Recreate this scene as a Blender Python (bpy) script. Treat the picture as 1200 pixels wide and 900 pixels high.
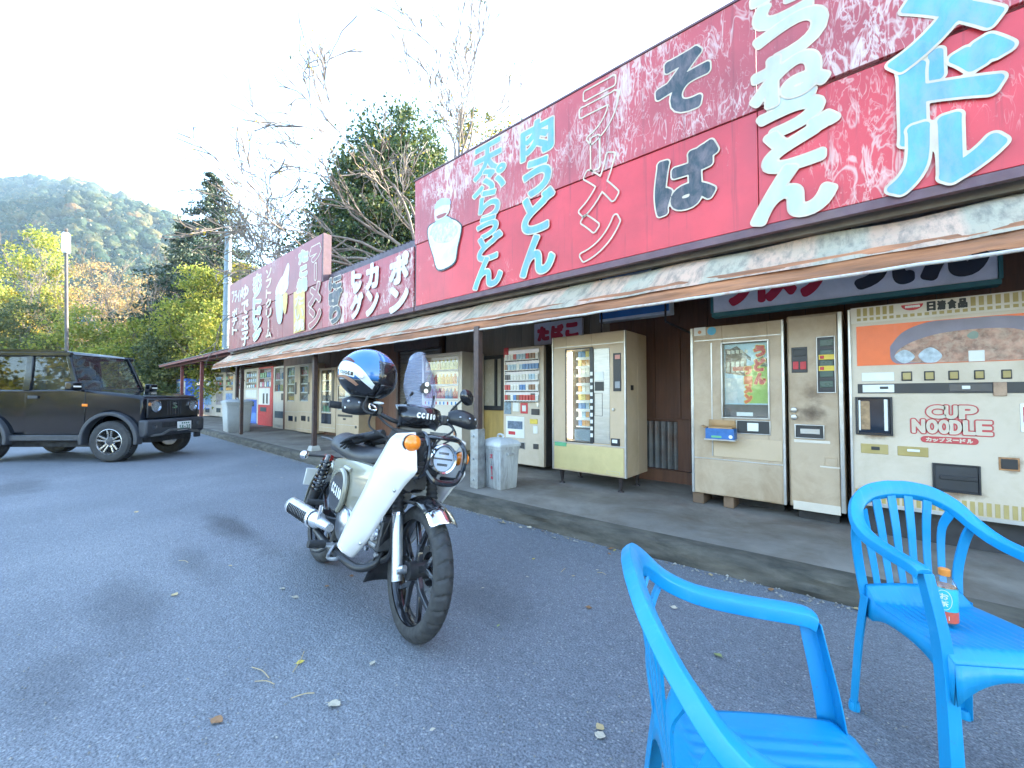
import bpy, bmesh, math, random
import numpy as np
from mathutils import Vector, Matrix, noise
random.seed(7); RNG = np.random.default_rng(7)
SC = bpy.context.scene
for o in list(bpy.data.objects): bpy.data.objects.remove(o)
R = math.radians

# ---------------- camera ----------------
F, HZ, VX, HC = 480.0, 463.5, 39.0, 1.15          # focal length and horizon for a 1200 x 900 frame, eye height
AZ = math.atan((600 - VX) / F); PT = math.atan((HZ - 450) / F)
FX, FY, RX, RY = -math.cos(AZ), math.sin(AZ), math.sin(AZ), math.cos(AZ)
CP, SP = math.cos(PT), math.sin(PT)
cam = bpy.data.objects.new('camera', bpy.data.cameras.new('camera'))
SC.collection.objects.link(cam); SC.camera = cam
cam.data.sensor_width = 36; cam.data.lens = F / 1200 * 36
cam.data.clip_start = .02; cam.data.clip_end = 5000
cam.location = (0, 0, HC)
cam.rotation_euler = Vector((FX * CP, FY * CP, SP)).to_track_quat('-Z', 'Y').to_euler()

# ---------------- sky, sun, exposure ----------------
SUN_EL, SUN_AZ = R(21), R(14)                     # azimuth from +Y towards +X: behind the building
w = bpy.data.worlds.new('World'); SC.world = w; w.use_nodes = True
nt = w.node_tree; bgn = nt.nodes['Background']
sky = nt.nodes.new('ShaderNodeTexSky'); sky.sky_type = 'NISHITA'; sky.sun_disc = False
sky.sun_elevation = SUN_EL; sky.sun_rotation = SUN_AZ; sky.air_density = 1.15; sky.dust_density = 1.0; sky.ozone_density = 1.5
nt.links.new(sky.outputs[0], bgn.inputs[0]); bgn.inputs[1].default_value = .15
sl = bpy.data.lights.new('sun', 'SUN'); sl.energy = 4.6; sl.angle = R(.5); sl.color = (1, .9, .74)
so = bpy.data.objects.new('sun', sl); SC.collection.objects.link(so)
SD = Vector((math.sin(SUN_AZ) * math.cos(SUN_EL), math.cos(SUN_AZ) * math.cos(SUN_EL), math.sin(SUN_EL)))
so.rotation_euler = SD.to_track_quat('Z', 'Y').to_euler(); so.location = SD * 60
SC.view_settings.view_transform = 'Standard'; SC.view_settings.look = 'None'
SC.view_settings.exposure = 3.35; SC.view_settings.gamma = 1
SC.render.engine = 'CYCLES'
SC.cycles.max_bounces = 7; SC.cycles.transparent_max_bounces = 24; SC.cycles.volume_bounces = 0
SC.cycles.use_denoising = True; SC.cycles.caustics_reflective = False; SC.cycles.caustics_refractive = False
SC.cycles.sample_clamp_indirect = 6

# ---------------- where a point of the photograph lies on a known plane ----------------
def ray(x, y):
    u, v = (x - 600) / F, (450 - y) / F
    h = CP - v * SP
    return Vector((FX * h + RX * u, FY * h + RY * u, SP + v * CP))
def G(x, y, z=0.0):
    d = ray(x, y); t = (z - HC) / d.z
    return Vector((d.x * t, d.y * t, z))
def W(x, y, Y):
    d = ray(x, y); t = Y / d.y
    return Vector((d.x * t, Y, HC + d.z * t))
def at(px, z, py=HZ):                              # a point z metres ahead under a column of the photograph
    u = (px - 600) / F * z
    return Vector((FX * z + RX * u, FY * z + RY * u, HC + (HZ - py) / F * z))

# ---------------- materials ----------------
MATS = {}
def nmat(name):
    m = bpy.data.materials.new(name); m.use_nodes = True
    return m, m.node_tree, m.node_tree.nodes['Principled BSDF']
def N(t, k, **kw):
    n = t.nodes.new('ShaderNode' + k)
    for a, b in kw.items():
        if a.startswith('i_'):
            n.inputs[int(a[2:]) if a[2:].isdigit() else a[2:].replace('_', ' ')].default_value = b
        else: setattr(n, a, b)
    return n
def noise_n(t, vec, scale, detail=4, rough=.55, dist=0):
    n = N(t, 'TexNoise'); n.inputs['Scale'].default_value = scale; n.inputs['Detail'].default_value = detail
    n.inputs['Roughness'].default_value = rough; n.inputs['Distortion'].default_value = dist
    if vec is not None: t.links.new(vec, n.inputs['Vector'])
    return n.outputs['Fac']
def ramp(t, fac, stops):
    n = N(t, 'ValToRGB'); e = n.color_ramp.elements
    while len(e) < len(stops): e.new(.5)
    for k, (p, c) in enumerate(stops):
        e[k].position = p; e[k].color = (*c, 1) if not isinstance(c, (int, float)) else (c, c, c, 1)
    t.links.new(fac, n.inputs[0]); return n.outputs[0]
def mix(t, fac, a, b, mode='MIX'):
    n = N(t, 'Mix', data_type='RGBA', blend_type=mode)
    for s, v in ((0, fac), (6, a), (7, b)):
        if hasattr(v, 'is_output'): t.links.new(v, n.inputs[s])
        elif isinstance(v, (int, float)): n.inputs[s].default_value = v
        else: n.inputs[s].default_value = (*v, 1)
    return n.outputs[2]
def math_n(t, op, a, b=0.0, c=None):
    n = N(t, 'Math', operation=op)
    for k, v in enumerate((a, b) if c is None else (a, b, c)):
        if hasattr(v, 'is_output'): t.links.new(v, n.inputs[k])
        else: n.inputs[k].default_value = v
    return n.outputs[0]
def coords(t, kind='Object', scale=(1, 1, 1)):
    c = N(t, 'TexCoord'); mp = N(t, 'Mapping'); mp.inputs['Scale'].default_value = scale
    t.links.new(c.outputs[kind], mp.inputs['Vector']); return mp.outputs[0]
def bump_n(t, b, h, strength=.3, dist=.01):
    n = N(t, 'Bump'); n.inputs['Strength'].default_value = strength; n.inputs['Distance'].default_value = dist
    t.links.new(h, n.inputs['Height']); t.links.new(n.outputs[0], b.inputs['Normal'])
def M(name, col, rough=.5, metal=0., var=.14, vs=5., dirt=None, da=.5, ds=3., stretch=(1, 1, 1), bump=0., bs=60., spec=.5, coat=0., emit=0., fine=0.):
    if name in MATS: return MATS[name]
    m, t, b = nmat(name); MATS[name] = m
    v = coords(t, 'Object', stretch)
    f = noise_n(t, v, vs, 5, .6)
    lo = [c * (1 - var) for c in col]; hi = [min(1, c * (1 + var)) for c in col]
    c = ramp(t, f, [(.3, lo), (.7, hi)])
    if dirt is not None:
        g = noise_n(t, v, ds, 8, .68, .4)
        k = ramp(t, g, [(.44, 0.), (.72, da)])
        c = mix(t, k, c, dirt)
    t.links.new(c, b.inputs['Base Color'])
    rg = ramp(t, noise_n(t, v, vs * 2.3, 4), [(.3, max(.03, rough * .8)), (.75, min(1, rough * 1.25))])
    t.links.new(rg, b.inputs['Roughness'])
    b.inputs['Metallic'].default_value = metal; b.inputs['Specular IOR Level'].default_value = spec
    b.inputs['Coat Weight'].default_value = coat; b.inputs['Coat Roughness'].default_value = .05
    if bump: bump_n(t, b, noise_n(t, v, bs, 5, .6), bump, .004)
    if emit:
        t.links.new(c, b.inputs['Emission Color']); b.inputs['Emission Strength'].default_value = emit
    return m
def glass(name, col=(.9, .95, .95), alpha=.25, rough=.03):
    """thin pane: mostly clear, mirror-like at the surface"""
    m, t, b = nmat(name); MATS[name] = m
    tr = N(t, 'BsdfTransparent'); tr.inputs[0].default_value = (*col, 1)
    gl = N(t, 'BsdfGlossy'); gl.inputs['Roughness'].default_value = rough
    lw = N(t, 'LayerWeight'); lw.inputs[0].default_value = .5; fr = math_n(t, 'MULTIPLY_ADD', math_n(t, 'POWER', lw.outputs['Facing'], 4.0), .9, .045)
    df = N(t, 'BsdfDiffuse'); df.inputs[0].default_value = (*[c * .6 for c in col], 1)
    m1 = N(t, 'MixShader'); m1.inputs[0].default_value = alpha * .25
    t.links.new(tr.outputs[0], m1.inputs[1]); t.links.new(df.outputs[0], m1.inputs[2])
    m2 = N(t, 'MixShader'); t.links.new(fr, m2.inputs[0])
    t.links.new(m1.outputs[0], m2.inputs[1]); t.links.new(gl.outputs[0], m2.inputs[2])
    t.links.new(m2.outputs[0], t.nodes['Material Output'].inputs[0])
    return m
def leafmat(name, cols, trans=.4, rough=.55):
    m, t, b = nmat(name); MATS[name] = m
    g = N(t, 'NewGeometry')
    big = noise_n(t, coords(t), .55, 3)
    f = math_n(t, 'MULTIPLY_ADD', g.outputs['Random Per Island'], .6, math_n(t, 'MULTIPLY', big, .45))
    n = len(cols); c = ramp(t, f, [(.12 + .76 * k / max(1, n - 1), cols[k]) for k in range(n)])
    t.links.new(c, b.inputs['Base Color']); b.inputs['Roughness'].default_value = rough
    b.inputs['Specular IOR Level'].default_value = .3
    tl = N(t, 'BsdfTranslucent'); t.links.new(mix(t, .5, c, (.5, .5, .08), 'SCREEN') if False else c, tl.inputs[0])
    mx = N(t, 'MixShader'); mx.inputs[0].default_value = trans
    t.links.new(b.outputs[0], mx.inputs[1]); t.links.new(tl.outputs[0], mx.inputs[2])
    t.links.new(mx.outputs[0], t.nodes['Material Output'].inputs[0])
    return m

# ---------------- mesh builder ----------------
def catmull(pts, n=6, closed=False):
    P = [Vector(p) for p in pts]; out = []; L = len(P)
    for i in range(L if closed else L - 1):
        a, b = P[i], P[(i + 1) % L]
        p0 = P[(i - 1) % L] if closed or i else a * 2 - b
        p3 = P[(i + 2) % L] if closed or i + 2 < L else b * 2 - a
        for k in range(n):
            u = k / n
            out.append(.5 * ((2 * a) + (b - p0) * u + (2 * p0 - 5 * a + 4 * b - p3) * u * u + (3 * a - p0 - 3 * b + p3) * u ** 3))
    if not closed: out.append(P[-1])
    return out
class MB:
    def __init__(s): s.v = []; s.f = []
    def add(s, vs, fs):
        k = len(s.v); s.v += [tuple(x) for x in vs]; s.f += [tuple(i + k for i in f) for f in fs]; return s
    def box(s, a, b, T=None):
        x0, y0, z0 = [min(p, q) for p, q in zip(a, b)]; x1, y1, z1 = [max(p, q) for p, q in zip(a, b)]
        vs = [(x0, y0, z0), (x1, y0, z0), (x1, y1, z0), (x0, y1, z0), (x0, y0, z1), (x1, y0, z1), (x1, y1, z1), (x0, y1, z1)]
        if T is not None: vs = [T @ Vector(v) for v in vs]
        return s.add(vs, [(3, 2, 1, 0), (4, 5, 6, 7), (0, 1, 5, 4), (1, 2, 6, 5), (2, 3, 7, 6), (3, 0, 4, 7)])
    def hexa(s, b4, t4):                          # eight corners: bottom four, top four (both counter-clockwise from above)
        return s.add(list(b4) + list(t4), [(3, 2, 1, 0), (4, 5, 6, 7), (0, 1, 5, 4), (1, 2, 6, 5), (2, 3, 7, 6), (3, 0, 4, 7)])
    def prism(s, poly, h0, h1, fn=lambda a, b, h: (a, h, b)):
        n = len(poly)
        vs = [fn(a, b, h0) for a, b in poly] + [fn(a, b, h1) for a, b in poly]
        return s.add(vs, [tuple(range(n)), tuple(range(2 * n - 1, n - 1, -1))] + [(i, i + n, (i + 1) % n + n, (i + 1) % n) for i in range(n)])
    def tube(s, pts, r, n=8, closed=False, caps=True, flat=None):
        P = [Vector(p) for p in pts]; L = len(P); rs = r if isinstance(r, (list, tuple)) else [r] * L
        if len(rs) != L: rs = [rs[0] + (rs[-1] - rs[0]) * i / (L - 1) for i in range(L)]
        vs = []; fs = []; u = None
        for i in range(L):
            a = P[(i - 1) % L] if closed or i else P[0]; b = P[(i + 1) % L] if closed or i < L - 1 else P[-1]
            t = (b - a); t = t.normalized() if t.length > 1e-9 else Vector((0, 0, 1))
            if u is None: u = t.orthogonal().normalized()
            u = (u - t * u.dot(t)); u = u.normalized() if u.length > 1e-6 else t.orthogonal().normalized()
            w_ = t.cross(u)
            for k in range(n):
                an = 2 * math.pi * k / n; vs.append(P[i] + (u * math.cos(an) + w_ * math.sin(an)) * rs[i])
        for i in range(L if closed else L - 1):
            j = (i + 1) % L
            for k in range(n): fs.append((i * n + k, i * n + (k + 1) % n, j * n + (k + 1) % n, j * n + k))
        if caps and not closed: fs += [tuple(range(n - 1, -1, -1)), tuple((L - 1) * n + k for k in range(n))]
        return s.add(vs, fs)
    def cyl(s, a, b, r0, r1=None, n=16): return s.tube([a, b], [r0, r0 if r1 is None else r1], n)
    def sweep(s, pts, sec, ups, closed=False, scale=None):   # sec: (along side, along up) outline; ups: one up vector per point
        P = [Vector(p) for p in pts]; L = len(P); n = len(sec); vs = []; fs = []
        for i in range(L):
            a = P[(i - 1) % L] if closed or i else P[0]; b = P[(i + 1) % L] if closed or i < L - 1 else P[-1]
            t = (b - a).normalized(); u = Vector(ups[i]); u = (u - t * u.dot(t)).normalized(); sd = t.cross(u)
            k = 1 if scale is None else scale[i]
            vs += [P[i] + sd * p * k + u * q * k for p, q in sec]
        for i in range(L if closed else L - 1):
            j = (i + 1) % L
            for k in range(n): fs.append((i * n + k, i * n + (k + 1) % n, j * n + (k + 1) % n, j * n + k))
        if not closed: fs += [tuple(range(n - 1, -1, -1)), tuple((L - 1) * n + k for k in range(n))]
        return s.add(vs, fs)
    def lathe(s, prof, o=(0, 0, 0), ax='Z', n=24, caps=True):   # prof: (radius, height)
        vs = []; fs = []; o = Vector(o)
        for r, h in prof:
            for k in range(n):
                an = 2 * math.pi * k / n; c, q = r * math.cos(an), r * math.sin(an)
                vs.append(o + Vector((c, q, h) if ax == 'Z' else (c, h, -q) if ax == 'Y' else (h, c, q)))
        L = len(prof)
        for i in range(L - 1):
            for k in range(n): fs.append((i * n + k, i * n + (k + 1) % n, (i + 1) * n + (k + 1) % n, (i + 1) * n + k))
        if caps:
            if prof[0][0] > 1e-5: fs.append(tuple(range(n - 1, -1, -1)))
            if prof[-1][0] > 1e-5: fs.append(tuple((L - 1) * n + k for k in range(n)))
        return s.add(vs, fs)
    def ball(s, c, r, n=12, m=8, T=None):
        r = (r, r, r) if isinstance(r, (int, float)) else r; vs = []; fs = []
        for i in range(m + 1):
            th = math.pi * i / m
            for k in range(n):
                ph = 2 * math.pi * k / n
                p = Vector((r[0] * math.sin(th) * math.cos(ph), r[1] * math.sin(th) * math.sin(ph), r[2] * math.cos(th)))
                vs.append((T @ p if T is not None else p) + Vector(c))
        for i in range(m):
            for k in range(n): fs.append((i * n + k, (i + 1) * n + k, (i + 1) * n + (k + 1) % n, i * n + (k + 1) % n))
        return s.add(vs, fs)
    def grid(s, fn, nu, nv):                      # fn(u, v) for u, v in 0..1
        vs = [fn(i / nu, j / nv) for j in range(nv + 1) for i in range(nu + 1)]
        return s.add(vs, [(j * (nu + 1) + i, j * (nu + 1) + i + 1, (j + 1) * (nu + 1) + i + 1, (j + 1) * (nu + 1) + i) for j in range(nv) for i in range(nu)])
    def mesh(s, name, T=None):
        me = bpy.data.meshes.new(name)
        me.from_pydata([tuple(T @ Vector(v)) for v in s.v] if T is not None else s.v, [], s.f)
        bm = bmesh.new(); bm.from_mesh(me); bmesh.ops.remove_doubles(bm, verts=bm.verts, dist=1e-5)
        bmesh.ops.recalc_face_normals(bm, faces=bm.faces); bm.to_mesh(me); bm.free()
        return me
    def build(s, name, m, parent=None, smooth=40, bevel=0, T=None, sol=0, sub=0):
        me = s.mesh(name, T); return link(name, me, m, parent, smooth, bevel, sol, sub)
def link(name, me, m, parent=None, smooth=40, bevel=0, sol=0, sub=0):
    if m is not None and not me.materials:
        for mm in (m if isinstance(m, list) else [m]): me.materials.append(mm)
    if smooth and len(me.polygons):
        me.shade_smooth()
        if smooth < 180: me.set_sharp_from_angle(angle=R(smooth))
    o = bpy.data.objects.new(name, me); SC.collection.objects.link(o)
    if parent is not None: o.parent = parent
    if sol:
        q = o.modifiers.new('thick', 'SOLIDIFY'); q.thickness = sol; q.offset = 0
    if bevel:
        q = o.modifiers.new('edge', 'BEVEL'); q.width = bevel; q.segments = 2; q.limit_method = 'ANGLE'; q.angle_limit = R(35)
    if sub:
        q = o.modifiers.new('sub', 'SUBSURF'); q.levels = q.render_levels = sub
    return o
def thing(name, label, cat, loc=(0, 0, 0), rz=0., group=None, scale=1.):
    o = bpy.data.objects.new(name, None); SC.collection.objects.link(o); o.empty_display_size = .1
    o.location = loc; o.rotation_euler = (0, 0, rz); o.scale = (scale,) * 3
    return tag(o, label, cat, group)
def tag(o, label=None, cat=None, group=None, kind=None):
    for k, v in (('label', label), ('category', cat), ('group', group), ('kind', kind)):
        if v: o[k] = v
    return o
def structure(o): o['kind'] = 'structure'; return o
def dup(o, parent=None):
    c = o.copy(); SC.collection.objects.link(c)
    if parent is not None: c.parent = parent
    for ch in list(o.children): dup(ch, c)
    return c
def wheel_arc(cx, cz, r, a0, a1, n=14):
    return [(cx + r * math.cos(R(a0 + (a1 - a0) * k / n)), cz + r * math.sin(R(a0 + (a1 - a0) * k / n))) for k in range(n + 1)]

# ---------------- painted lettering: glyph outlines fattened like brush strokes ----------------
_G = {}
def outline(ch):
    if ch in _G: return _G[ch]
    if ch == '丨':
        e = np.array([[[0, 0], [.16, 0]], [[.16, 0], [.16, 1]], [[.16, 1], [0, 1]], [[0, 1], [0, 0]]], float)
    else:
        cu = bpy.data.curves.new('glyph', 'FONT'); cu.body = ch; cu.resolution_u = 5
        ob = bpy.data.objects.new('glyph', cu); SC.collection.objects.link(ob)
        me = bpy.data.meshes.new_from_object(ob.evaluated_get(bpy.context.evaluated_depsgraph_get()))
        cnt = {}
        for p in me.polygons:
            for k in p.edge_keys: cnt[k] = cnt.get(k, 0) + 1
        e = np.array([[me.vertices[a].co[:2], me.vertices[b].co[:2]] for (a, b), n in cnt.items() if n == 1], float)
        bpy.data.objects.remove(ob); bpy.data.curves.remove(cu); bpy.data.meshes.remove(me)
    _G[ch] = e; return e
def glyph(mb, ch, x0, x1, z0, z1, y, fat=.0, ring=None, res=40, shear=0., fatfit=None):
    """writes one character into mb, filling the box x0..x1, z0..z1 on the plane y"""
    e = outline(ch)
    if len(e) == 0: return
    ff = fat if fatfit is None else fatfit
    lo = e.reshape(-1, 2).min(0); hi = e.reshape(-1, 2).max(0); sz = np.maximum(hi - lo, 1e-6)
    bw, bh = x1 - x0, z1 - z0
    q = (e - lo) / sz * np.array([max(bw - 2 * ff, .01), max(bh - 2 * ff, .01)]) + np.array([x0 + ff, z0 + ff])
    pad = fat + (ring or 0) * 2 + .002
    nx = max(6, int(res * min(1.6, bw / max(bw, bh) * 1.25))); nz = max(6, int(res * min(1.6, bh / max(bw, bh) * 1.25)))
    gx = np.linspace(x0 - pad, x1 + pad, nx); gz = np.linspace(z0 - pad, z1 + pad, nz)
    PX, PZ = np.meshgrid(gx, gz); pt = np.stack([PX.ravel(), PZ.ravel()], 1)
    a, b = q[:, 0], q[:, 1]; ab = b - a; L2 = (ab ** 2).sum(1) + 1e-12
    d = pt[:, None] - a[None]; tt = np.clip((d * ab[None]).sum(2) / L2, 0, 1)
    D = np.sqrt(((d - tt[..., None] * ab[None]) ** 2).sum(2)).min(1)
    c = (a[None, :, 1] > pt[:, None, 1]) != (b[None, :, 1] > pt[:, None, 1])
    xi = a[None, :, 0] + (pt[:, None, 1] - a[None, :, 1]) * ab[None, :, 0] / np.where(np.abs(ab[None, :, 1]) < 1e-12, 1e-12, ab[None, :, 1])
    ins = ((c & (xi > pt[:, None, 0])).sum(1) % 2) == 1
    S = np.where(ins, -D, D).reshape(nz, nx) - fat
    if ring: S = np.abs(S) - ring
    cz, cx = (z0 + z1) / 2, 0
    def V(x, z): return (x + (z - cz) * shear, y, z)
    for j in range(nz - 1):
        i = 0
        while i < nx - 1:
            s4 = (S[j, i], S[j, i + 1], S[j + 1, i + 1], S[j + 1, i])
            if all(v <= 0 for v in s4):
                k = i + 1
                while k < nx - 1 and S[j, k + 1] <= 0 and S[j + 1, k + 1] <= 0: k += 1
                mb.add([V(gx[i], gz[j]), V(gx[k], gz[j]), V(gx[k], gz[j + 1]), V(gx[i], gz[j + 1])], [(0, 1, 2, 3)]); i = k; continue
            if any(v <= 0 for v in s4):
                c4 = ((gx[i], gz[j]), (gx[i + 1], gz[j]), (gx[i + 1], gz[j + 1]), (gx[i], gz[j + 1])); pl = []
                for k in range(4):
                    u, v = s4[k], s4[(k + 1) % 4]
                    if u <= 0: pl.append(V(*c4[k]))
                    if (u <= 0) != (v <= 0):
                        f = u / (u - v); pl.append(V(c4[k][0] + (c4[(k + 1) % 4][0] - c4[k][0]) * f, c4[k][1] + (c4[(k + 1) % 4][1] - c4[k][1]) * f))
                if len(pl) > 2: mb.add(pl, [tuple(range(len(pl)))])
            i += 1
def line(mb, text, x0, x1, z0, z1, y, fat=0., ring=None, res=22, gap=.12, widths=None):
    n = len(text); cw = (x1 - x0) / (n + gap * (n - 1)); x = x0
    for ch in text:
        if ch != ' ': glyph(mb, ch, x, x + cw, z0, z1, y, fat, ring, res)
        x += cw * (1 + gap)

# =====================================================================================
# ground, lot, pavement
# =====================================================================================
def part(mb, name, m, th, **k): return mb.build(name, m, th, T=th.matrix_basis.inverted(), **k)

def asphalt_mat():
    m, t, b = nmat('asphalt'); v = coords(t)
    base = ramp(t, noise_n(t, v, .55, 6, .6, .3), [(.3, (.106, .115, .131)), (.52, (.136, .146, .164)), (.75, (.18, .188, .202))])
    base = mix(t, 1, base, ramp(t, noise_n(t, v, 24, 4, .75), [(.3, (.78, .78, .79)), (.68, (1.22, 1.22, 1.2))]), 'MULTIPLY')
    grain = ramp(t, noise_n(t, v, 130, 3, .7), [(.3, (.35, .35, .36)), (.62, (1.5, 1.5, 1.5))])
    c = mix(t, 1, base, grain, 'MULTIPLY')
    vo = N(t, 'TexVoronoi'); vo.inputs['Scale'].default_value = 75; t.links.new(v, vo.inputs['Vector'])
    rnd = N(t, 'SeparateColor'); t.links.new(vo.outputs['Color'], rnd.inputs[0])
    chip = math_n(t, 'MULTIPLY', math_n(t, 'LESS_THAN', vo.outputs['Distance'], .34), math_n(t, 'GREATER_THAN', rnd.outputs[0], .86))
    c = mix(t, math_n(t, 'MULTIPLY', chip, .6), c, (.34, .34, .33))
    # old oil and water stains with shapes of their own
    geo = N(t, 'NewGeometry'); wob = noise_n(t, v, 1.3, 6, .65)
    sx = N(t, 'SeparateXYZ'); t.links.new(geo.outputs['Position'], sx.inputs[0])
    for cx, cy, ax, ay, k in STAINS:
        dx = math_n(t, 'DIVIDE', math_n(t, 'SUBTRACT', sx.outputs[0], cx), ax); dy = math_n(t, 'DIVIDE', math_n(t, 'SUBTRACT', sx.outputs[1], cy), ay)
        dd = math_n(t, 'SQRT', math_n(t, 'ADD', math_n(t, 'MULTIPLY', dx, dx), math_n(t, 'MULTIPLY', dy, dy)))
        dd = math_n(t, 'ADD', dd, math_n(t, 'MULTIPLY', math_n(t, 'SUBTRACT', wob, .5), 2.6))
        c = mix(t, ramp(t, dd, [(.3, k), (1.1, 0.)]), c, (.035, .035, .04))
    t.links.new(c, b.inputs['Base Color'])
    t.links.new(ramp(t, noise_n(t, v, 90, 3), [(.3, .5), (.7, .8)]), b.inputs['Roughness'])
    b.inputs['Specular IOR Level'].default_value = .42
    h = math_n(t, 'ADD', noise_n(t, v, 150, 3, .7), math_n(t, 'MULTIPLY', vo.outputs['Distance'], -.8))
    bump_n(t, b, h, .85, .006)
    return m
STAINS = [(*G(275, 618).xy, .9, .16, .7), (*G(150, 705).xy, .7, .2, .4), (*G(230, 660).xy, .6, .14, .35), (*G(60, 800).xy, .5, .15, .3), (*G(560, 700).xy, .4, .25, .3), (*G(20, 570).xy, 1.2, .3, .5)]

earth = M('earth', (.11, .085, .05), .95, var=.4, vs=.4, dirt=(.06, .08, .025), da=.8, ds=.15, bump=.4, bs=8)
g = MB(); NR, NA = 26, 64
rad = [0, 8, 16, 24, 32] + [32 + 900 * (k / (NR - 5)) ** 1.6 for k in range(1, NR - 4)]
def ground_z(x, y):
    d = math.hypot(x, y)
    return -.05 if d < 45 else -.05 + 2.5 * min(1, (d - 45) / 60) * noise.noise(Vector((x * .02, y * .02, 3)))
vs = [(r * math.cos(2 * math.pi * a / NA), r * math.sin(2 * math.pi * a / NA), ground_z(r * math.cos(2 * math.pi * a / NA), r * math.sin(2 * math.pi * a / NA))) for r in rad[1:] for a in range(NA)]
fs = [(i * NA + a, i * NA + (a + 1) % NA, (i + 1) * NA + (a + 1) % NA, (i + 1) * NA + a) for i in range(len(rad) - 2) for a in range(NA)] + [tuple(range(NA))]
g.add(vs, fs); structure(g.build('ground', earth))

lot = MB(); lot.add([(-25, -24, 0), (14, -24, 0), (14, 3.6, 0), (-25, 4.2, 0)], [(0, 1, 2, 3)])
structure(lot.build('parking_lot', asphalt_mat()))

CURB = [(-30, 4.0), (-22, 3.62), (-15.8, 3.36), (-10, 3.16), (-6.6, 3.04), (-3.4, 2.87), (-1.55, 2.88), (0, 2.94), (4, 3.0), (12, 3.05)]
def curb_y(x):
    for (a, b), (c, d) in zip(CURB, CURB[1:]):
        if x <= c: return b + (d - b) * (x - a) / (c - a)
    return CURB[-1][1]
concrete = M('concrete', (.19, .168, .142), .85, var=.28, vs=1.6, dirt=(.085, .06, .037), da=.85, ds=1.7, bump=.35, bs=70)
curb_m = M('old_curb', (.085, .074, .056), .95, var=.45, vs=6, dirt=(.025, .024, .018), da=.95, ds=7, stretch=(.5, 1, 2), bump=.9, bs=35)
pav = MB(); kb = MB(); xs = [-30 + .09 * k for k in range(int(42 / .09))]
prof = [(-.02, -.01), (-.015, .03), (0, .06), (.004, .095), (.022, .122), (.05, .129), (.15, .130)]
vs = []; n = len(prof)
for x in xs:
    y0 = curb_y(x)
    for k, (py, pz) in enumerate(prof):
        j = noise.noise(Vector((x * 4, pz * 22, 1))) * .022 + noise.noise(Vector((x * 14, pz * 60, 5))) * .012
        if k == n - 1: j = 0
        vs.append((x, y0 + py + (abs(j) if k in (3, 4) and j > .016 else j * .8), pz - (abs(j) * .6 if k in (4, 5) else 0)))
kb.add(vs, [(i * n + k, (i + 1) * n + k, (i + 1) * n + k + 1, i * n + k + 1) for i in range(len(xs) - 1) for k in range(n - 1)])
kerb = structure(kb.build('kerb', curb_m))
pv = []
for x in xs[::6]: pv += [(x, curb_y(x) + .15, .130), (x, 9.5, .130)]
pav.add(pv, [(2 * i, 2 * i + 2, 2 * i + 3, 2 * i + 1) for i in range(len(pv) // 2 - 1)])
structure(pav.build('pavement', concrete))

# grit and leaf crumbs washed against the kerb
gr = MB()
for k in range(1500):
    x = random.uniform(-12, 2); y = curb_y(x) - .02 - abs(random.gauss(0, .045)); s = random.uniform(.003, .009) * (1.6 if random.random() < .15 else 1)
    a = random.uniform(0, 6.3); ca, sa = math.cos(a) * s, math.sin(a) * s
    gr.add([(x + ca, y + sa, .004), (x - sa, y + ca * .7, .004), (x - ca, y - sa, .005), (x + sa, y - ca * .7, .004), (x, y, .004 + s * .8)], [(0, 1, 4), (1, 2, 4), (2, 3, 4), (3, 0, 4)])
for k in range(1200):
    gp = G(random.uniform(0, 1200), 900 - 400 * random.random() ** .8)
    if gp.y > curb_y(gp.x) - .05 or gp.length > 12: continue
    x, y = gp.x, gp.y; s = random.uniform(.0022, .005); a = random.uniform(0, 6.3); ca, sa = math.cos(a) * s, math.sin(a) * s
    gr.add([(x + ca, y + sa, .003), (x - sa, y + ca * .7, .003), (x - ca, y - sa, .003), (x + sa, y - ca * .7, .003), (x, y, .003 + s)], [(0, 1, 4), (1, 2, 4), (2, 3, 4), (3, 0, 4)])
tag(gr.build('grit', leafmat('grit', [(.1, .095, .09), (.22, .2, .17), (.35, .33, .29)], 0, .9), smooth=0), 'pale grit and crumbs scattered on the asphalt and along the kerb', 'grit', kind='stuff')

# =====================================================================================
# the shop
# =====================================================================================
shop = thing('roadside_shop', 'long low shop building with brown board walls behind the vending machines', 'shop', (-4.5, 5.6, .13))
brown = M('brown_board', (.16, .068, .036), .6, var=.25, vs=2, stretch=(6, 6, .6), dirt=(.07, .04, .028), da=.5, ds=3, bump=.2, bs=30)
tan = M('tan_board', (.24, .185, .13), .7, var=.18, vs=2, stretch=(6, 6, .6), dirt=(.12, .1, .08), da=.5, ds=3, bump=.15, bs=30)
ochre = M('ochre_board', (.5, .33, .1), .6, var=.15, vs=2, stretch=(4, 4, .5), dirt=(.2, .12, .05), da=.4)
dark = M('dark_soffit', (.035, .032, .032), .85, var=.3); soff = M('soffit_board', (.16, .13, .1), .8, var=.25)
darkmetal = M('dark_metal', (.06, .05, .05), .5, .6, var=.3, vs=12, dirt=(.1, .045, .025), da=.6, ds=8)
postm = M('brown_post', (.07, .042, .035), .6, var=.25, vs=9, dirt=(.13, .06, .035), da=.5, ds=7)
redpost = M('red_post', (.2, .05, .045), .6, var=.25, vs=9, dirt=(.1, .06, .05), da=.5)
galv = M('galvanised', (.36, .37, .37), .5, .75, var=.2, vs=14, dirt=(.2, .17, .14), da=.5, ds=10)
corrm = M('corrugated_iron', (.19, .19, .185), .5, .5, var=.25, vs=4, dirt=(.17, .085, .045), da=.7, ds=5)
WY = 4.95
bw = .302; x = -13.4; bmesh_b = MB().box((0, 0, 0), (bw - .006, .02, 2.62)).mesh('board')
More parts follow.
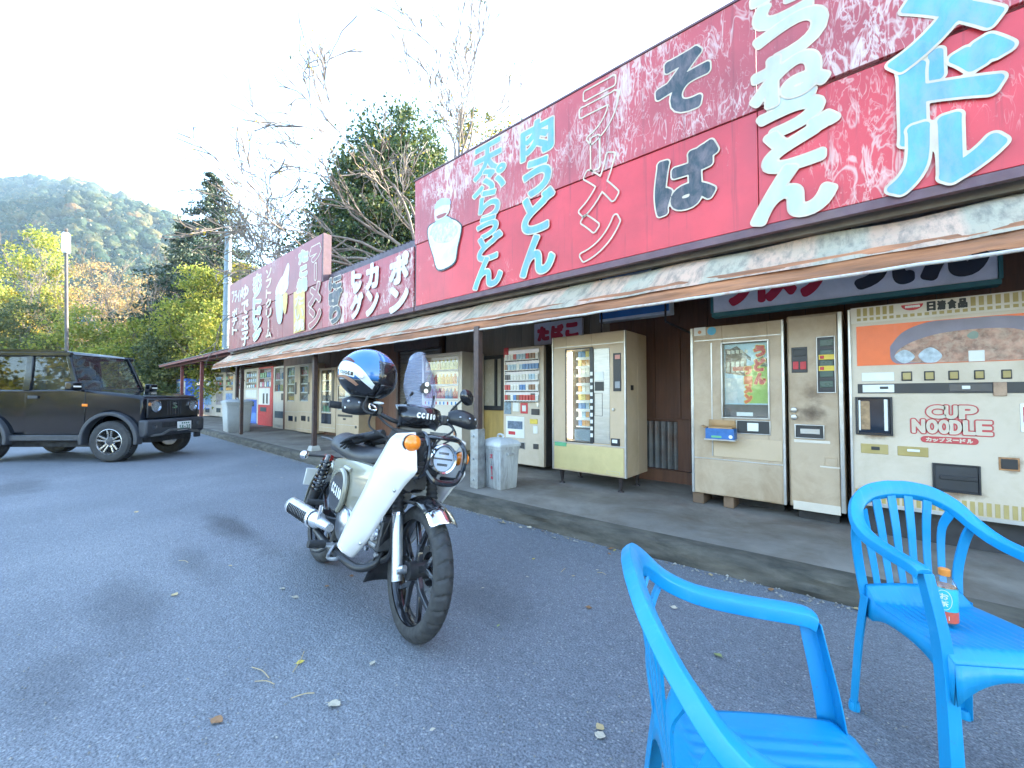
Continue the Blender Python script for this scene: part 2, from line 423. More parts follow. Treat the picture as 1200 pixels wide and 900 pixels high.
bmesh_t = bmesh_b.copy(); bmesh_b.materials.append(brown); bmesh_t.materials.append(tan)
inv = shop.matrix_basis.inverted()
xa, xb = W(470, 450, WY).x, W(519, 450, WY).x     # the shutter
while x < 5:
    if not (xa - .05 < x + bw / 2 < xb + .05):
        ob = bpy.data.objects.new('board', bmesh_t if -6.4 < x < -2.6 else bmesh_b); SC.collection.objects.link(ob); ob.parent = shop
        ob.location = inv @ Vector((x, WY + random.uniform(0, .004), .14))
    x += bw
part(MB().box((-13.5, WY + .03, .1), (5.2, WY + .12, 2.95)).box((-13.5, WY + .1, .1), (-13.4, 8.4, 2.95)).box((5.1, WY + .1, .1), (5.2, 8.4, 2.95)).box((-13.5, 8.3, .1), (5.2, 8.4, 2.95)), 'wall', dark, shop)
# corrugated dado between the udon machine and the glass front machine
def corr(x0, x1, z0, z1, y, pitch=.076, amp=.012, per=6):
    n = int((x1 - x0) / pitch * per)
    m = MB(); m.grid(lambda u, v: (x0 + (x1 - x0) * u, y + amp * math.sin(2 * math.pi * (x1 - x0) * u / pitch), z0 + (z1 - z0) * v), n, 1); return m
xc = W(757, 530, WY).x
part(corr(xc - .3, -.95, .28, .84, WY - .03), 'corrugated_sheet', corrm, shop)
part(MB().box((xc - .4, WY - .07, .13), (-.9, WY - .02, .27)).box((xc - .4, WY - .05, .845), (-.9, WY - .012, .875)), 'sill_board', brown, shop, bevel=.004)
part(MB().box((W(797, 530, WY).x, WY - .075, .28), (W(812, 530, WY).x, WY - .045, .86)), 'stud', brown, shop)
# shutter
sh = MB(); z = .14
while z < 2.05:
    sh.add([(xa, WY - .01, z), (xb, WY - .01, z), (xb, WY - .03, z + .03), (xa, WY - .03, z + .03), (xb, WY - .01, z + .058), (xa, WY - .01, z + .058)], [(0, 1, 2, 3), (3, 2, 4, 5)]); z += .058
sho = part(sh, 'shutter', M('shutter_metal', (.2, .175, .145), .5, .3, var=.15, dirt=(.12, .08, .05), da=.5), shop)
part(MB().box((xa - .06, WY - .08, .13), (xa, WY, 2.1)).box((xb, WY - .08, .13), (xb + .06, WY, 2.1)).box((xa - .06, WY - .14, 2.05), (xb + .06, WY - .002, 2.3)), 'shutter_frame', postm, shop, bevel=.006)
# window left of the tobacco machine
wa, wb_ = W(561, 450, WY).x, W(592, 450, WY).x
zt, zb = W(566, 418, WY).z, W(566, 480, WY).z
wf = part(MB().box((wa, WY - .05, zb), (wa + .05, WY - .004, zt)).box((wb_ - .05, WY - .05, zb), (wb_, WY - .004, zt)).box((wa + .05, WY - .05, zt - .06), (wb_ - .05, WY - .004, zt)).box((wa + .05, WY - .05, zb), (wb_ - .05, WY - .004, zb + .07)).box(((wa + wb_) / 2 + .1, WY - .045, zb + .07), ((wa + wb_) / 2 + .15, WY - .006, zt - .06)), 'window', M('window_frame', (.02, .02, .022), .4), shop, bevel=.004)
def sub(mb, name, m, par, th, **k):               # a sub-part: par is a part of th
    return mb.build(name, m, par, T=th.matrix_basis.inverted(), **k)
sub(MB().box((wa + .05, WY - .02, zb + .07), ((wa + wb_) / 2 + .1, WY - .012, zt - .06)), 'pane', M('frosted_pane', (.42, .37, .28), .25, var=.1), wf, shop)
sub(MB().box(((wa + wb_) / 2 + .15, WY - .02, zb + .07), (wb_ - .05, WY - .012, zt - .06)), 'pane', MATS['frosted_pane'], wf, shop)
part(MB().box((wa - .05, WY - .03, .14), (wb_ + .05, WY - .004, zb - .005)), 'ochre_panel', ochre, shop)
# posts on the pavement
for px, py, top in ((368, 528, 2.07), (560, 571, 1.925), (277, 505, 2.2), (282.5, 509, 2.2)):
    p = G(px, py, .13); s = .037
    po = part(MB().box((p.x - s, p.y - s, .13), (p.x + s, p.y + s, top)), 'post', postm, shop, bevel=.005)
    if px == 368: sub(MB().hexa([(p.x - .09, p.y - .09, .13), (p.x + .09, p.y - .09, .13), (p.x + .09, p.y + .09, .13), (p.x - .09, p.y + .09, .13)], [(p.x - .07, p.y - .07, .22), (p.x + .07, p.y - .07, .22), (p.x + .07, p.y + .07, .22), (p.x - .07, p.y + .07, .22)]), 'footing', M('pale_footing', (.4, .38, .34), .9), po, shop, bevel=.006)
    if px == 560:
        b = MB().box((p.x - .052, p.y - .06, .13), (p.x + .052, p.y - .047, .78)).box((p.x - .06, p.y - .06, .13), (p.x - .047, p.y + .05, .78)).box((p.x + .047, p.y - .06, .13), (p.x + .06, p.y + .05, .78))
        for zz in (.22, .45, .7): b.cyl((p.x - .015, p.y - .075, zz), (p.x - .015, p.y - .055, zz), .014, n=8)
        sub(b, 'bracket', galv, po, shop, bevel=.002)
# beams, soffit, roof
part(MB().box((-13.4, 3.56, 2.3), (5, 3.62, 2.38)).box((-13.4, 3.62, 2.78), (5, WY + .02, 2.82)), 'soffit', soff, shop)
for k in range(14): part(MB().box((-13 + k * 1.35, 3.64, 2.62), (-12.93 + k * 1.35, WY - .01, 2.72)), 'rafter', postm, shop)
part(corr(-1.5, 5, 2.22, 2.74, 3.78, .1, .016), 'corrugated_fascia', corrm, shop)
part(MB().box((-.1, 3.72, 2.22), (-.04, 3.76, 2.7)).box((1.6, 3.72, 2.22), (1.66, 3.76, 2.7)), 'fascia_post', postm, shop)
rf = MB(); nx = int(18.6 / .1 * 4)
rf.grid(lambda u, v: (-13.5 + 18.8 * u, 3.58 + 3.4 * v, 3.43 + 1.0 * v + .016 * math.sin(2 * math.pi * 18.8 * u / .1)), nx, 1)
rf.add([(-13.5, 6.98, 4.43), (5.3, 6.98, 4.43), (5.3, 9, 3.2), (-13.5, 9, 3.2)], [(0, 1, 2, 3)])
roofm = M('roof_iron', (.1, .085, .095), .5, .4, var=.25, dirt=(.14, .08, .06), da=.5)
ro = part(rf, 'roof', roofm, shop, sol=.004)
sub(MB().box((-13.5, 3.56, 3.27), (5.3, 3.6, 3.41)), 'eave_board', M('eave_board', (.1, .075, .095), .6, var=.2), ro, shop)
part(MB().box((-13.45, 3.63, 2.83), (5.2, 3.7, 3.4)), 'upper_wall', dark, shop)

# lean-to at the far end
lean = thing('lean_to', 'open lean to shelter with red posts and grey sheet roof at the far end', 'shelter', (-18, 4.5, .13))
rl = MB()
lz = W(230, 424, 3.95).z
rl.grid(lambda u, v: (-24.5 + 11.0 * u, 3.7 + 3.2 * v, lz + .12 + .5 * v + .012 * math.sin(2 * math.pi * 11 * u / .12)), 360, 1)
part(rl, 'roof', corrm, lean, sol=.01)
part(MB().box((-24.4, 3.92, lz - .02), (-13.6, 4.0, lz + .08)).box((-24.45, 3.72, lz + .03), (-13.6, 3.76, lz + .13)), 'beam', redpost, lean)
for k in range(5): part(MB().box((-24.3 + k * 2.55, 3.78, lz + .065), (-24.22 + k * 2.55, 6.8, lz + .12)), 'rafter', redpost, lean)
for px in (236, 213, 203):
    q = W(px, 460, 4.05 if px != 203 else 5.2)
    part(MB().box((q.x - .05, q.y - .05, .13), (q.x + .05, q.y + .05, lz)), 'post', redpost, lean, bevel=.006)
part(MB().box((-24.4, 6.6, .13), (-13.6, 6.7, lz + .4)), 'back_wall', tan, lean)
nb = thing('notice_box', 'small cabinet with red top and yellow front beyond the red posts', 'cabinet', W(208, 478, 5.3).to_tuple())
q = nb.location; nb.location = (q.x, 5.3, .13)
zz = W(208, 452, 5.3).z
part(MB().box((q.x - .45, 5.2, zz - .7), (q.x + .35, 5.6, zz)), 'cabinet_body', M('cream_paint_old', (.55, .5, .36), .6, dirt=(.3, .2, .1)), nb, bevel=.01)
part(MB().box((q.x - .48, 5.17, zz + .003), (q.x + .38, 5.63, zz + .35)), 'cabinet_top', M('red_paint_old', (.4, .03, .035), .5), nb, bevel=.01)
part(MB().box((q.x - .38, 5.185, zz - .45), (q.x - .1, 5.199, zz - .08)).box((q.x - .03, 5.185, zz - .45), (q.x + .27, 5.199, zz - .08)), 'cabinet_window', M('amber_panel', (.55, .33, .1), .3), nb)
part(MB().box((q.x - .4, 5.25, .13), (q.x - .34, 5.31, zz - .7)).box((q.x + .24, 5.25, .13), (q.x + .3, 5.31, zz - .7)), 'leg', redpost, nb)

# =====================================================================================
# painted signboards
# =====================================================================================
def signmat(name, col, worn, amount, hatch=6., old=(.2, .05, .06)):
    m, t, b = nmat(name); MATS[name] = m; v = coords(t)
    c = ramp(t, noise_n(t, v, 1.3, 5, .6), [(.3, [k * .75 for k in col]), (.72, [min(1, k * 1.2) for k in col])])
    c = mix(t, ramp(t, noise_n(t, coords(t, scale=(1, 1, .35)), 1.1, 4), [(.48, 0.), (.8, .4)]), c, old)
    big = noise_n(t, v, .8, 3, .5, .5); dens = math_n(t, 'ADD', math_n(t, 'MULTIPLY', math_n(t, 'SUBTRACT', big, .5), 2.0), amount)
    for k, (ang, sc_, dist) in enumerate(((28, 2.1, 1.5), (-40, 3.0, 1.9), (75, 2.4, 1.2))):
        mp = N(t, 'Mapping'); t.links.new(v, mp.inputs[0]); mp.inputs['Rotation'].default_value = (0, R(ang), 0); mp.inputs['Scale'].default_value = (hatch, 1, 1.0); mp.inputs['Location'].default_value = (k * 7.3, 0, k * 3.1)
        f = noise_n(t, mp.outputs[0], sc_, 3, .55, dist)
        rid = math_n(t, 'SUBTRACT', 1, math_n(t, 'MULTIPLY', math_n(t, 'ABSOLUTE', math_n(t, 'SUBTRACT', f, .5)), 15))
        pat = noise_n(t, v, 1.7 + k, 3, .6)
        kk_ = math_n(t, 'ADD', math_n(t, 'MULTIPLY', rid, .55), math_n(t, 'ADD', dens, math_n(t, 'MULTIPLY', math_n(t, 'SUBTRACT', pat, .5), 1.4)))
        c = mix(t, ramp(t, kk_, [(.55, 0.), (.9, .72)]), c, worn)
    runs = noise_n(t, coords(t, scale=(9, 1, .35)), 1.6, 5, .7)
    c = mix(t, ramp(t, runs, [(.56, 0.), (.74, .5)]), c, [k * .35 for k in old])
    c = mix(t, ramp(t, math_n(t, 'ADD', noise_n(t, v, 26, 5, .75), math_n(t, 'MULTIPLY', dens, .18)), [(.66, 0.), (.74, .6)]), c, worn)
    t.links.new(c, b.inputs['Base Color']); b.inputs['Roughness'].default_value = .42
    bump_n(t, b, noise_n(t, v, 3, 3), .12, .02)
    return m
red_lo = signmat('sign_red_lower', (.60, .036, .046), (.66, .42, .36), -.2, 3)
red_hi = signmat('sign_red_upper', (.46, .06, .068), (.62, .47, .42), .2, 3.4)
red_far = signmat('sign_red_far', (.27, .042, .05), (.5, .38, .34), -.12, 3)
red_mid = signmat('sign_red_middle', (.36, .04, .055), (.62, .5, .44), -.02, 3)
def ink(n, c): return M('paint_' + n, c, .5, var=.2, vs=3, dirt=[k * .5 + d_ for k, d_ in zip(c, (.24, .15, .15))], da=.7, ds=5, stretch=(2.2, 1, 1))
blue_i, cream_i, black_i, pale_i, yel_i = ink('blue', (.11, .33, .45)), ink('cream', (.58, .47, .34)), ink('black', (.02, .035, .045)), ink('pale', (.45, .52, .51)), ink('yellow', (.6, .42, .1))
white_i = ink('white', (.6, .56, .5)); lilac_i = ink('lilac', (.45, .46, .57)); sky_i = ink('sky', (.36, .52, .74))
SY = 3.45
ZB, ZS, ZT = 2.395, 3.26, 4.165
def pbox(x0, x1, y0, y1, Y=SY):                  # a letter's box on a facade from where the photograph shows it
    xm = (x0 + x1) / 2
    return W(x0, (y0 + y1) / 2, Y).x, W(x1, (y0 + y1) / 2, Y).x, W(xm, y1, Y).z, W(xm, y0, Y).z
big = thing('signboard', 'large red weathered noodle signboard over the udon and cup noodle machines', 'signboard', (-2, SY, ZB))
XS = -.556
for a, b, zz0, zz1, mm, k in ((-4.72, XS, ZB, ZS, red_lo, 0), (XS, 5.0, ZB, ZS, red_lo, .001), (-4.74, XS, ZS, ZT, red_hi, -.012), (XS, 5.0, ZS + .02, ZT, red_hi, -.015)):
    part(MB().box((a + .002, SY + k, zz0 + .002), (b - .002, SY + .03 + k, zz1 - .002)), 'sign_sheet', mm, big, bevel=.004)
part(MB().box((-4.75, SY + .001, ZB - .06), (5, SY + .05, ZB - .001)).box((-4.76, SY - .02, ZT), (5, SY + .05, ZT + .02)).box((-4.765, SY + .02, ZB), (-4.742, SY + .1, ZT)), 'frame', M('sign_frame', (.12, .06, .075), .6, var=.25, dirt=(.2, .12, .1)), big)
for xx in (-4.5, -2.6, -.7, 1.2, 3.1): part(MB().box((xx, SY + .05, ZB - .05), (xx + .05, SY + .1, ZT - .05)), 'stay', darkmetal, big)
def write(th, items, fill, rim=None, fat=.028, rimw=.018, Y=SY, res=46, lift=.016):
    for k, it in enumerate(items):
        ch, x0, x1, y0, y1 = it[:5]; X0, X1, Z0, Z1 = pbox(x0, x1, y0, y1, Y)
        dy = lift + .0011 * k
        if ch == '丨' and (X1 - X0) > .4 * (Z1 - Z0): c_x = (X0 + X1) / 2; X0, X1 = c_x - .13 * (Z1 - Z0), c_x + .13 * (Z1 - Z0)
        ro = None
        a, b = MB(), MB()
        glyph(b, ch, X0, X1, Z0, Z1, Y - dy - .0006, fat, None, res)
        lo = part(b, 'letter', fill, th, smooth=0)
        if rim is not None:
            glyph(a, ch, X0, X1, Z0, Z1, Y - dy, fat + rimw, None, res, fatfit=fat); sub(a, 'letter_outline', rim, lo, th, smooth=0)
write(big, [('天', 556, 590, 168, 207), ('ぷ', 555, 594, 197, 228), ('ら', 562, 587, 222, 257), ('う', 560, 585, 254, 279), ('ど', 561, 590, 274, 305), ('ん', 556, 590, 301, 337)], blue_i, cream_i, .013, .013)
write(big, [('肉', 611, 650, 141, 183), ('う', 614, 647, 186, 229), ('ど', 613, 651, 225, 272), ('ん', 611, 651, 275, 322)], blue_i, cream_i, .017, .014)
for ch, x0, x1, y0, y1 in (('ラ', 680, 727, 98, 166), ('丨', 693, 704, 160, 200), ('メ', 679, 726, 184, 249), ('ン', 680, 728, 247, 303)):
    X0, X1, Z0, Z1 = pbox(x0, x1, y0, y1); rr = MB(); glyph(rr, ch, X0, X1, Z0, Z1, SY - .017, .026, .0075, 60); part(rr, 'letter', cream_i, big, smooth=0)
write(big, [('そ', 769, 833, 63, 134), ('ば', 768, 843, 175, 246)], black_i, cream_i, .027, .012, res=56)
write(big, [('き', 880, 968, -48, 26), ('つ', 884, 970, 20, 70), ('ね', 880, 972, 60, 119)], lilac_i, cream_i, .019, .012, lift=.019)
write(big, [('う', 888, 966, 111, 156), ('ど', 894, 984, 142, 196), ('ん', 881, 980, 192, 256)], pale_i, cream_i, .021, .012)
write(big, [('プ', 1040, 1178, -150, -60), ('ヌ', 1038, 1176, -52, 68)], blue_i, cream_i, .019, .015, lift=.019)
write(big, [('丨', 1080, 1109, 60, 97), ('ド', 1052, 1190, 56, 156), ('ル', 1038, 1180, 136, 217)], blue_i, cream_i, .027, .015)
# the bowl and the eater painted at the left end
def poly_px(th, name, pts, m, lift, Y=SY, smooth_n=5):
    P = [W(a, b, Y) for a, b in pts]; P = catmull(P, smooth_n, True) if smooth_n > 1 else P
    mb = MB(); mb.add([(p.x, Y - lift, p.z) for p in P], [tuple(range(len(P)))]); return part(mb, name, m, th, smooth=0)
bowl = [(503, 269), (510, 262), (528, 257), (540, 263), (541, 272), (537, 290), (533, 308), (515, 316), (509, 300), (504, 283)]
grow = lambda pts, k: [(sum(p[0] for p in pts) / len(pts) + (a - sum(p[0] for p in pts) / len(pts)) * k, sum(p[1] for p in pts) / len(pts) + (b - sum(p[1] for p in pts) / len(pts)) * k) for a, b in pts]
poly_px(big, 'bowl_outline', grow(bowl, 1.06), black_i, .0165); poly_px(big, 'bowl', bowl, M('paint_bowl', (.66, .66, .52), .5, var=.12, dirt=(.4, .38, .3)), .018)
poly_px(big, 'soup', [(507, 272), (513, 264), (528, 261), (537, 266), (536, 276), (527, 284), (512, 284)], M('paint_soup', (.5, .47, .36), .5, var=.3, vs=25), .0195)
man = [(505, 276), (508, 266), (514, 258), (522, 254), (529, 256), (532, 262), (524, 270), (512, 274)]
poly_px(big, 'painted_coat', grow(man, 1.08), black_i, .0172); poly_px(big, 'painted_coat', man, M('paint_coat', (.4, .5, .56), .5), .0188)
poly_px(big, 'painted_head', [(511, 258), (511, 245), (516, 237), (524, 235), (529, 240), (527, 250), (521, 256), (514, 259)], M('paint_skin', (.62, .55, .48), .5), .0205)
poly_px(big, 'painted_cap', [(511, 246), (513, 238), (520, 233), (528, 234), (529, 240), (520, 241)], sky_i, .022)
poly_px(big, 'painted_mouth', [(513, 254), (520, 251), (525, 250), (522, 254), (515, 257)], M('paint_mouth', (.3, .06, .06), .5), .022)

far = thing('signboard', 'dull red signboard of snack names above the left machines with soft cream picture', 'signboard', (-9, SY, ZB))
x = -13.15
while x < -4.8:
    x1 = min(x + .93, -4.74)
    part(MB().box((x + .002, SY + .002, ZB), (x1 - .002, SY + .03, ZS - .002)), 'sign_sheet', red_mid if x > -7.6 else red_far, far, bevel=.003)
    x = x1
x = -13.12
while x < -7.7:
    x1 = min(x + .92, -7.6)
    part(MB().box((x + .002, SY - .012, ZS), (x1 - .002, SY + .03, ZT)), 'sign_sheet', red_far, far, bevel=.003)
    x = x1
part(MB().box((-13.2, SY, ZB - .06), (-4.78, SY + .05, ZB - .002)).box((-7.598, SY - .01, ZS + .002), (-7.54, SY + .14, ZT)).box((-13.2, SY + .005, ZT), (-7.56, SY + .05, ZT + .015)), 'frame', MATS['sign_frame'], far)
wf_ = dict(res=26, lift=.015)
write(far, [('ポ', 457, 480, 297, 333), ('ン', 457, 480, 334, 366), ('カ', 430, 445, 308, 339), ('ン', 430, 445, 339, 370), ('ト', 413, 425, 316, 333), ('ッ', 414, 425, 330, 344), ('グ', 412, 427, 344, 373)], white_i, None, .03, **wf_)
write(far, [('に', 386, 401, 324, 339), ('ぎ', 386, 402, 339, 358), ('り', 387, 400, 358, 379)], black_i, cream_i, .026, .012, **wf_)
write(far, [('ラ', 364, 377, 288, 306), ('丨', 369, 372.5, 309, 328), ('メ', 363, 377, 332, 358), ('ン', 363, 377, 360, 384)], red_far, cream_i, .03, .02, **wf_)
write(far, [('た', 351, 362, 293, 308), ('こ', 352, 361, 312, 324), ('焼', 349, 361, 326, 342)], sky_i, cream_i, .024, .02, **wf_)
poly_px(far, 'yellow_panel', [(345, 343), (358, 338), (358, 387), (345, 391)], yel_i, .0152, smooth_n=1)
write(far, [('た', 347, 357, 346, 358), ('い', 347, 357, 361, 374), ('焼', 346, 358, 374, 388)], cream_i, None, .012, res=26, lift=.02)
write(far, [(c, 312.5, 319, 315 + k * 11.7, 325.5 + k * 11.7) for k, c in enumerate('ソフトクリ丨ム')], cream_i, None, .014, **wf_)
write(far, [(c, 297.5, 307, 322 + k * 12.8, 334.5 + k * 12.8) for k, c in enumerate('ホットドッグ')], sky_i, white_i, .018, .026, **wf_)
write(far, [(c, 284, 292, 334 + k * 18.2, 350.5 + k * 18.2) for k, c in enumerate('ゆで玉子')], white_i, None, .018, **wf_)
write(far, [(c, 272.5 + k * 3.2, 275.2 + k * 3.2, 341.5 - k * .6, 355 - k * .6) for k, c in enumerate('フライド')] + [(c, 273, 279, 362 + k * 10.3, 371.5 + k * 10.3) for k, c in enumerate('ポテト')], white_i, None, .014, **wf_)
poly_px(far, 'painted_soft_cream', [(324, 340), (329, 328), (333, 322), (338, 309), (340, 312), (339, 325), (338, 338), (331, 346), (325, 348)], white_i, .0155)
poly_px(far, 'painted_cone', [(332, 346), (338, 344), (336, 366), (333, 366)], yel_i, .0168, smooth_n=2)
poly_px(far, 'painted_paper', [(324, 347), (332, 347), (332, 370), (330, 379), (327, 379), (325, 370)], pale_i, .018, smooth_n=2)

# =====================================================================================
# awning
# =====================================================================================
def awnmat():
    m, t, b = nmat('awning_cloth'); v = coords(t); s = N(t, 'SeparateXYZ'); t.links.new(v, s.inputs[0])
    st = math_n(t, 'FRACT', math_n(t, 'MULTIPLY', math_n(t, 'ADD', s.outputs[0], math_n(t, 'MULTIPLY', noise_n(t, v, 2, 3), .08)), 1.45))
    c = ramp(t, st, [(0., (.43, .38, .28)), (.36, (.48, .42, .31)), (.42, (.6, .38, .27)), (.94, (.64, .42, .3)), (1., (.43, .38, .28))])
    c = mix(t, ramp(t, noise_n(t, v, 3.5, 8, .7, .6), [(.42, 0.), (.7, .75)]), c, (.5, .39, .28))
    c = mix(t, ramp(t, noise_n(t, coords(t, scale=(3, .8, .8)), 6, 6, .7), [(.46, 0.), (.7, .85)]), c, (.16, .15, .125))
    hz = math_n(t, 'ADD', s.outputs[2], math_n(t, 'MULTIPLY', noise_n(t, v, 5, 4), .09))
    c = mix(t, ramp(t, hz, [(-.255 + .35, 0.), (.40, .0)]), c, (.4, .15, .06))
    t.links.new(c, b.inputs['Base Color']); b.inputs['Roughness'].default_value = .8
    tl = N(t, 'BsdfTranslucent'); t.links.new(c, tl.inputs[0]); mx = N(t, 'MixShader'); mx.inputs[0].default_value = .12
    t.links.new(b.outputs[0], mx.inputs[1]); t.links.new(tl.outputs[0], mx.inputs[2]); t.links.new(mx.outputs[0], t.nodes['Material Output'].inputs[0])
    bump_n(t, b, noise_n(t, v, 7, 6, .65), .5, .02); return m
aw = thing('awning', 'faded striped cloth awning with rusty rolled edge along the shop front', 'awning', (-5, 3.6, 2.27))
AX0, AX1 = -13.75, 4.5
def awn(u, v):
    x = AX0 + (AX1 - AX0) * u
    sag = .035 * math.sin(u * 70) * math.sin(math.pi * min(1, v * 1.1)) + .02 * noise.noise(Vector((x * 2.2, v * 4, 0)))
    if -13.75 < x < -12.6: sag += .05 * math.sin(v * 3.1)
    return (x, 3.62 - .385 * v, 2.285 - .30 * v - sag)
part(MB().grid(awn, 320, 9), 'canopy', awnmat(), aw, smooth=180)
rustm = M('awning_hem', (.36, .145, .065), .8, var=.5, vs=2.2, dirt=(.16, .075, .04), da=.95, ds=2.6, stretch=(.6, 4, 8), bump=.5, bs=25)
def hem(u, v):
    x = AX0 + (AX1 - AX0) * u; a = v * math.pi
    n = .024 * noise.noise(Vector((x * 2.2, 4, 0))) + .02 * noise.noise(Vector((x * 5, v * 4, 7))) + .008 * noise.noise(Vector((x * 17, v * 6, 3)))
    return (x, 3.302 - .075 * v - .022 * math.sin(a) + n * .4, 2.045 - .158 * v - n * (.4 + .6 * v))
part(MB().grid(hem, 320, 9), 'hem', rustm, aw, smooth=180)
part(MB().tube([(AX0 + (AX1 - AX0) * k / 120, 3.222, 1.884 + .008 * noise.noise(Vector((k * .7, 0, 0)))) for k in range(121)], .011, 8), 'edge_pipe', M('edge_pipe', (.55, .52, .47), .5, .2, var=.2, dirt=(.4, .16, .09), da=.8, ds=14), aw)
for k in range(9): part(MB().tube([(-13.2 + k * 1.9, 3.6, 2.17), (-13.2 + k * 1.9, 3.26, 1.91)], .012, 6), 'arm', darkmetal, aw)

# hanging signs under the awning
def letters(th, text, m, x0, x1, z0, z1, y, fat=.004, res=18, gap=.12, name='letter', par=None):
    """each character of a small line of writing as a part"""
    n = len(text); cw = (x1 - x0) / (n + gap * (n - 1)); x = x0
    for ch in text:
        if ch != ' ':
            mb = MB(); zc_ = (z0 + z1) / 2; lo_, hi_ = (zc_ - .09 * (z1 - z0), zc_ + .09 * (z1 - z0)) if ch == 'ー' else (z0, z0 + .72 * (z1 - z0)) if ch == 'ッ' else (z0, z1)
            glyph(mb, ch, x, x + cw, lo_, hi_, y, fat, None, res)
            if mb.v: sub(mb, name, m, par or th, th, smooth=0)
        x += cw * (1 + gap)
tb = thing('tobacco_sign', 'small pale sign with crimson kana たばこ above the tobacco machine', 'sign', W(654, 390, 4.85).to_tuple())
X0, X1, Z0, Z1 = pbox(626, 682, 376, 402, 4.85)
part(MB().box((X0, 4.85, Z0), (X1, 4.9, Z1)), 'board', M('lilac_board', (.62, .58, .66), .5, var=.06, dirt=(.4, .36, .36)), tb, bevel=.004)
M('crimson', (.5, .015, .05), .5)
letters(tb, 'たばこ', MATS['crimson'], X0 + .06, X1 - .05, Z0 + .05, Z1 - .05, 4.846, .022, res=34)
part(MB().cyl((X0 + .3, 4.84, Z1), (X0 + .3, 4.84, Z1 + .6), .008).cyl((X1 - .2, 4.84, Z1), (X1 - .2, 4.84, Z1 + .6), .008), 'hanger', darkmetal, tb)
bs = thing('blue_striped_sign', 'blue and white striped light box sign hung behind the awning', 'sign', W(744, 340, 4.2).to_tuple())
X0, X1, _, _ = pbox(702, 785, 310, 377, 4.2); Z0 = W(702, 378, 4.2).z; Z1 = Z0 + .60
part(MB().box((X0, 4.2, Z0), (X1, 4.32, Z1)), 'light_box', M('white_box', (.62, .66, .7), .4, dirt=(.4, .4, .4)), bs, bevel=.005)
part(MB().box((X0 + .01, 4.192, Z0 + .03), (X1 - .01, 4.1985, Z0 + .10)).box((X0 + .01, 4.192, Z1 - .11), (X1 - .01, 4.1985, Z1 - .03)).box((X0 + .01, 4.192, Z1 - .3), (X1 - .01, 4.1985, Z1 - .26)), 'stripe', M('sign_blue', (.03, .16, .42), .4), bs)
part(MB().cyl((X0 + .04, 4.18, Z0 - .12), (X0 + .04, 4.18, 2.8), .01), 'bracket', darkmetal, bs)
part(MB().cyl((X1 - .04, 4.18, Z0 - .08), (X1 - .04, 4.18, 2.8), .01).tube([(X1 - .04, 4.18, Z0 - .08), (X1 + .35, 4.6, Z0 - .32)], .012, 6), 'bracket', darkmetal, bs)
rs = thing('noodle_sign', 'long white sign with red and black kana hung over the udon machine', 'sign', W(1000, 345, 3.95).to_tuple())
X0, X1 = W(836, 366, 3.95).x, W(1170, 326, 3.95).x; Z0 = W(836, 367, 3.95).z; Z1 = Z0 + .42
part(MB().box((X0, 3.95, Z0), (X1, 4.05, Z1)), 'board', M('pale_board', (.74, .72, .76), .5, var=.06, dirt=(.4, .38, .4)), rs, bevel=.004)
part(MB().box((X0 - .012, 3.94, Z0 - .035), (X1 + .012, 4.06, Z0 - .001)).box((X1 + .001, 3.94, Z0), (X1 + .02, 4.06, Z1)).box((X0 - .02, 3.94, Z0), (X0 - .001, 4.06, Z1)), 'trim', M('teal_trim', (.03, .13, .13), .5), rs)
M('sign_black', (.015, .02, .035), .5)
for ch, q0, q1, k in (('ラ', 848, 884, 0), ('丨', 888, 893, 0), ('メ', 896, 934, 0), ('ン', 938, 972, 0), ('う', 994, 1042, 1), ('ど', 1046, 1076, 1), ('ん', 1079, 1162, 1)):
    mb = MB(); glyph(mb, ch, W(q0, 345, 3.95).x, W(q1, 345, 3.95).x, Z0 + .04, Z1 - .05, 3.945, .024 + .006 * k); part(mb, 'letter', MATS['sign_black' if k else 'crimson'], rs, smooth=0)
part(MB().cyl((X0 + .2, 4.0, Z1), (X0 + .2, 4.0, 2.8), .01).cyl((X1 - .2, 4.0, Z1), (X1 - .2, 4.0, 2.8), .01), 'hanger', darkmetal, rs)

# =====================================================================================
# vending machines
# =====================================================================================
creamp = M('cream_paint', (.52, .385, .25), .38, var=.07, vs=2, dirt=(.36, .25, .13), da=.55, ds=2.2, bump=.05, bs=30)
creamd = M('cream_paint_dirty', (.46, .34, .225), .42, var=.1, vs=2, dirt=(.26, .16, .08), da=.75, ds=2.6, bump=.08, bs=30)
whitep = M('white_paint', (.62, .54, .44), .35, var=.05, vs=2, dirt=(.42, .34, .24), da=.45, ds=2.5)
ivory = M('ivory_paint', (.56, .46, .345), .36, var=.06, vs=2, dirt=(.36, .27, .16), da=.5, ds=2.4)
alum = M('aluminium_trim', (.55, .53, .5), .35, .7, var=.12, vs=9, dirt=(.3, .24, .17), da=.4)
blackp = M('black_plastic', (.018, .018, .02), .35, var=.2)
inside = M('cabinet_inside', (.07, .07, .075), .7, var=.3)
paleins = M('pale_inside_glow', (.45, .46, .46), .6, var=.1, emit=.06)  # shelves and backs glow faintly in place of tubes inside the machines
steelm = M('brushed_steel', (.45, .43, .4), .38, .85, var=.15, vs=6, stretch=(1, 1, 8), dirt=(.3, .24, .18), da=.4)
pane = glass('display_glass', (.92, .95, .94), .2)
redp = M('red_paint', (.5, .02, .03), .35, var=.1); bluep = M('blue_paint', (.03, .1, .42), .35, var=.1)
slotm = M('slot_dark', (.03, .028, .026), .5); labelw = M('label_white', (.7, .68, .62), .5, var=.08)
greenl = M('label_green', (.12, .36, .17), .5); yell = M('label_yellow', (.7, .5, .06), .5); goldm = M('gold_print', (.36, .26, .08), .45, var=.12, dirt=(.5, .42, .25), da=.4)
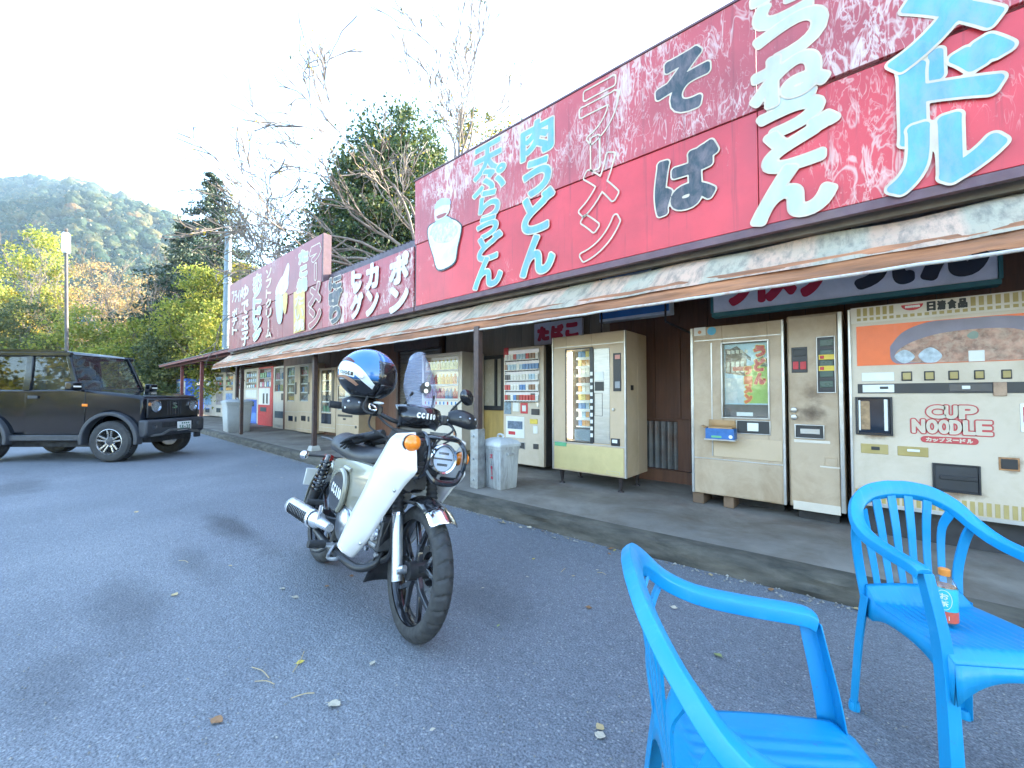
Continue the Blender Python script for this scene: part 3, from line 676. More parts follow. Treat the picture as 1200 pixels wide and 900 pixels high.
tube_m = M('lit_tube', (1, .95, .8), .4, emit=1.2)
ferrule = M('black_ink', (.02, .02, .02), .5)
PCOL = [(.5, .03, .03), (.62, .3, .05), (.6, .5, .12), (.06, .2, .45), (.7, .68, .62), (.1, .3, .12), (.25, .12, .06), (.55, .1, .2), (.35, .5, .6), (.03, .03, .04)]
prodm = [M(f'product_{k}', c, .3, var=.25, vs=30) for k, c in enumerate(PCOL)]
class VM:
    """a machine standing on the pavement: front on the plane Y, corners read off the photograph"""
    def __init__(s, name, label, Y, xl, xr, yt, yb, depth, skin, group=None, legs=.0, cat='vending machine'):
        s.Y = Y; a = W(xl, yb, Y); b = W(xr, yb, Y)
        s.X0, s.X1 = a.x, b.x; s.z0 = max(.135, a.z) if not legs else .13 + legs; s.z1 = W(xl, yt, Y).z; s.d = depth; s.skin = skin
        s.th = thing(name, label, cat, (s.X0, Y, .13), 0, group)
    def px(s, r):                                   # (left, right, top, bottom) in the photograph -> X0, X1, Z0, Z1
        return W(r[0], r[3], s.Y).x, W(r[1], r[3], s.Y).x, W(r[0], r[3], s.Y).z, W(r[0], r[2], s.Y).z
    def shell(s, win=None, wd=.16, back=None, x0=None, x1=None, name='cabinet', top=None):
        x0 = s.X0 if x0 is None else x0; x1 = s.X1 if x1 is None else x1; Y = s.Y; m = MB()
        if win is None: m.box((x0, Y, s.z0), (x1, Y + s.d, s.z1)); o = part(m, name, s.skin, s.th, bevel=.007); return o
        a, b, c, d = s.px(win) if len(win) == 4 and win[0] > 50 else win
        m.box((x0, Y + wd, s.z0), (x1, Y + s.d, s.z1))
        o = part(m, name, s.skin, s.th, bevel=.007)
        f = MB().box((x0, Y, s.z0), (a, Y + wd + .001, s.z1)).box((b, Y, s.z0), (x1, Y + wd + .001, s.z1)).box((a, Y + .001, d), (b, Y + wd + .001, s.z1 - .001)).box((a, Y + .001, s.z0 + .001), (b, Y + wd + .001, c))
        part(f, 'front_frame', s.skin, s.th, bevel=.004)
        part(MB().box((a + .001, Y + wd - .006, c + .001), (b - .001, Y + wd - .002, d - .001)), 'display_back', back or inside, s.th)
        return a, b, c, d
    def pane(s, q, dy=.012): part(MB().box((q[0] + .001, s.Y + dy, q[2] + .001), (q[1] - .001, s.Y + dy + .004, q[3] - .001)), 'window', pane, s.th, smooth=0)
    def panel(s, name, r, m, out=.006, inn=.004, bevel=.003):
        q = s.px(r) if r[0] > 50 else r
        return part(MB().box((q[0], s.Y - out, q[2]), (q[1], s.Y + inn, q[3])), name, m, s.th, bevel=bevel)
    def rim(s, name, r, m, t=.012, out=.012):
        a, b, c, d = s.px(r) if r[0] > 50 else r; Y = s.Y
        return part(MB().box((a - t, Y - out, c - t), (a, Y + .01, d + t)).box((b, Y - out, c - t), (b + t, Y + .01, d + t)).box((a, Y - out + .001, d), (b, Y + .01, d + t)).box((a, Y - out + .001, c - t), (b, Y + .01, c)), name, m, s.th, bevel=.002)
    def seam(s, z, x0=None, x1=None, m=None):
        part(MB().box((x0 or s.X0 + .004, s.Y - .003, z - .004), (x1 or s.X1 - .004, s.Y + .002, z + .004)), 'seam', m or alum, s.th)
    def goods(s, q, rows, cols, seed, kind='can', dy=.03, cs=None, fill=.78, shelf=True, h=.55, tags=True):
        """rows of samples behind the window: every bottle, can or packet is a part"""
        rg = random.Random(seed); a, b, c, d = q; rh = (d - c) / rows; cw = (b - a) / cols
        key = ('goods', round(cw, 3), round(rh, 3), kind)
        hh = rh * h; rr = cw * fill / 2
        if key not in MATS:
            mb = MB()
            if kind == 'can': mb.lathe([(rr * .8, 0), (rr, hh * .06), (rr, hh * .9), (rr * .75, hh)], n=8)
            elif kind == 'bottle': mb.lathe([(rr * .9, 0), (rr, hh * .08), (rr, hh * .6), (rr * .4, hh * .82), (rr * .4, hh)], n=8)
            else: mb.box((-rr, -rr * .5, 0), (rr, rr * .5, hh))
            MATS[key] = [mb.mesh('sample') for _ in prodm]
            for me, pm in zip(MATS[key], prodm): me.materials.append(pm); (me.shade_smooth() if kind != 'box' else None); (me.set_sharp_from_angle(angle=R(40)) if kind != 'box' else None)
        inv = s.th.matrix_basis.inverted()
        for r in range(rows):
            z = c + r * rh
            if shelf:
                part(MB().box((a + .002, s.Y + dy - .02, z + .004), (b - .002, s.Y + dy + .09, z + .016)), 'shelf', paleins, s.th)
                if tags: part(MB().box((a + .004, s.Y + dy - .024, z - .016 if r else z), (b - .004, s.Y + dy - .0205, z + .014)), 'price_strip', labelw, s.th)
            run = rg.randrange(10)
            for k in range(cols):
                if rg.random() < .55: run = rg.choice(cs) if cs else rg.randrange(10)
                o = bpy.data.objects.new('sample', MATS[key][run]); SC.collection.objects.link(o); o.parent = s.th
                o.location = inv @ Vector((a + (k + .5) * cw, s.Y + dy + .035, z + .017))
    def legs(s, inset=.08):
        for x in (s.X0 + inset, s.X1 - inset):
            for y in (s.Y + .06, s.Y + s.d - .08):
                part(MB().lathe([(.035, s.z0 - .001), (.03, s.z0 - .03), (.012, .16), (.012, .145), (.032, .143), (.036, .131)], (x, y, 0), n=10), 'leg', darkmetal, s.th)

# --- udon and ramen machine -------------------------------------------------------
u = VM('noodle_machine', 'dirty cream two door noodle machine with painted shop picture in its window', 4.09, 812, 992, 385, 576, .72, creamd)
xm = W(920.5, 500, 4.09).x; xr2 = W(924, 500, 4.09).x
win = u.px((847.5, 900.5, 403, 488.5))
u.shell(win, .1, x1=xm, name='left_cabinet')
part(MB().box((xr2, u.Y + .012, u.z0), (u.X1, u.Y + u.d, u.z1 + .02)), 'right_cabinet', creamd, u.th, bevel=.007)
part(MB().box((xr2 + .01, u.Y - .006, u.z0 + .015), (u.X1 - .035, u.Y + .011, u.z1 + .005)), 'right_door', creamd, u.th, bevel=.006)
part(MB().box((u.X1 - .033, u.Y - .008, u.z0), (u.X1 - .004, u.Y + .012, u.z1 + .015)).box((u.X0 - .006, u.Y - .006, u.z0), (u.X0 + .018, u.Y + .03, u.z1)).box((xm - .02, u.Y - .006, u.z0), (xm, u.Y + .03, u.z1)), 'edge_trim', alum, u.th, bevel=.003)
for x0, x1, y, n in ((814, 917, 400, 'seam'), (814, 917, 535.5, 'seam')):
    zz_ = W(x0, y, u.Y).z; u.seam(zz_, W(x0, y, u.Y).x, xm - .022)
u.seam(W(926, 388, u.Y).z, xr2 + .012, u.X1 - .036); u.seam(W(926, 546, u.Y).z, xr2 + .012, u.X1 - .036, creamd)
part(MB().box((W(834.5, 480, u.Y).x - .005, u.Y - .004, W(834, 534, u.Y).z), (W(834.5, 480, u.Y).x + .005, u.Y + .002, W(834, 402, u.Y).z)), 'seam', alum, u.th)
u.panel('front_door', (836, 916.5, 402, 534), creamd, .004)  if False else None
u.rim('window_frame', (847.5, 900.5, 403, 488.5), alum, .012, .012); u.pane(win, .02)
# picture in the window, lit from behind
a, b, c, d = win; Y = u.Y; pm = lambda n, col: M('print_' + n, [k * .8 for k in col], .35, var=.06, vs=14, emit=.035)
zm = c + (d - c) * .17
pic = part(MB().box((a + .004, Y + .06, zm), (b - .004, Y + .07, d - .004)), 'picture', pm('sky', (.42, .62, .72)), u.th)
def pz(p, m, lift, nm='print_shape'):
    mb = MB(); mb.add([(a + (b - a) * x_, Y + .06 - lift, zm + (d - zm) * z_) for x_, z_ in p], [tuple(range(len(p)))]); sub(mb, nm, m, pic, u.th, smooth=0)
pz([(.52, .02), (.97, .02), (.97, .62), (.8, .7), (.6, .62), (.52, .5)], pm('green', (.35, .55, .1)), .001)
pz([(.03, .02), (.52, .02), (.52, .42), (.03, .44)], pm('pale_wall', (.55, .62, .62)), .0012)
pz([(.03, .52), (.52, .46), (.52, .8), (.2, .92), (.03, .92)], pm('brown_house', (.16, .1, .05)), .0014)
pz([(.03, .88), (.3, .96), (.62, .76), (.62, .7), (.3, .87), (.03, .8)], pm('roof', (.09, .07, .05)), .0016)
pz([(.72, .62), (.97, .6), (.97, .74), (.78, .8)], pm('hill', (.05, .09, .05)), .0016)
for k in range(4): pz([(.06 + k * .11, .53), (.13 + k * .11, .525), (.13 + k * .11, .7), (.06 + k * .11, .7)], pm('shoji', (.6, .58, .45)), .0018, 'print_window')
for k in range(5): pz([(.08 + k * .1, .9), (.15 + k * .1, .885), (.15 + k * .1, .83), (.08 + k * .1, .84)], pm('shoji', (.6, .58, .45)), .0018, 'print_window')
pz([(.2, .55), (.47, .55), (.47, .62), (.2, .62)], pm('banner', (.55, .12, .05)), .0022)
pz([(.08, .16), (.16, .2), (.3, .22), (.3, .12), (.22, .06), (.08, .08)], pm('figure', (.7, .7, .68)), .0022)
red_k, or_k = pm('red', (.6, .03, .02)), pm('orange', (.7, .13, .02))
def wr(chs, x0, x1, zs, m):
    for ch, (z0_, z1_) in zip(chs, zs):
        X0_, X1_, Z0_, Z1_ = a + (b - a) * x0, a + (b - a) * x1, zm + (d - zm) * z0_, zm + (d - zm) * z1_
        q = MB(); glyph(q, ch, X0_, X1_, Z0_, Z1_, Y + .0545, .009, None, 24); lo = sub(q, 'letter', m, pic, u.th, smooth=0)
        q = MB(); glyph(q, ch, X0_, X1_, Z0_, Z1_, Y + .0555, .014, None, 24, fatfit=.009); sub(q, 'letter_outline', pm('yellow', (.75, .6, .1)), pic, u.th, smooth=0)
wr('うどん', .68, .94, ((.76, .95), (.53, .74), (.32, .51)), red_k)
wr('ラ丨メン', .46, .64, ((.48, .62), (.33, .46), (.18, .33), (.02, .17)), or_k)
part(MB().box((a + .002, Y + .03, c + .002), (b - .002, Y + .085, zm - .002)), 'tray_back', M('tray_brown', (.13, .09, .07), .6), u.th)
part(MB().box((a + (b - a) * .3, Y + .022, c + .012), (a + (b - a) * .66, Y + .04, c + .045)), 'name_plate', labelw, u.th)
u.rim('slot_frame', (864, 902, 493, 507), alum, .007, .01); u.panel('slot', (864, 902, 493, 507), slotm, .002); u.panel('slot_button', (876, 889, 495.5, 505), labelw, .01)
u.panel('hatch_panel', (836.5, 917, 512, 534.5), creamp, .005)
u.panel('sticker', (813.5, 827, 383.5 + 1, 394), labelw, .003, bevel=0)
sd = W(834, 388, u.Y); part(MB().lathe([(.038, 0), (.038, .004)], (sd.x, u.Y - .004, sd.z), 'Y', 20), 'round_sticker', M('sticker_blue', (.1, .4, .58), .4), u.th)
sd = W(820, 389.5, u.Y); part(MB().lathe([(.016, 0), (.016, .002)], (sd.x, u.Y - .0052, sd.z), 'Y', 14), 'sticker_mark', M('sticker_orange', (.6, .25, .1), .4), u.th)
# right door fittings
Yr = u.Y - .006
def rp(name, r, m, out=.008): return u.panel(name, r, m, out + .006)
rp('coin_panel', (928, 946.5, 407.5, 437), blackp, .006); rp('coin_window', (930, 944, 410, 418), slotm, .01)
rp('price_label', (929.5, 936, 424, 433), redp, .009); rp('price_label', (938, 945, 424, 433), redp, .009)
u.rim('selector_frame', (959, 978.5, 396, 459.5), alum, .008, .016); rp('selector', (959, 978.5, 396, 459.5), blackp, .005)
for k in range(5): rp('selector_button', (961, 976.5, 398.5 + k * 12, 406 + k * 12), M('button_green', (.05, .09, .07), .3), .008)
for y in (416, 429): rp('warning_label', (959.5, 978, y, y + 6), yell, .011)
for y in (417, 430): rp('warning_cross', (961, 966, y, y + 4), redp, .012)
for y in (480.5, 489): q = W(930.5, y, Yr); part(MB().lathe([(.024, 0), (.02, -.014), (.008, -.018)], (q.x, Yr - .001, q.z), 'Y', 14), 'lock', steelm, u.th)
u.rim('return_frame', (933, 965, 498, 512), alum, .008, .022); rp('return_tray', (933, 965, 498, 512), slotm, .003); rp('return_flap', (938, 961, 502, 508), steelm, .01)
u.rim('keyhole_frame', (967, 980.5, 536.5, 545), creamp, .004, .012)
rp('peeling_strip', (930, 985.5, 586, 596), whitep, .003)
for r in ((930.5, 973, 514.5, 518), (961, 985, 545.5, 547.5)): rp('peeling_tape', r, whitep, .002)
u.panel('lower_panel', (814.5, 916.5, 537, 575), creamd, .004)
for x0, x1 in ((812, 825), (848, 860)):
    q0, q1 = W(x0, 580, u.Y + .04).x, W(x1, 580, u.Y + .04).x
    part(MB().box((q0, u.Y + .03, .131), (q1, u.Y + .3, u.z0 - .002)), 'timber_block', M('old_timber', (.16, .1, .06), .85, var=.3, vs=5, dirt=(.1, .07, .05)), u.th, bevel=.006)
part(MB().box((u.X0 + .3, u.Y + .25, .131), (xm - .05, u.Y + .6, u.z0 - .002)), 'base', dark, u.th)
part(MB().box((xr2 + .05, u.Y + .1, .131), (u.X1 - .05, u.Y + .6, u.z0 - .002)), 'base', dark, u.th)
def stain(th, name, x0, x1, z0, z1, Y, col, k=.8, sc=9.):
    """soot or rust worn into the paint: a thin film with a ragged edge"""
    m, t, b = nmat(name + '_film'); v = coords(t, 'Generated', (1, 0, 1)); mp = N(t, 'Mapping'); mp.inputs['Location'].default_value = (-.5, 0, -.5); t.links.new(v, mp.inputs[0])
    ln = N(t, 'VectorMath', operation='LENGTH'); t.links.new(mp.outputs[0], ln.inputs[0])
    f = math_n(t, 'ADD', math_n(t, 'SUBTRACT', .5, ln.outputs['Value']), math_n(t, 'MULTIPLY', math_n(t, 'SUBTRACT', noise_n(t, coords(t), sc, 6, .65), .5), .9))
    t.links.new(ramp(t, f, [(.1, 0.), (.5, k)]), b.inputs['Alpha']); b.inputs['Base Color'].default_value = (*col, 1); b.inputs['Roughness'].default_value = .8
    mb = MB(); mb.add([(x0, Y, z0), (x1, Y, z0), (x1, Y, z1), (x0, Y, z1)], [(0, 1, 2, 3)]); part(mb, name, m, th, smooth=0)
for r_, c__, k_ in (((926, 978, 466, 500), (.10, .06, .04), .6), ((934, 972, 446, 474), (.16, .1, .065), .4)):
    q = u.px(r_); stain(u.th, 'soot_stain', q[0], q[1], q[2], q[3], u.Y - .0105, c__, k_)
# cardboard box on the ledge
q = W(829, 505, u.Y - .0); bx0, bx1 = W(829, 505, u.Y - .05).x, W(862, 505, u.Y - .05).x
zc = W(829, 513, u.Y - .05).z; zd = W(829, 501, u.Y - .05).z
part(MB().box((bx0 - .01, u.Y - .12, zc - .012), (bx1 + .01, u.Y - .004, zc - .001)), 'ledge', alum, u.th)
cb = thing('carton', 'open blue and brown cardboard box on the ledge of the noodle machine', 'box', ((bx0 + bx1) / 2, u.Y - .06, zc))
cbm = M('cardboard', (.4, .24, .11), .8, var=.1); cbb = M('carton_blue', (.03, .12, .32), .5, var=.2, vs=20)
m_ = MB().box((bx0, u.Y - .115, zc), (bx1, u.Y - .11, zd)).box((bx0, u.Y - .012, zc), (bx1, u.Y - .008, zd)).box((bx0, u.Y - .1099, zc), (bx0 + .004, u.Y - .0121, zd)).box((bx1 - .004, u.Y - .1099, zc), (bx1, u.Y - .0121, zd)).box((bx0 + .0041, u.Y - .1099, zc), (bx1 - .0041, u.Y - .0121, zc + .004))
part(m_, 'box_body', cbb, cb)
part(MB().add([(bx0, u.Y - .012, zd), (bx1, u.Y - .012, zd), (bx1 - .01, u.Y - .02, zd + .07), (bx0 + .01, u.Y - .02, zd + .075)], [(0, 1, 2, 3)]), 'flap', cbm, cb, sol=.004)
part(MB().box((bx0 + .02, u.Y - .1, zc + .005), (bx1 - .02, u.Y - .02, zd + .012)), 'contents', cbm, cb, bevel=.004)
part(MB().add([(bx0, u.Y - .11, zd), (bx0, u.Y - .012, zd), (bx0 - .045, u.Y - .02, zd + .02), (bx0 - .045, u.Y - .1, zd + .015)], [(0, 1, 2, 3)]), 'flap', cbm, cb, sol=.004)
part(MB().box((bx0 + .05, u.Y - .1165, zc + .012), (bx1 - .1, u.Y - .1152, zc + .03)), 'printed_band', greenl, cb)
q = W(856, 510, u.Y - .12); part(MB().lathe([(.016, 0), (.016, .0015)], (q.x, u.Y - .1168, zc + .025), 'Y', 14), 'printed_badge', labelw, cb)

# --- cup noodle machine ---------------------------------------------------------
c_ = VM('cup_noodle_machine', 'pale grey cup noodle machine with gold squares and orange bowl picture', 3.98, 999, 1300, 363, 590, .75, ivory)
c_.X1 = c_.X0 + (W(1200, 500, 3.98).x - c_.X0) * 1.22
part(MB().box((c_.X0, c_.Y, c_.z0), (c_.X1, c_.Y + c_.d, c_.z1)), 'cabinet', ivory, c_.th, bevel=.008)
part(MB().box((c_.X0 - .004, c_.Y - .012, c_.z0), (c_.X0 + .012, c_.Y + .02, c_.z1)), 'edge_trim', alum, c_.th, bevel=.003)
zt0, zt1 = W(1004, 379, c_.Y).z, W(1004, 361, c_.Y).z
hdr = part(MB().box((c_.X0 + .014, c_.Y - .004, zt0), (c_.X1 - .01, c_.Y + .002, zt1)), 'header', whitep, c_.th)
hh = zt1 - zt0; px0 = W(1002, 370, c_.Y).x; gx = W(1012, 370, c_.Y).x - W(1004.6, 370, c_.Y).x
Xl, Xr = W(1054, 370, c_.Y).x, W(1136, 360, c_.Y).x
x = px0 + .01
while x < c_.X1 - .05:
    if not (Xl < x + gx / 2 < Xr): sub(MB().box((x, c_.Y - .0055, zt0 + hh * .42), (x + gx * .62, c_.Y - .003, zt0 + hh * .93)), 'gold_square', goldm, hdr, c_.th)
    sub(MB().box((x, c_.Y - .0055, zt0 + hh * .12), (x + gx * .62, c_.Y - .003, zt0 + hh * .3)), 'gold_square', goldm, hdr, c_.th)
    x += gx
q0, q1 = W(1056, 366, c_.Y).x, W(1082, 366, c_.Y).x; zc_ = zt0 + hh * .86; rr_ = (q1 - q0) / 2
mb = MB(); mb.add([((q0 + q1) / 2 - rr_, c_.Y - .0062, zc_)] + [((q0 + q1) / 2 + rr_ * math.cos(R(180 + k * 10)), c_.Y - .0062, zc_ + rr_ * .75 * math.sin(R(180 + k * 10))) for k in range(19)], [tuple(range(20))])
sub(mb, 'emblem', redp, hdr, c_.th, smooth=0)
letters(c_.th, 'nissin', labelw, q0 + .02, q1 - .02, zc_ - rr_ * .42, zc_ - rr_ * .12, c_.Y - .0072, .0022, 16, .2, par=hdr)
letters(c_.th, '日清食品', ferrule, W(1086, 366, c_.Y).x, W(1134, 366, c_.Y).x, zt0 + hh * .36, zt0 + hh * .92, c_.Y - .0066, .004, 24, par=hdr)
def cp(name, r, m, out=.006, bevel=.003): return c_.panel(name, r, m, out, bevel=bevel)
pr = c_.px((1004.5, 1210, 383, 429)); Xp1 = W(1212, 380, c_.Y).x
def lin(xp, top, slope): return top + slope * (xp - 1004.5)
pp = part(MB().box((pr[0], c_.Y - .003, pr[2]), (c_.X1 - .12, c_.Y + .002, pr[3])), 'picture', M('print_orange', (.5, .13, .012), .35, var=.25, vs=3), c_.th)
def cpoly(name, pts, m, lift):
    P = catmull([W(x_, y_, c_.Y) for x_, y_ in pts], 5, True); mb = MB(); mb.add([(p.x, c_.Y - lift, min(max(p.z, pr[2] + .004), pr[3] - .004)) for p in P], [tuple(range(len(P)))]); sub(mb, name, m, pp, c_.th, smooth=0)
cpoly('bowl_print', [(1043, 410), (1046, 402), (1060, 388), (1090, 377), (1140, 372), (1190, 370), (1225, 376), (1235, 420), (1190, 428), (1100, 430), (1050, 426)], M('print_lilac', (.2, .165, .2), .4, var=.12), .0045)
cpoly('noodle_print', [(1049, 415), (1066, 402), (1100, 391), (1150, 385), (1195, 386), (1212, 400), (1210, 422), (1150, 426), (1060, 424)], M('print_noodle', (.33, .17, .11), .4, var=.6, vs=16, dirt=(.55, .4, .28), da=.7, ds=22), .0058)
cpoly('greens_print', [(1133, 393), (1140, 388), (1146, 390), (1145, 396), (1137, 397)], M('print_greens', (.2, .24, .18), .5), .0068)
for x_, y_, w_, h_ in ((1060, 418, 12, 8), (1090, 417, 14, 10)): cpoly('badge_print', [(x_ - w_, y_), (x_, y_ - h_), (x_ + w_, y_), (x_, y_ + h_)], M('print_badge', (.4, .45, .48), .4, var=.3, vs=30), .0072)
cp('price_card', (1135, 1154, 411, 424), labelw, .009)
cp('stripe_dark', (1004.5, 1300, 449.5, 461), blackp, .005) if False else None
zk0, zk1 = W(1006, 461, c_.Y).z, W(1006, 450, c_.Y).z
part(MB().box((pr[0], c_.Y - .005, zk0), (c_.X1 - .03, c_.Y + .002, zk1)), 'dark_band', blackp, c_.th)
cp('button_card', (1010, 1048, 437, 447), labelw, .004); cp('coin_label', (1011, 1048, 451, 460), labelw, .008); cp('coin_slot', (1031, 1041, 453, 456), slotm, .01)
for x_ in (1057, 1083.5, 1112, 1142, 1174): cp('select_frame', (x_ - .5, x_ + 12, 435.5 - (x_ - 1057) * .02, 446.5 - (x_ - 1057) * .02), blackp, .006); cp('select_button', (x_ + 1, x_ + 10.5, 437 - (x_ - 1057) * .02, 445 - (x_ - 1057) * .02), goldm, .011)
cp('band_window', (1112, 1163, 450, 459), M('smoke_panel', (.06, .06, .065), .2), .008); cp('band_label', (1127, 1137, 452, 456), labelw, .01); cp('rust_paper', (1164, 1180, 448, 464), M('rust_paper', (.4, .26, .17), .8, var=.3, vs=20), .012)
q = c_.px((1004.5, 1045, 466, 508)); c_.rim('hatch_frame', (1005.5, 1044, 467, 507), blackp, .012, .016); cp('hatch_window', (1006, 1044, 467, 507), M('dark_glass', (.02, .025, .035), .08), .003); cp('hatch_strip', (1036.5, 1041, 468, 505), labelw, .006); cp('hatch_strip', (1006.5, 1009, 469, 504), labelw, .006); cp('peeled_sticker', (1009, 1020, 470, 503), M('peeled_brown', (.3, .19, .1), .8, var=.4, vs=25), .005)
cp('slot_plate', (1009, 1041, 519.5, 530.5), goldm, .005); cp('slot', (1021, 1031, 523, 527), slotm, .008)
cp('slot_plate', (1052, 1088, 522.5, 533.5), goldm, .005); cp('slot_label', (1063, 1078, 526, 529), labelw, .007)
c_.rim('flap_frame', (1095.5, 1147, 544, 573), blackp, .01, .014); cp('flap', (1095.5, 1147, 544, 573), M('flap_dark', (.025, .025, .027), .4, var=.4), .004); cp('flap_bar', (1101, 1146, 556, 561), blackp, .012)
cp('small_window', (1173, 1193, 537.5, 549), blackp, .008); cp('rust_mark', (1170.5, 1195.5, 535.5, 551), M('rust_stain', (.32, .16, .07), .9, var=.4, vs=30), .003)
cp('right_card', (1196, 1215, 473, 506), labelw, .006); cp('right_card_print', (1199, 1214, 477, 495), redp, .008)
for r_, c__, k_ in (((1002, 1052, 500, 516), (.25, .12, .05), .7), ((1088, 1160, 568, 584), (.22, .12, .06), .6), ((1166, 1205, 528, 560), (.25, .13, .06), .7), ((1000, 1030, 560, 600), (.25, .17, .1), .5)):
    q = c_.px(r_); stain(c_.th, 'rust_stain', q[0], q[1], q[2], q[3], c_.Y - .0028, c__, k_)
red_l = M('logo_red', (.45, .05, .05), .5, var=.1)
def logo(text, xs, y0, y1, fat=.006, rim=.007):
    for ch, (x0, x1) in zip(text, xs):
        X0, X1 = W(x0, y0, c_.Y).x, W(x1, y0, c_.Y).x; Z1_, Z0_ = W(1115, y0, c_.Y).z, W(1115, y1, c_.Y).z
        q = MB(); glyph(q, ch, X0, X1, Z0_, Z1_, c_.Y - .005, fat, None, 34); lo = part(q, 'letter', ivory, c_.th, smooth=0)
        q = MB(); glyph(q, ch, X0, X1, Z0_, Z1_, c_.Y - .0035, fat + rim, None, 34, fatfit=fat); sub(q, 'letter_outline', red_l, lo, c_.th, smooth=0)
logo('CUP', ((1085, 1108), (1106, 1122), (1123, 1145)), 475, 491)
logo('NOODLE', ((1068, 1084), (1085, 1099), (1099, 1113), (1112, 1127), (1128, 1143), (1143, 1163)), 492, 509)
q = c_.px((1079, 1147, 511, 520)); mb = MB(); z5 = W(1113, 516, c_.Y).z; h5 = .022
mb.add([(X, c_.Y - .0036, z5 + dz) for X, dz in [(q[0] + h5 + h5 * math.cos(R(90 + k * 15)), h5 * math.sin(R(90 + k * 15))) for k in range(13)] + [(q[1] - h5 + h5 * math.cos(R(270 + k * 15)), h5 * math.sin(R(270 + k * 15))) for k in range(13)]], [tuple(range(26))])
pill = part(mb, 'logo_band', red_l, c_.th, smooth=0); letters(c_.th, 'カップヌ―ドル'.replace('―', 'ー'), ivory, q[0] + .025, q[1] - .025, z5 - .014, z5 + .014, c_.Y - .0046, .002, 18, par=pill)
x = c_.X0 + .02; gz0 = W(1030, 600, c_.Y).z
for k in range(60):
    if x > c_.X1 - .04: break
    part(MB().box((x, c_.Y - .003, c_.z0 + .03), (x + gx * .6, c_.Y + .001, c_.z0 + .115)), 'gold_square', goldm, c_.th); x += gx
part(MB().box((c_.X0, c_.Y - .006, c_.z0 + .001), (c_.X1, c_.Y + .002, c_.z0 + .025)), 'bottom_trim', alum, c_.th)
part(MB().box((c_.X0 + .05, c_.Y + .1, .131), (c_.X1 - .05, c_.Y + .65, c_.z0 - .002)), 'base', dark, c_.th)

# --- tall glass front machine ----------------------------------------------------
g_ = VM('snack_machine', 'cream machine on thin legs with tall lit glass column and bare metal strip', 4.0, 648, 734, 396, 549, .55, creamp)
win = g_.px((664, 694, 410.5, 516))
g_.shell(win, .3); [part(MB().box((q_ - .004, g_.Y - .01, g_.z0), (q_ + .014, g_.Y + .02, g_.z1)), 'edge_trim', alum, g_.th, bevel=.003) for q_ in (g_.X0, g_.X1 - .01)]
g_.seam(W(651, 408, g_.Y).z); g_.seam(W(649, 517, g_.Y).z)
g_.rim('window_frame', (664, 694, 410.5, 516), blackp, .012, .008); g_.pane(win, .01)
part(MB().cyl((win[0] + .03, g_.Y + .05, win[2] + .02), (win[0] + .03, g_.Y + .05, win[3] - .02), .016, n=10), 'light_tube', tube_m, g_.th)
g_.goods((win[0] + .07, win[1] - .02, win[2] + .15, win[3]), 9, 5, 3, 'box', dy=.12, cs=[2, 4, 4, 6, 1, 8], fill=.9, h=.72)
part(MB().box((win[0] + .07, g_.Y + .06, win[2] + .004), (win[1] - .02, g_.Y + .2, win[2] + .13)), 'bottom_tray', M('tray_grey', (.25, .28, .3), .4), g_.th)
part(MB().box((W(692, 460, g_.Y).x, g_.Y - .014, win[2]), (W(696, 460, g_.Y).x, g_.Y + .0, win[3])), 'key_rail', blackp, g_.th)
for k in range(10): part(MB().box((W(692.6, 460, g_.Y).x, g_.Y - .019, win[2] + .06 + k * .075), (W(695.4, 460, g_.Y).x, g_.Y - .013, win[2] + .1 + k * .075)), 'key', labelw, g_.th)
g_.panel('metal_strip', (696.5, 715, 409, 519), steelm, .005); g_.panel('coin_plate', (697.5, 708, 436, 446), labelw, .01); g_.panel('coin_unit', (697.5, 708, 447.5, 458), blackp, .012)
g_.rim('note_frame', (697.5, 706, 461, 487), blackp, .004, .009)
g_.panel('instruction_strip', (719, 728, 414, 458.5), blackp, .008); g_.panel('instruction_head', (721, 727, 416, 421), M('label_pink', (.6, .25, .2), .5), .011); g_.panel('instruction_text', (721, 727, 447, 455), M('grey_print', (.25, .25, .25), .5), .011)
q = W(719, 480, g_.Y); part(MB().lathe([(.018, 0), (.014, -.012), (.004, -.014)], (q.x, g_.Y - .001, q.z), 'Y', 12), 'lock', steelm, g_.th)
g_.panel('lower_panel', (650, 731, 519, 548), M('yellowed_paint', (.56, .44, .2), .4, var=.08, dirt=(.4, .28, .12), da=.4), .004)
g_.panel('return_cup', (716.5, 726.5, 513.5, 522), blackp, .012); g_.panel('return_label', (718, 724, 515, 519), labelw, .016)
g_.panel('green_sticker', (650.5, 664, 517.5, 522), greenl, .008)
g_.rim('number_plate', (711.5, 726, 551.8, 554.6), alum, .003, .006)
part(MB().box((g_.X1 - .001, g_.Y + .12, W(740, 457, g_.Y).z), (g_.X1 + .006, g_.Y + .18, W(740, 451, g_.Y).z)), 'side_socket', blackp, g_.th)
g_.legs(.09)

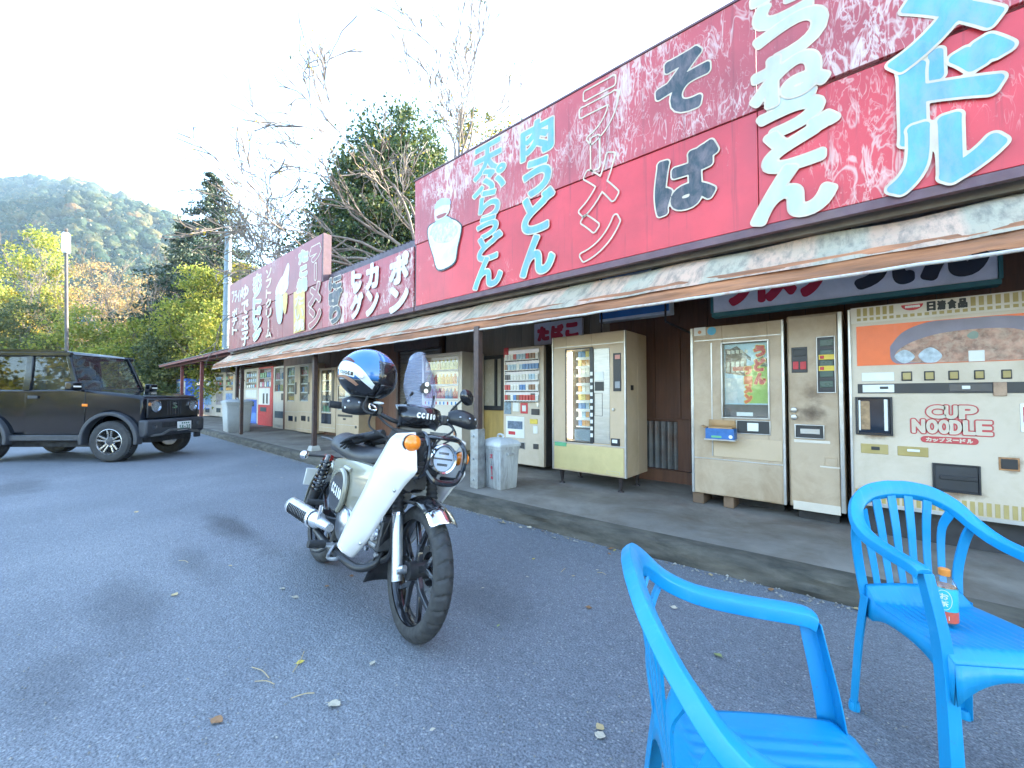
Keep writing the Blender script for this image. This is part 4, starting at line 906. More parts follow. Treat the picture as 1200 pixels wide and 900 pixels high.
# --- tobacco machine ------------------------------------------------------------
t_ = VM('tobacco_machine', 'white tobacco machine with five rows of packets and dark side', 4.45, 590, 637.5, 409, 541, .5, ivory)
part(MB().box((t_.X0, t_.Y + .002, t_.z0), (t_.X1 - .001, t_.Y + .05, t_.z1)), 'front', ivory, t_.th, bevel=.004)
part(MB().box((t_.X0, t_.Y + .051, t_.z0), (t_.X1 + .005, t_.Y + .5, t_.z1)), 'cabinet', M('dark_side', (.035, .032, .032), .5, var=.2), t_.th, bevel=.005)
q = t_.px((592.5, 632, 412, 470)); t_.rim('display_frame', q, alum, .008, .012); t_.panel('display_back', q, paleins, .001)
t_.goods(q, 5, 11, 8, 'box', dy=-.05, cs=[4, 4, 8, 0, 3, 6, 4], fill=.82, h=.5, shelf=False)
for k in range(5):
    z = q[2] + (q[3] - q[2]) / 5 * k
    part(MB().box((q[0], t_.Y - .03, z), (q[1], t_.Y - .002, z + .012)), 'shelf', labelw, t_.th)
    for j in range(11): part(MB().box((q[0] + (j + .25) * (q[1] - q[0]) / 11, t_.Y - .034, z - .012), (q[0] + (j + .75) * (q[1] - q[0]) / 11, t_.Y - .0015, z - .002)), 'button', slotm, t_.th)
t_.panel('red_corner', (591, 596, 408, 419), redp, .012); t_.panel('poster', (591, 599, 471, 485), M('poster_photo', (.16, .22, .26), .4, var=.5, vs=25), .004)
t_.panel('notice', (601, 608, 471, 482), labelw, .004); t_.panel('red_notice', (610, 618.5, 472, 484.5), redp, .004); t_.panel('red_notice_text', (612, 616.5, 475, 482), labelw, .006)
t_.panel('coin_unit', (622, 627, 461, 469), blackp, .008); t_.panel('card_reader', (623, 632, 479, 486), blackp, .01); t_.panel('coin_slot', (629, 631.5, 470, 477), alum, .008)
t_.panel('poster', (593, 614.5, 487.5, 512), labelw, .003); t_.panel('poster_photo', (595, 612.5, 493, 502), M('poster_photo2', (.1, .14, .2), .4, var=.6, vs=20), .005); t_.panel('poster_red', (596, 604, 505, 509), redp, .005)
t_.panel('yellow_label', (621, 630, 491, 496.5), yell, .006); t_.panel('label', (625, 630, 499, 508), labelw, .004)
t_.rim('tray_frame', (605, 615, 518, 525), alum, .004, .008); t_.panel('tray', (605, 615, 518, 525), slotm, .003); t_.panel('return_slot', (625, 631, 520, 526), slotm, .006)

# --- white drink machine behind the windscreen ----------------------------------
d_ = VM('drink_machine', 'cream drink machine with three rows of bottles behind the motorcycle windscreen', 4.4, 494, 541, 416.5, 523, .5, whitep)
win = d_.px((497, 537, 419.5, 468)); d_.shell(win, .16, paleins); d_.pane(win, .008); d_.rim('window_frame', win, alum, .008, .008)
d_.goods(win, 3, 9, 5, 'bottle', dy=.03, cs=[0, 0, 1, 2, 6, 7, 4, 3], fill=.8, h=.7)
d_.panel('button_strip', (497, 537, 470, 474), labelw, .006); d_.panel('flap', (504, 528, 506, 513), M('flap_grey', (.12, .12, .12), .3), .006); d_.panel('coin_unit', (531, 536, 476, 486), slotm, .006); d_.panel('return_cup', (531.5, 534.5, 506, 510), M('cup_orange', (.35, .14, .06), .4), .006)
for k in range(9):
    x0 = win[0] + (k + .3) * (win[1] - win[0]) / 9; part(MB().box((x0, d_.Y - .01, d_.px((497, 537, 470, 474))[2] + .005), (x0 + .03, d_.Y - .005, d_.px((497, 537, 470, 474))[3] - .005)), 'button', prodm[3] if k % 3 else redp, d_.th)

# --- the row at the left --------------------------------------------------------
def tall(name, label, Y, xl, xr, yt, yb, skin, winr, seed, cells=(5, 4), kind='can', cs=None, extra=None, dpt=.6, back=None, grp=None):
    v = VM(name, label, Y, xl, xr, yt, yb, dpt, skin, grp)
    q = v.px(winr); v.shell(q, .15, back); v.pane(q, .008); v.rim('window_frame', q, alum, .007, .008)
    v.goods(q, cells[0], cells[1], seed, kind, dy=.035, cs=cs)
    if extra: extra(v)
    return v
def e1(v):
    v.panel('button_slit', (396, 413, 485.5, 488), slotm, .008); v.panel('keyhole', (402, 405, 490, 492), slotm, .006); v.seam(W(395, 497, v.Y).z); v.panel('return_cup', (416, 418, 499, 502), slotm, .008); v.panel('switch', (415, 418, 475, 478), alum, .008)
tall('snack_machine', 'cream snack machine with broad plain side, right of the left row', 4.55, 393.5, 420, 430, 515, creamp, (396, 415, 452, 480), 11, (2, 3), 'box', extra=e1, dpt=.85)
def e2(v):
    v.panel('button_strip', (389, 391.5, 434, 470), blackp, .008); v.panel('lower_window', (376.5, 388, 484, 496), M('dark_glass2', (.02, .02, .025), .1), .006); v.seam(W(375, 500, v.Y).z)
tall('snack_machine', 'cream machine with dark full height window beside the post', 4.7, 373.5, 393, 432, 505, creamp, (376.5, 388, 434, 483), 12, (4, 3), 'box', cs=[6, 9, 1, 9, 5], extra=e2)
def e3(v):
    x = 348 if v.X0 > W(341, 500, v.Y).x else 333
    v.panel('return_window', (x + 5, x + 10, 487, 493), M('dark_glass2', (.02, .02, .025), .1), .006); v.panel('coin_unit', (x + 12.5, x + 14.5, 448, 462), slotm, .006); v.panel('coin_return', (x + 12.5, x + 14.5, 488, 494), slotm, .006); v.seam(W(x + 1, 502, v.Y).z); v.seam(W(x + 1, 482, v.Y).z)
tall('snack_machine', 'narrow cream machine with a mirror dark window left of the post', 4.72, 348.5, 369, 427.5, 505.5, creamp, (351.5, 361, 430, 470), 13, (4, 3), 'box', cs=[6, 9, 5, 4], extra=e3)
tall('snack_machine', 'narrow cream machine with leaf bright window next to the white one', 4.85, 333.5, 350, 429.5, 503, creamp, (336.5, 345, 431, 470), 14, (4, 3), 'box', cs=[6, 2, 5, 4], extra=e3)
def e5(v):
    v.panel('return_window', (322, 331.5, 481.5, 489.5), M('dark_glass3', (.1, .12, .13), .1), .006); v.panel('coin_plate', (329.5, 332.5, 461, 469), slotm, .006); v.panel('base_strip', (321, 331, 497.5, 500), alum, .004)
tall('drink_machine', 'white drink machine between the red and the cream ones', 4.97, 319.5, 334.5, 430, 501, whitep, (322, 333, 432, 459), 15, (2, 5), 'can', back=paleins, extra=e5)
def e6(v):
    v.panel('red_foot', (302, 318, 484, 499), redp, .006); v.panel('white_panel', (303, 316, 455, 474), labelw, .006); v.panel('mark', (308, 310, 461, 473), blackp, .009); v.panel('mark', (312, 314, 461, 473), blackp, .009); v.panel('return_window', (305, 312, 477, 482), M('dark_glass3', (.1, .12, .13), .1), .008)
tall('drink_machine', 'red framed drink machine in the left row', 5.15, 302, 319, 431, 500, redp, (304, 317.5, 433, 454), 16, (2, 5), 'can', back=paleins, extra=e6)
def e7(v):
    v.panel('blue_front', (287.5, 300.5, 468, 495), bluep, .005); v.panel('white_panel', (288, 300.5, 457, 466), labelw, .006); v.panel('return_window', (291, 298, 471, 476), M('dark_glass3', (.1, .12, .13), .1), .008); v.panel('base_print', (290, 300, 483, 493), M('print_pale_blue', (.12, .25, .6), .4), .007)
tall('drink_machine', 'white topped drink machine with blue lower front', 5.3, 286.5, 302, 433, 497, whitep, (288.5, 300.5, 436, 455), 17, (3, 5), 'can', back=paleins, extra=e7)
def e8(v): v.panel('return_window', (281, 285, 474, 480), M('dark_glass3', (.1, .12, .13), .1), .006)
tall('drink_machine', 'slim white drink machine half behind the twin posts', 5.42, 277.5, 287, 434.5, 494, whitep, (279.5, 286, 436, 456), 18, (3, 4), 'can', back=paleins, extra=e8)
for k, (x0, x1, lab) in enumerate(((263, 274.5, 'white drink machine in the lean to beside the grey bin'), (251.5, 263, 'white drink machine with dark picture under the lean to roof'), (238.5, 251.5, 'white drink machine next to the red post of the lean to'))):
    def e9(v, x0=x0): v.panel('picture', (x0 + 1.5, x0 + 9, 461, 474), M(f'far_print_{k}', ((.2, .3, .5), (.3, .25, .25), (.25, .4, .55))[k], .4, var=.5, vs=8), .006); v.panel('return_window', (x0 + 2, x0 + 7, 478, 483), M('dark_glass3', (.1, .12, .13), .1), .006)
    tall('drink_machine', lab, 5.6, x0, x1, 437 + k * .6, 489 - k * 1.5, whitep, (x0 + 1.5, x1 - 1.5, 439 + k * .6, 458), 20 + k, (3, 4), 'can', back=paleins, extra=e9)
bl = VM('drink_machine', 'drink machine seen from its plain blue side at the far end', 5.0, 206, 217, 445, 479, 1.15, bluep)
bl.shell(); bl.panel('front_panel', (206.5, 216.5, 447, 478), whitep, .006)
for k in range(3): bl.panel('shelf_window', (207.5, 215.5, 449 + k * 6, 453.5 + k * 6), M('far_window', (.25, .4, .5), .2, var=.4, vs=10), .01)
pts = []
mb = MB(); zz_ = bl.z1 - .3
for k in range(5): mb.add([(bl.X1 + .004, bl.Y + .35 + k * .08, zz_), (bl.X1 + .004, bl.Y + .41 + k * .08, zz_), (bl.X1 + .004, bl.Y + .41 + k * .08, zz_ + .1 + .05 * (k % 3)), (bl.X1 + .004, bl.Y + .36 + k * .08, zz_ + .06 + .04 * (k % 2))], [(0, 1, 2, 3)])
mb.add([(bl.X1 + .004, bl.Y + .33, zz_ - .06), (bl.X1 + .004, bl.Y + .8, zz_ - .06), (bl.X1 + .004, bl.Y + .8, zz_ - .03), (bl.X1 + .004, bl.Y + .33, zz_ - .03)], [(0, 1, 2, 3)])
tag(part(mb, 'side_emblem', labelw, bl.th, smooth=0), kind='stuff')

# =====================================================================================
# bins
# =====================================================================================
def bin_(name, label, p, s, h, body, lidm, ribs, rz):
    th = thing(name, label, 'bin', p, rz); a = s * .43; b = s * .5
    m = MB(); sec = lambda k: [(-k, -k * .8), (k, -k * .8), (k, k * .8), (-k, k * .8)]
    def ring(k, z, rd=.11, n=4):
        o = []
        for cx, cy, a0 in ((k, k * .8, 0), (-k, k * .8, 90), (-k, -k * .8, 180), (k, -k * .8, 270)):
            r_ = k * rd
            for q in range(n + 1):
                an = R(a0 + 90 * q / n); sx = 1 if cx > 0 else -1; sy = 1 if cy > 0 else -1
                o.append((cx - sx * r_ + r_ * math.cos(an), cy - sy * r_ + r_ * math.sin(an), z))
        return o
    zs = [(a * .97, 0), (a, .01), (a + (b - a) * .5, h * .5), (b * .985, h * .93), (b * 1.05, h * .935), (b * 1.05, h)]
    vs = []; 
    for k, z in zs: vs += ring(k, z)
    n = 20; fs = [(i * n + k, i * n + (k + 1) % n, (i + 1) * n + (k + 1) % n, (i + 1) * n + k) for i in range(len(zs) - 1) for k in range(n)] + [tuple(range(n - 1, -1, -1))]
    m.add(vs, fs); m.build('bin_body', body, th, 45)
    l = MB(); zs = [(b * 1.1, h + .002), (b * 1.1, h + .03), (b * .95, h + .055), (b * .55, h + .085), (b * .25, h + .09)]; vs = []
    for k, z in zs: vs += ring(k, z)
    l.add(vs, [(i * n + k, i * n + (k + 1) % n, (i + 1) * n + (k + 1) % n, (i + 1) * n + k) for i in range(len(zs) - 1) for k in range(n)] + [tuple((len(zs) - 1) * n + k for k in range(n)), tuple(range(n - 1, -1, -1))])
    lo = l.build('lid', lidm, th, 45)
    MB().tube(catmull([(-b * .3, 0, h + .085), (-b * .22, 0, h + .12), (b * .22, 0, h + .12), (b * .3, 0, h + .085)], 4), .012, 6).build('handle', lidm, lo)
    for k in range(ribs):
        x = -a * .75 + 1.5 * a * k / max(1, ribs - 1)
        MB().hexa([(x - .006, -a * .8 - .006, .03), (x + .006, -a * .8 - .006, .03), (x + .006, -a * .8 + .01, .03), (x - .006, -a * .8 + .01, .03)], [(x * 1.2 - .006, -b * .8 - .004, h * .9), (x * 1.2 + .006, -b * .8 - .004, h * .9), (x * 1.2 + .006, -b * .8 + .01, h * .9), (x * 1.2 - .006, -b * .8 + .01, h * .9)]).build('rib', body, th)
    for sx in (-1, 1): MB().box((sx * b * 1.0, -.05, h * .8), (sx * b * 1.1, .05, h * .86)).build('grip', body, th, bevel=.004)
    return th, a, b
binm = M('worn_bin', (.42, .42, .4), .55, var=.12, vs=4, stretch=(3, 3, .6), dirt=(.16, .15, .14), da=.85, ds=6)
lidw = M('worn_lid', (.5, .5, .48), .5, var=.1, dirt=(.25, .24, .22), da=.6, ds=5)
p = G(575, 573, .13); th, a, b = bin_('waste_bin', 'worn grey white plastic bin with red writing beside the brown post', (p.x, p.y + .16, .13), 0.345, .46, binm, lidw, 7, R(-10))
sl_ = (b - a) * .8 / .44
for ch, z0, z1, w_ in (('ズ', .33, .38, .055), ('丨', .15, .24, .008), ('●', .21, .25, .03), ('●', .10, .135, .03)):
    q = MB(); glyph(q, ch, .02 - w_ / 2, .02 + w_ / 2, z0, z1, 0, .003, None, 18)
    q.v = [(x, -a * .8 - .012 - z * (b - a) * .8 / .44, z) for x, y, z in q.v]; q.build('letter', MATS['crimson'], th, 0)
for ch, z0, z1 in (('日', .34, .375), ('日', .30, .335)):
    q = MB(); glyph(q, ch, -.105, -.075, z0, z1, 0, .001, None, 14); q.v = [(x, -a * .8 - .012 - z * (b - a) * .8 / .44, z) for x, y, z in q.v]; q.build('letter', M('grey_print2', (.12, .12, .13), .5), th, 0)
p = G(265, 506, .13); bin_('waste_bin', 'pale grey lidded bin in front of the twin dark posts', (p.x, p.y + .25, .13), .78, .82, M('grey_bin', (.5, .5, .47), .5, var=.06, dirt=(.35, .32, .28)), M('grey_lid', (.45, .46, .46), .5), 0, R(-6))
p = G(256, 503, .13); bin_('waste_bin', 'blue bin half hidden behind the pale grey bin', (p.x, p.y + .5, .13), .7, .78, M('blue_bin', (.05, .17, .34), .5, var=.1), M('blue_lid', (.07, .2, .38), .5), 0, R(-6))

# =====================================================================================
# motorcycle (x forward, y left, z up; origin under the rear axle)
# =====================================================================================
bk = thing('motorcycle', 'small black and cream motorcycle leaning on its stand with clear windscreen', 'motorcycle', (-2.895, 1.318, 0), 0, None, 1.075)
bk.rotation_euler = (R(-12), 0, R(-7.2))
BM = Matrix.Translation((-2.895, 1.318, 0)) @ Matrix.Rotation(R(-7.2), 4, 'Z') @ Matrix.Rotation(R(-12), 4, 'X') @ Matrix.Scale(1.075, 4)
BI = BM.inverted()
def bp(px, py, y):                                  # the point under a pixel on the bike's own plane y
    o = BI @ Vector((0, 0, HC)); d = BI.to_3x3() @ ray(px, py); t = (y - o.y) / d.y
    return o + d * t
gloss = M('gloss_black', (.012, .012, .014), .18, coat=.6, var=.1)
satin = M('satin_black', (.02, .02, .022), .42, var=.15, dirt=(.06, .055, .05), da=.4)
rubber = M('rubber', (.022, .022, .023), .72, var=.2, vs=20, dirt=(.06, .057, .052), da=.6, ds=9, bump=.1, bs=90)
chrome = M('chrome', (.75, .75, .76), .09, 1., var=.04)
silver = M('silver_alloy', (.5, .51, .53), .32, .85, var=.1, vs=9, dirt=(.2, .19, .17), da=.35)
enginem = M('engine_grey', (.16, .16, .165), .45, .7, var=.2, vs=14, dirt=(.08, .07, .055), da=.6)
shieldm = M('shield_cream', (.74, .70, .66), .2, coat=.5, var=.03)
khaki = M('body_khaki', (.24, .225, .17), .2, coat=.6, var=.05)
seatm = M('seat_vinyl', (.028, .028, .032), .45, var=.12, bump=.15, bs=220)
amber = M('amber_lens', (.85, .22, .01), .12, var=.08, vs=40, coat=.5)
blackdecal = M('decal_white', (.75, .74, .68), .4)
def B(mb, name, m, par=bk, **k): return mb.build(name, m, par, **k)
def wheel(mat4, rad, wid, name, ny=5, discside=1):
    rr = rad - .066
    t = MB(); NU, NV = 280, 18
    def ty(u, v):
        a = 2 * math.pi * u; q = (v - .5) * 2 * 2.15        # angle round the section
        cy = wid / 2 * math.sin(q) if abs(q) < 1.57 else math.copysign(wid / 2 * (1 - .25 * (abs(q) - 1.57)), q)
        r = rad - .047 + .047 * math.cos(q) if abs(q) < 1.57 else rad - .047 - .022 * ((abs(q) - 1.57) / .58)
        if abs(q) < 1.15:
            ph = (u * 28 + abs(q) * .62 + .12 * math.sin(abs(q) * 5)) % 1
            if ph < .2 and abs(q) > .12: r -= .0075
        return (r * math.cos(a), cy, r * math.sin(a))
    t.grid(ty, NU, NV)
    w_ = thing_part(name)
    t.build('tyre', rubber, w_, 35, T=mat4)
    MB().lathe([(rr + .004, -wid * .36), (rr - .004, -wid * .37), (rr - .014, -wid * .2), (rr - .016, 0), (rr - .014, wid * .2), (rr - .004, wid * .37), (rr + .004, wid * .36), (rr + .008, 0), (rr + .004, -wid * .36)], (0, 0, 0), 'Y', 48, False).build('rim', gloss, w_, 40, T=mat4)
    MB().lathe([(.012, -.055), (.04, -.05), (.04, .05), (.012, .055)], (0, 0, 0), 'Y', 20).build('hub', satin, w_, 40, T=mat4)
    for k in range(ny):
        a = 2 * math.pi * k / ny + .35
        for s in (-1, 1):
            p = lambda r, da: Vector((r * math.cos(a + da), 0, r * math.sin(a + da)))
            pts = catmull([p(.035, 0), p(rr * .42, s * .04), p(rr - .012, s * .30)], 4)
            MB().sweep(pts, [(-.013, -.012), (.013, -.012), (.013, .012), (-.013, .012)], [(0, 1, 0)] * len(pts), scale=[1.15 - .4 * i / (len(pts) - 1) for i in range(len(pts))]).build('spoke', gloss, w_, 40, bevel=.003, T=mat4)
    d = MB(); n = 40
    d.lathe([(.11, 0), (.068, 0), (.068, .004), (.11, .004), (.11, 0)], (0, discside * .062, 0), 'Y', n, False).build('brake_disc', silver, w_, 40, T=mat4)
    MB().lathe([(.02, -.002), (.075, -.002), (.075, .004), (.02, .004)], (0, discside * .060, 0), 'Y', 20).build('disc_carrier', gloss, w_, 40, T=mat4)
    return w_
def thing_part(name, par=bk):
    o = bpy.data.objects.new(name, None); SC.collection.objects.link(o); o.empty_display_size = .05; o.parent = par; return o
RW = Matrix.Translation((0, 0, .285))
wheel(RW, .285, .088, 'rear_wheel', 5, 1)
# steering: everything in front turns about the steering head
HD = Vector((.93, 0, .90)); AX = Vector((-.42, 0, .907)).normalized()
ST = Matrix.Translation(HD) @ Matrix.Rotation(R(-6.5), 4, AX) @ Matrix.Translation(-HD)
FA = Vector((1.15, 0, .288))
wheel(ST @ Matrix.Translation(FA), .288, .084, 'front_wheel', 5, 1)
def S(mb, name, m, par=bk, **k): return mb.build(name, m, par, T=ST, **k)
fork_top = Vector((.915, 0, .86)); fork_bot = Vector((1.14, 0, .245))
fd = (fork_bot - fork_top)
for s in (-1, 1):
    o_ = Vector((0, s * .088, 0)); fp = lambda k: fork_top + fd * k + o_
    lg = S(MB().cyl(fp(.56), fp(1.0), .0235, .0235, 20), 'fork_leg', silver, smooth=40)
    S(MB().cyl(fp(.555), fp(.575), .027, .027, 20), 'fork_collar', chrome, lg)
    S(MB().cyl(fp(.93), fp(.935) + Vector((.05, -s * .012, .025)), .016, .014, 12), 'axle_lug', silver, lg)
    bt = MB(); pts, rs = [], []
    for k in range(25): pts.append(fp(.28 + .275 * k / 24)); rs.append(.030 if k % 3 == 0 else .024 if k % 3 == 1 else .026)
    bt.tube(pts, rs, 16); S(bt, 'fork_boot', rubber, smooth=60)
    S(MB().cyl(fp(.02), fp(.28), .027, .027, 16), 'fork_tube', gloss)
    for kk in (.17, .24): S(MB().cyl(fp(kk) + Vector((.02, 0, .01)), fp(kk) + Vector((.036, 0, .016)), .009, .009, 8), 'pinch_bolt', silver)
S(MB().box((.955, -.11, .70), (1.0, .11, .76)).box((.985, -.05, .62), (1.01, .05, .7)), 'lower_clamp', satin, bevel=.006)
S(MB().cyl(FA + Vector((0, -.1, 0)), FA + Vector((0, .1, 0)), .011, .011, 12), 'axle', silver)
S(MB().box((1.07, .065, .33), (1.12, .105, .42)), 'brake_caliper', satin, bevel=.008)
def arcfn(cx, cz, r, a0, a1, w0, crown=.03):
    def f(u, v):
        a = R(a0 + (a1 - a0) * u); y = (v - .5) * 2; k = r - crown * y * y
        return (cx + k * math.cos(a), y * w0, cz + k * math.sin(a))
    return f
S(MB().grid(arcfn(1.15, .288, .325, 66, 128, .062, .035), 18, 8), 'front_fender', gloss, sol=.004)
S(MB().grid(arcfn(1.15, .288, .329, 50, 66.5, .064, .03), 6, 8), 'fender_tip', chrome, sol=.005)
for q_ in (-1, 1): S(MB().tube([(.99, q_ * .075, .52), (1.05, q_ * .07, .575), (1.15, q_ * .068, .585)], .007, 6), 'fender_stay', satin)
# mud flap hanging behind the front wheel
m_ = MB(); m_.grid(lambda u, v: (.965 - .14 * v - .02 * math.sin(u * 3.14), (u - .5) * (.13 + .03 * v), .50 - .36 * v), 6, 6); B(m_, 'mud_flap', satin, sol=.006)

# legshields
rows = [((464, 508), (487, 507)), ((457, 515), (488, 520)), ((446, 534), (488.5, 545)), ((438, 548), (487, 555)), ((430, 567), (474, 570)), ((421, 585), (460, 590)), ((413, 600), (449, 606)), ((402, 624), (432, 632)), ((396, 638), (417, 650)), ((398, 642), (413, 653))]
LL = catmull([bp(*a_, -.235) for a_, b_ in rows], 4); LR = catmull([bp(*b_, -.165) for a_, b_ in rows], 4); lrow = list(zip(LL, LR))
def shield(s):
    m = MB(); vs = []; nU = 8
    for a_, b_ in lrow:
        for k in range(nU + 1):
            u = k / nU; p = a_.lerp(b_, u); p.x += .012 * math.sin(math.pi * u); y = p.y + .012 * math.sin(math.pi * u) * -1
            vs.append((p.x - (.05 if s > 0 else 0), y * -s * (.74 if s > 0 else 1), p.z))
    m.add(vs, [(r * (nU + 1) + k, r * (nU + 1) + k + 1, (r + 1) * (nU + 1) + k + 1, (r + 1) * (nU + 1) + k) for r in range(len(lrow) - 1) for k in range(nU)])
    o = B(m, 'leg_shield', shieldm, smooth=180, sol=.008); return o
shield(-1); shield(1)
for i_ in (3, 17, 29):
    q_ = LR[min(i_, len(LR) - 1)].lerp(LL[min(i_, len(LL) - 1)], .18); B(MB().ball((q_.x + .012, q_.y - .008, q_.z), (.009, .006, .009), 10, 6), 'shield_bolt', silver)
# dark inner shield between the forks and the body
m_ = MB(); m_.grid(lambda u, v: (.94 - .26 * v - .05 * abs(u - .5), (u - .5) * .27, .90 - .48 * v), 8, 6); B(m_, 'inner_shield', satin, sol=.006)
B(MB().box((.93, -.06, .60), (1.0, .06, .88)), 'head_cover', gloss, bevel=.02)
# frame spine, body, seat
def prismY(poly, w0, w1=None, yc=0): return MB().prism(poly, yc - w0, yc + w0)
B(MB().tube(catmull([(.93, 0, .76), (.80, 0, .56), (.62, 0, .46), (.40, 0, .50)], 5), .05, 12), 'spine', satin)
bodyL = [bp(396, 536, -.115), bp(444, 548, -.115), bp(440, 562, -.115), bp(433, 580, -.125), bp(425, 597, -.125), bp(414, 603, -.125), bp(403, 594, -.125), bp(392, 590, -.12), bp(386, 572, -.115), bp(390, 552, -.115)]
m_ = MB(); P2 = [(p.x, p.z) for p in catmull(bodyL, 4, True)]; nP = len(P2); cx_ = sum(p[0] for p in P2) / nP; cz_ = sum(p[1] for p in P2) / nP
vs = []
for y, k in ((-.128, .86), (-.12, .96), (-.09, 1.0), (.09, 1.0), (.12, .96), (.128, .86)): vs += [(cx_ + (a - cx_) * k, y, cz_ + (b - cz_) * k) for a, b in P2]
m_.add(vs, [(i * nP + k, i * nP + (k + 1) % nP, (i + 1) * nP + (k + 1) % nP, (i + 1) * nP + k) for i in range(5) for k in range(nP)] + [tuple(range(nP - 1, -1, -1)), tuple(5 * nP + k for k in range(nP))])
body = B(m_, 'body_cover', khaki, smooth=50)
pb = bp(409, 548.5, -.13); T_ = Matrix.Translation(pb)
MB().tube([(-.045, -.002, 0), (.045, -.002, -.008)], .013, 10).build('badge', M('badge_silver', (.4, .38, .32), .3, .6), body, T=T_)
# side cover with its number
sc = bp(396, 576, -.14); side = thing_part('side_cover')
prof2 = [(-.105, .035), (-.06, .10), (.02, .118), (.085, .08), (.10, .0), (.075, -.075), (.0, -.115), (-.07, -.075), (-.10, -.02)]
P2 = [(p.x, p.y) for p in catmull([(a, b, 0) for a, b in prof2], 4, True)]
m_ = MB(); vs = []; nP = len(P2)
for y, k in ((.03, 1.06), (-.005, 1.0), (-.012, .94)): vs += [(sc.x + a * k, sc.y + y, sc.z + b * k) for a, b in P2]
m_.add(vs, [(i * nP + k, i * nP + (k + 1) % nP, (i + 1) * nP + (k + 1) % nP, (i + 1) * nP + k) for i in range(2) for k in range(nP)] + [tuple(2 * nP + k for k in range(nP))])
m_.build('cover_panel', gloss, side, 40)
rimp = [Vector((sc.x + a * 1.03, sc.y - .004, sc.z + b * 1.03)) for a, b in P2]; k0 = 1
MB().tube(rimp[3:22], .016, 8).build('cover_edge', khaki, side)
for k, ch in enumerate('CC丨丨0'):
    q = MB(); kk_ = .009 if ch == '丨' else 0; glyph(q, ch, -.072 + k * .031 + kk_, -.045 + k * .031 - kk_, -.02, .035, 0, .0035, None, 18)
    q.v = [(sc.x + x, sc.y - .0132, sc.z + z - .02 * (x / .1)) for x, y, z in q.v]; q.build('letter', blackdecal, side, 0)
s_ = MB()
def seatfn(u, v):
    x = .02 + .70 * u; hw = .125 - .05 * u ** 2.2 + (.0 if u > .06 else -.05 * (1 - u / .06))
    a = math.pi * (v * 1.3 - .15); z0 = .735 + .035 * math.cos(u * 5) * .6
    return (x, hw * math.cos(a), z0 + (.062 + .02 * (1 - u)) * math.sin(a))
s_.grid(seatfn, 22, 14)
s_.add([seatfn(k / 22, 0) for k in range(23)] + [seatfn(k / 22, 1) for k in range(23)], [(k, k + 1, 24 + k, 23 + k) for k in range(22)])
s_.add([seatfn(0, j / 14) for j in range(15)], [tuple(range(15))]); s_.add([seatfn(1, j / 14) for j in range(15)], [tuple(range(15))])
B(s_, 'seat', seatm, smooth=60)
# rear end
B(MB().grid(arcfn(0, .285, .365, 62, 178, .075, .05), 22, 8), 'rear_fender', khaki, sol=.005)
B(MB().grid(lambda u, v: (-.345 - .06 * v, (u - .5) * .13, .33 - .16 * v), 4, 4), 'rear_flap', satin, sol=.006)
rk = thing_part('rear_rack')
for s in (-1, 1): MB().tube(catmull([(.12, s * .085, .76), (-.05, s * .09, .775), (-.22, s * .085, .775)], 4), .009, 8).build('rack_rail', satin, rk)
for x in (-.2, -.08, .04): MB().cyl((x, -.088, .775), (x, .088, .775), .008, n=8).build('rack_bar', satin, rk)
tl = bp(371, 533, -.1)
B(MB().box((-.28, -.03, .60), (-.21, .03, .66)), 'tail_lamp', M('red_lens', (.2, .01, .01), .2), bevel=.015)
for s in (-1, 1):
    o = B(MB().cyl((-.24, 0, .645), (-.245, s * .15, .64), .008, n=8), 'indicator_stalk', satin)
    MB().ball((-.245, s * .165, .64), (.034, .03, .03), 14, 10).build('indicator', chrome, o, 60)
B(MB().box((-.40, -.085, .42), (-.385, .085, .54)), 'number_plate', M('plate_back', (.5, .5, .47), .4), bevel=.004)
B(MB().tube([(-.30, 0, .6), (-.385, 0, .54)], .01, 6), 'plate_bracket', satin)
for s in (-1, 1):
    a_, b_ = Vector((-.01, s * .135, .30)), Vector((.13, s * .135, .68)); sp = MB(); dn = (b_ - a_).normalized(); e1, e2 = dn.orthogonal().normalized(), dn.cross(dn.orthogonal().normalized())
    sh_ = B(MB().cyl(a_, a_.lerp(b_, .42), .034, .034, 14), 'shock', satin)
    MB().cyl(a_, b_, .014, n=10).build('shock_rod', silver, sh_)
    sp.tube([a_.lerp(b_, .42 + .5 * k / 90) + (e1 * math.cos(k * .49) + e2 * math.sin(k * .49)) * .03 for k in range(91)], .0065, 6); sp.build('spring', gloss, sh_)
    B(MB().sweep([(.42, s * .09, .33), (.2, s * .095, .30), (-.03, s * .1, .285)], [(-.015, -.024), (.015, -.024), (.015, .024), (-.015, .024)], [(0, 0, 1)] * 3), 'swingarm', satin, bevel=.006)
B(MB().cyl((0, -.12, .285), (0, .12, .285), .012, n=12), 'axle', silver)
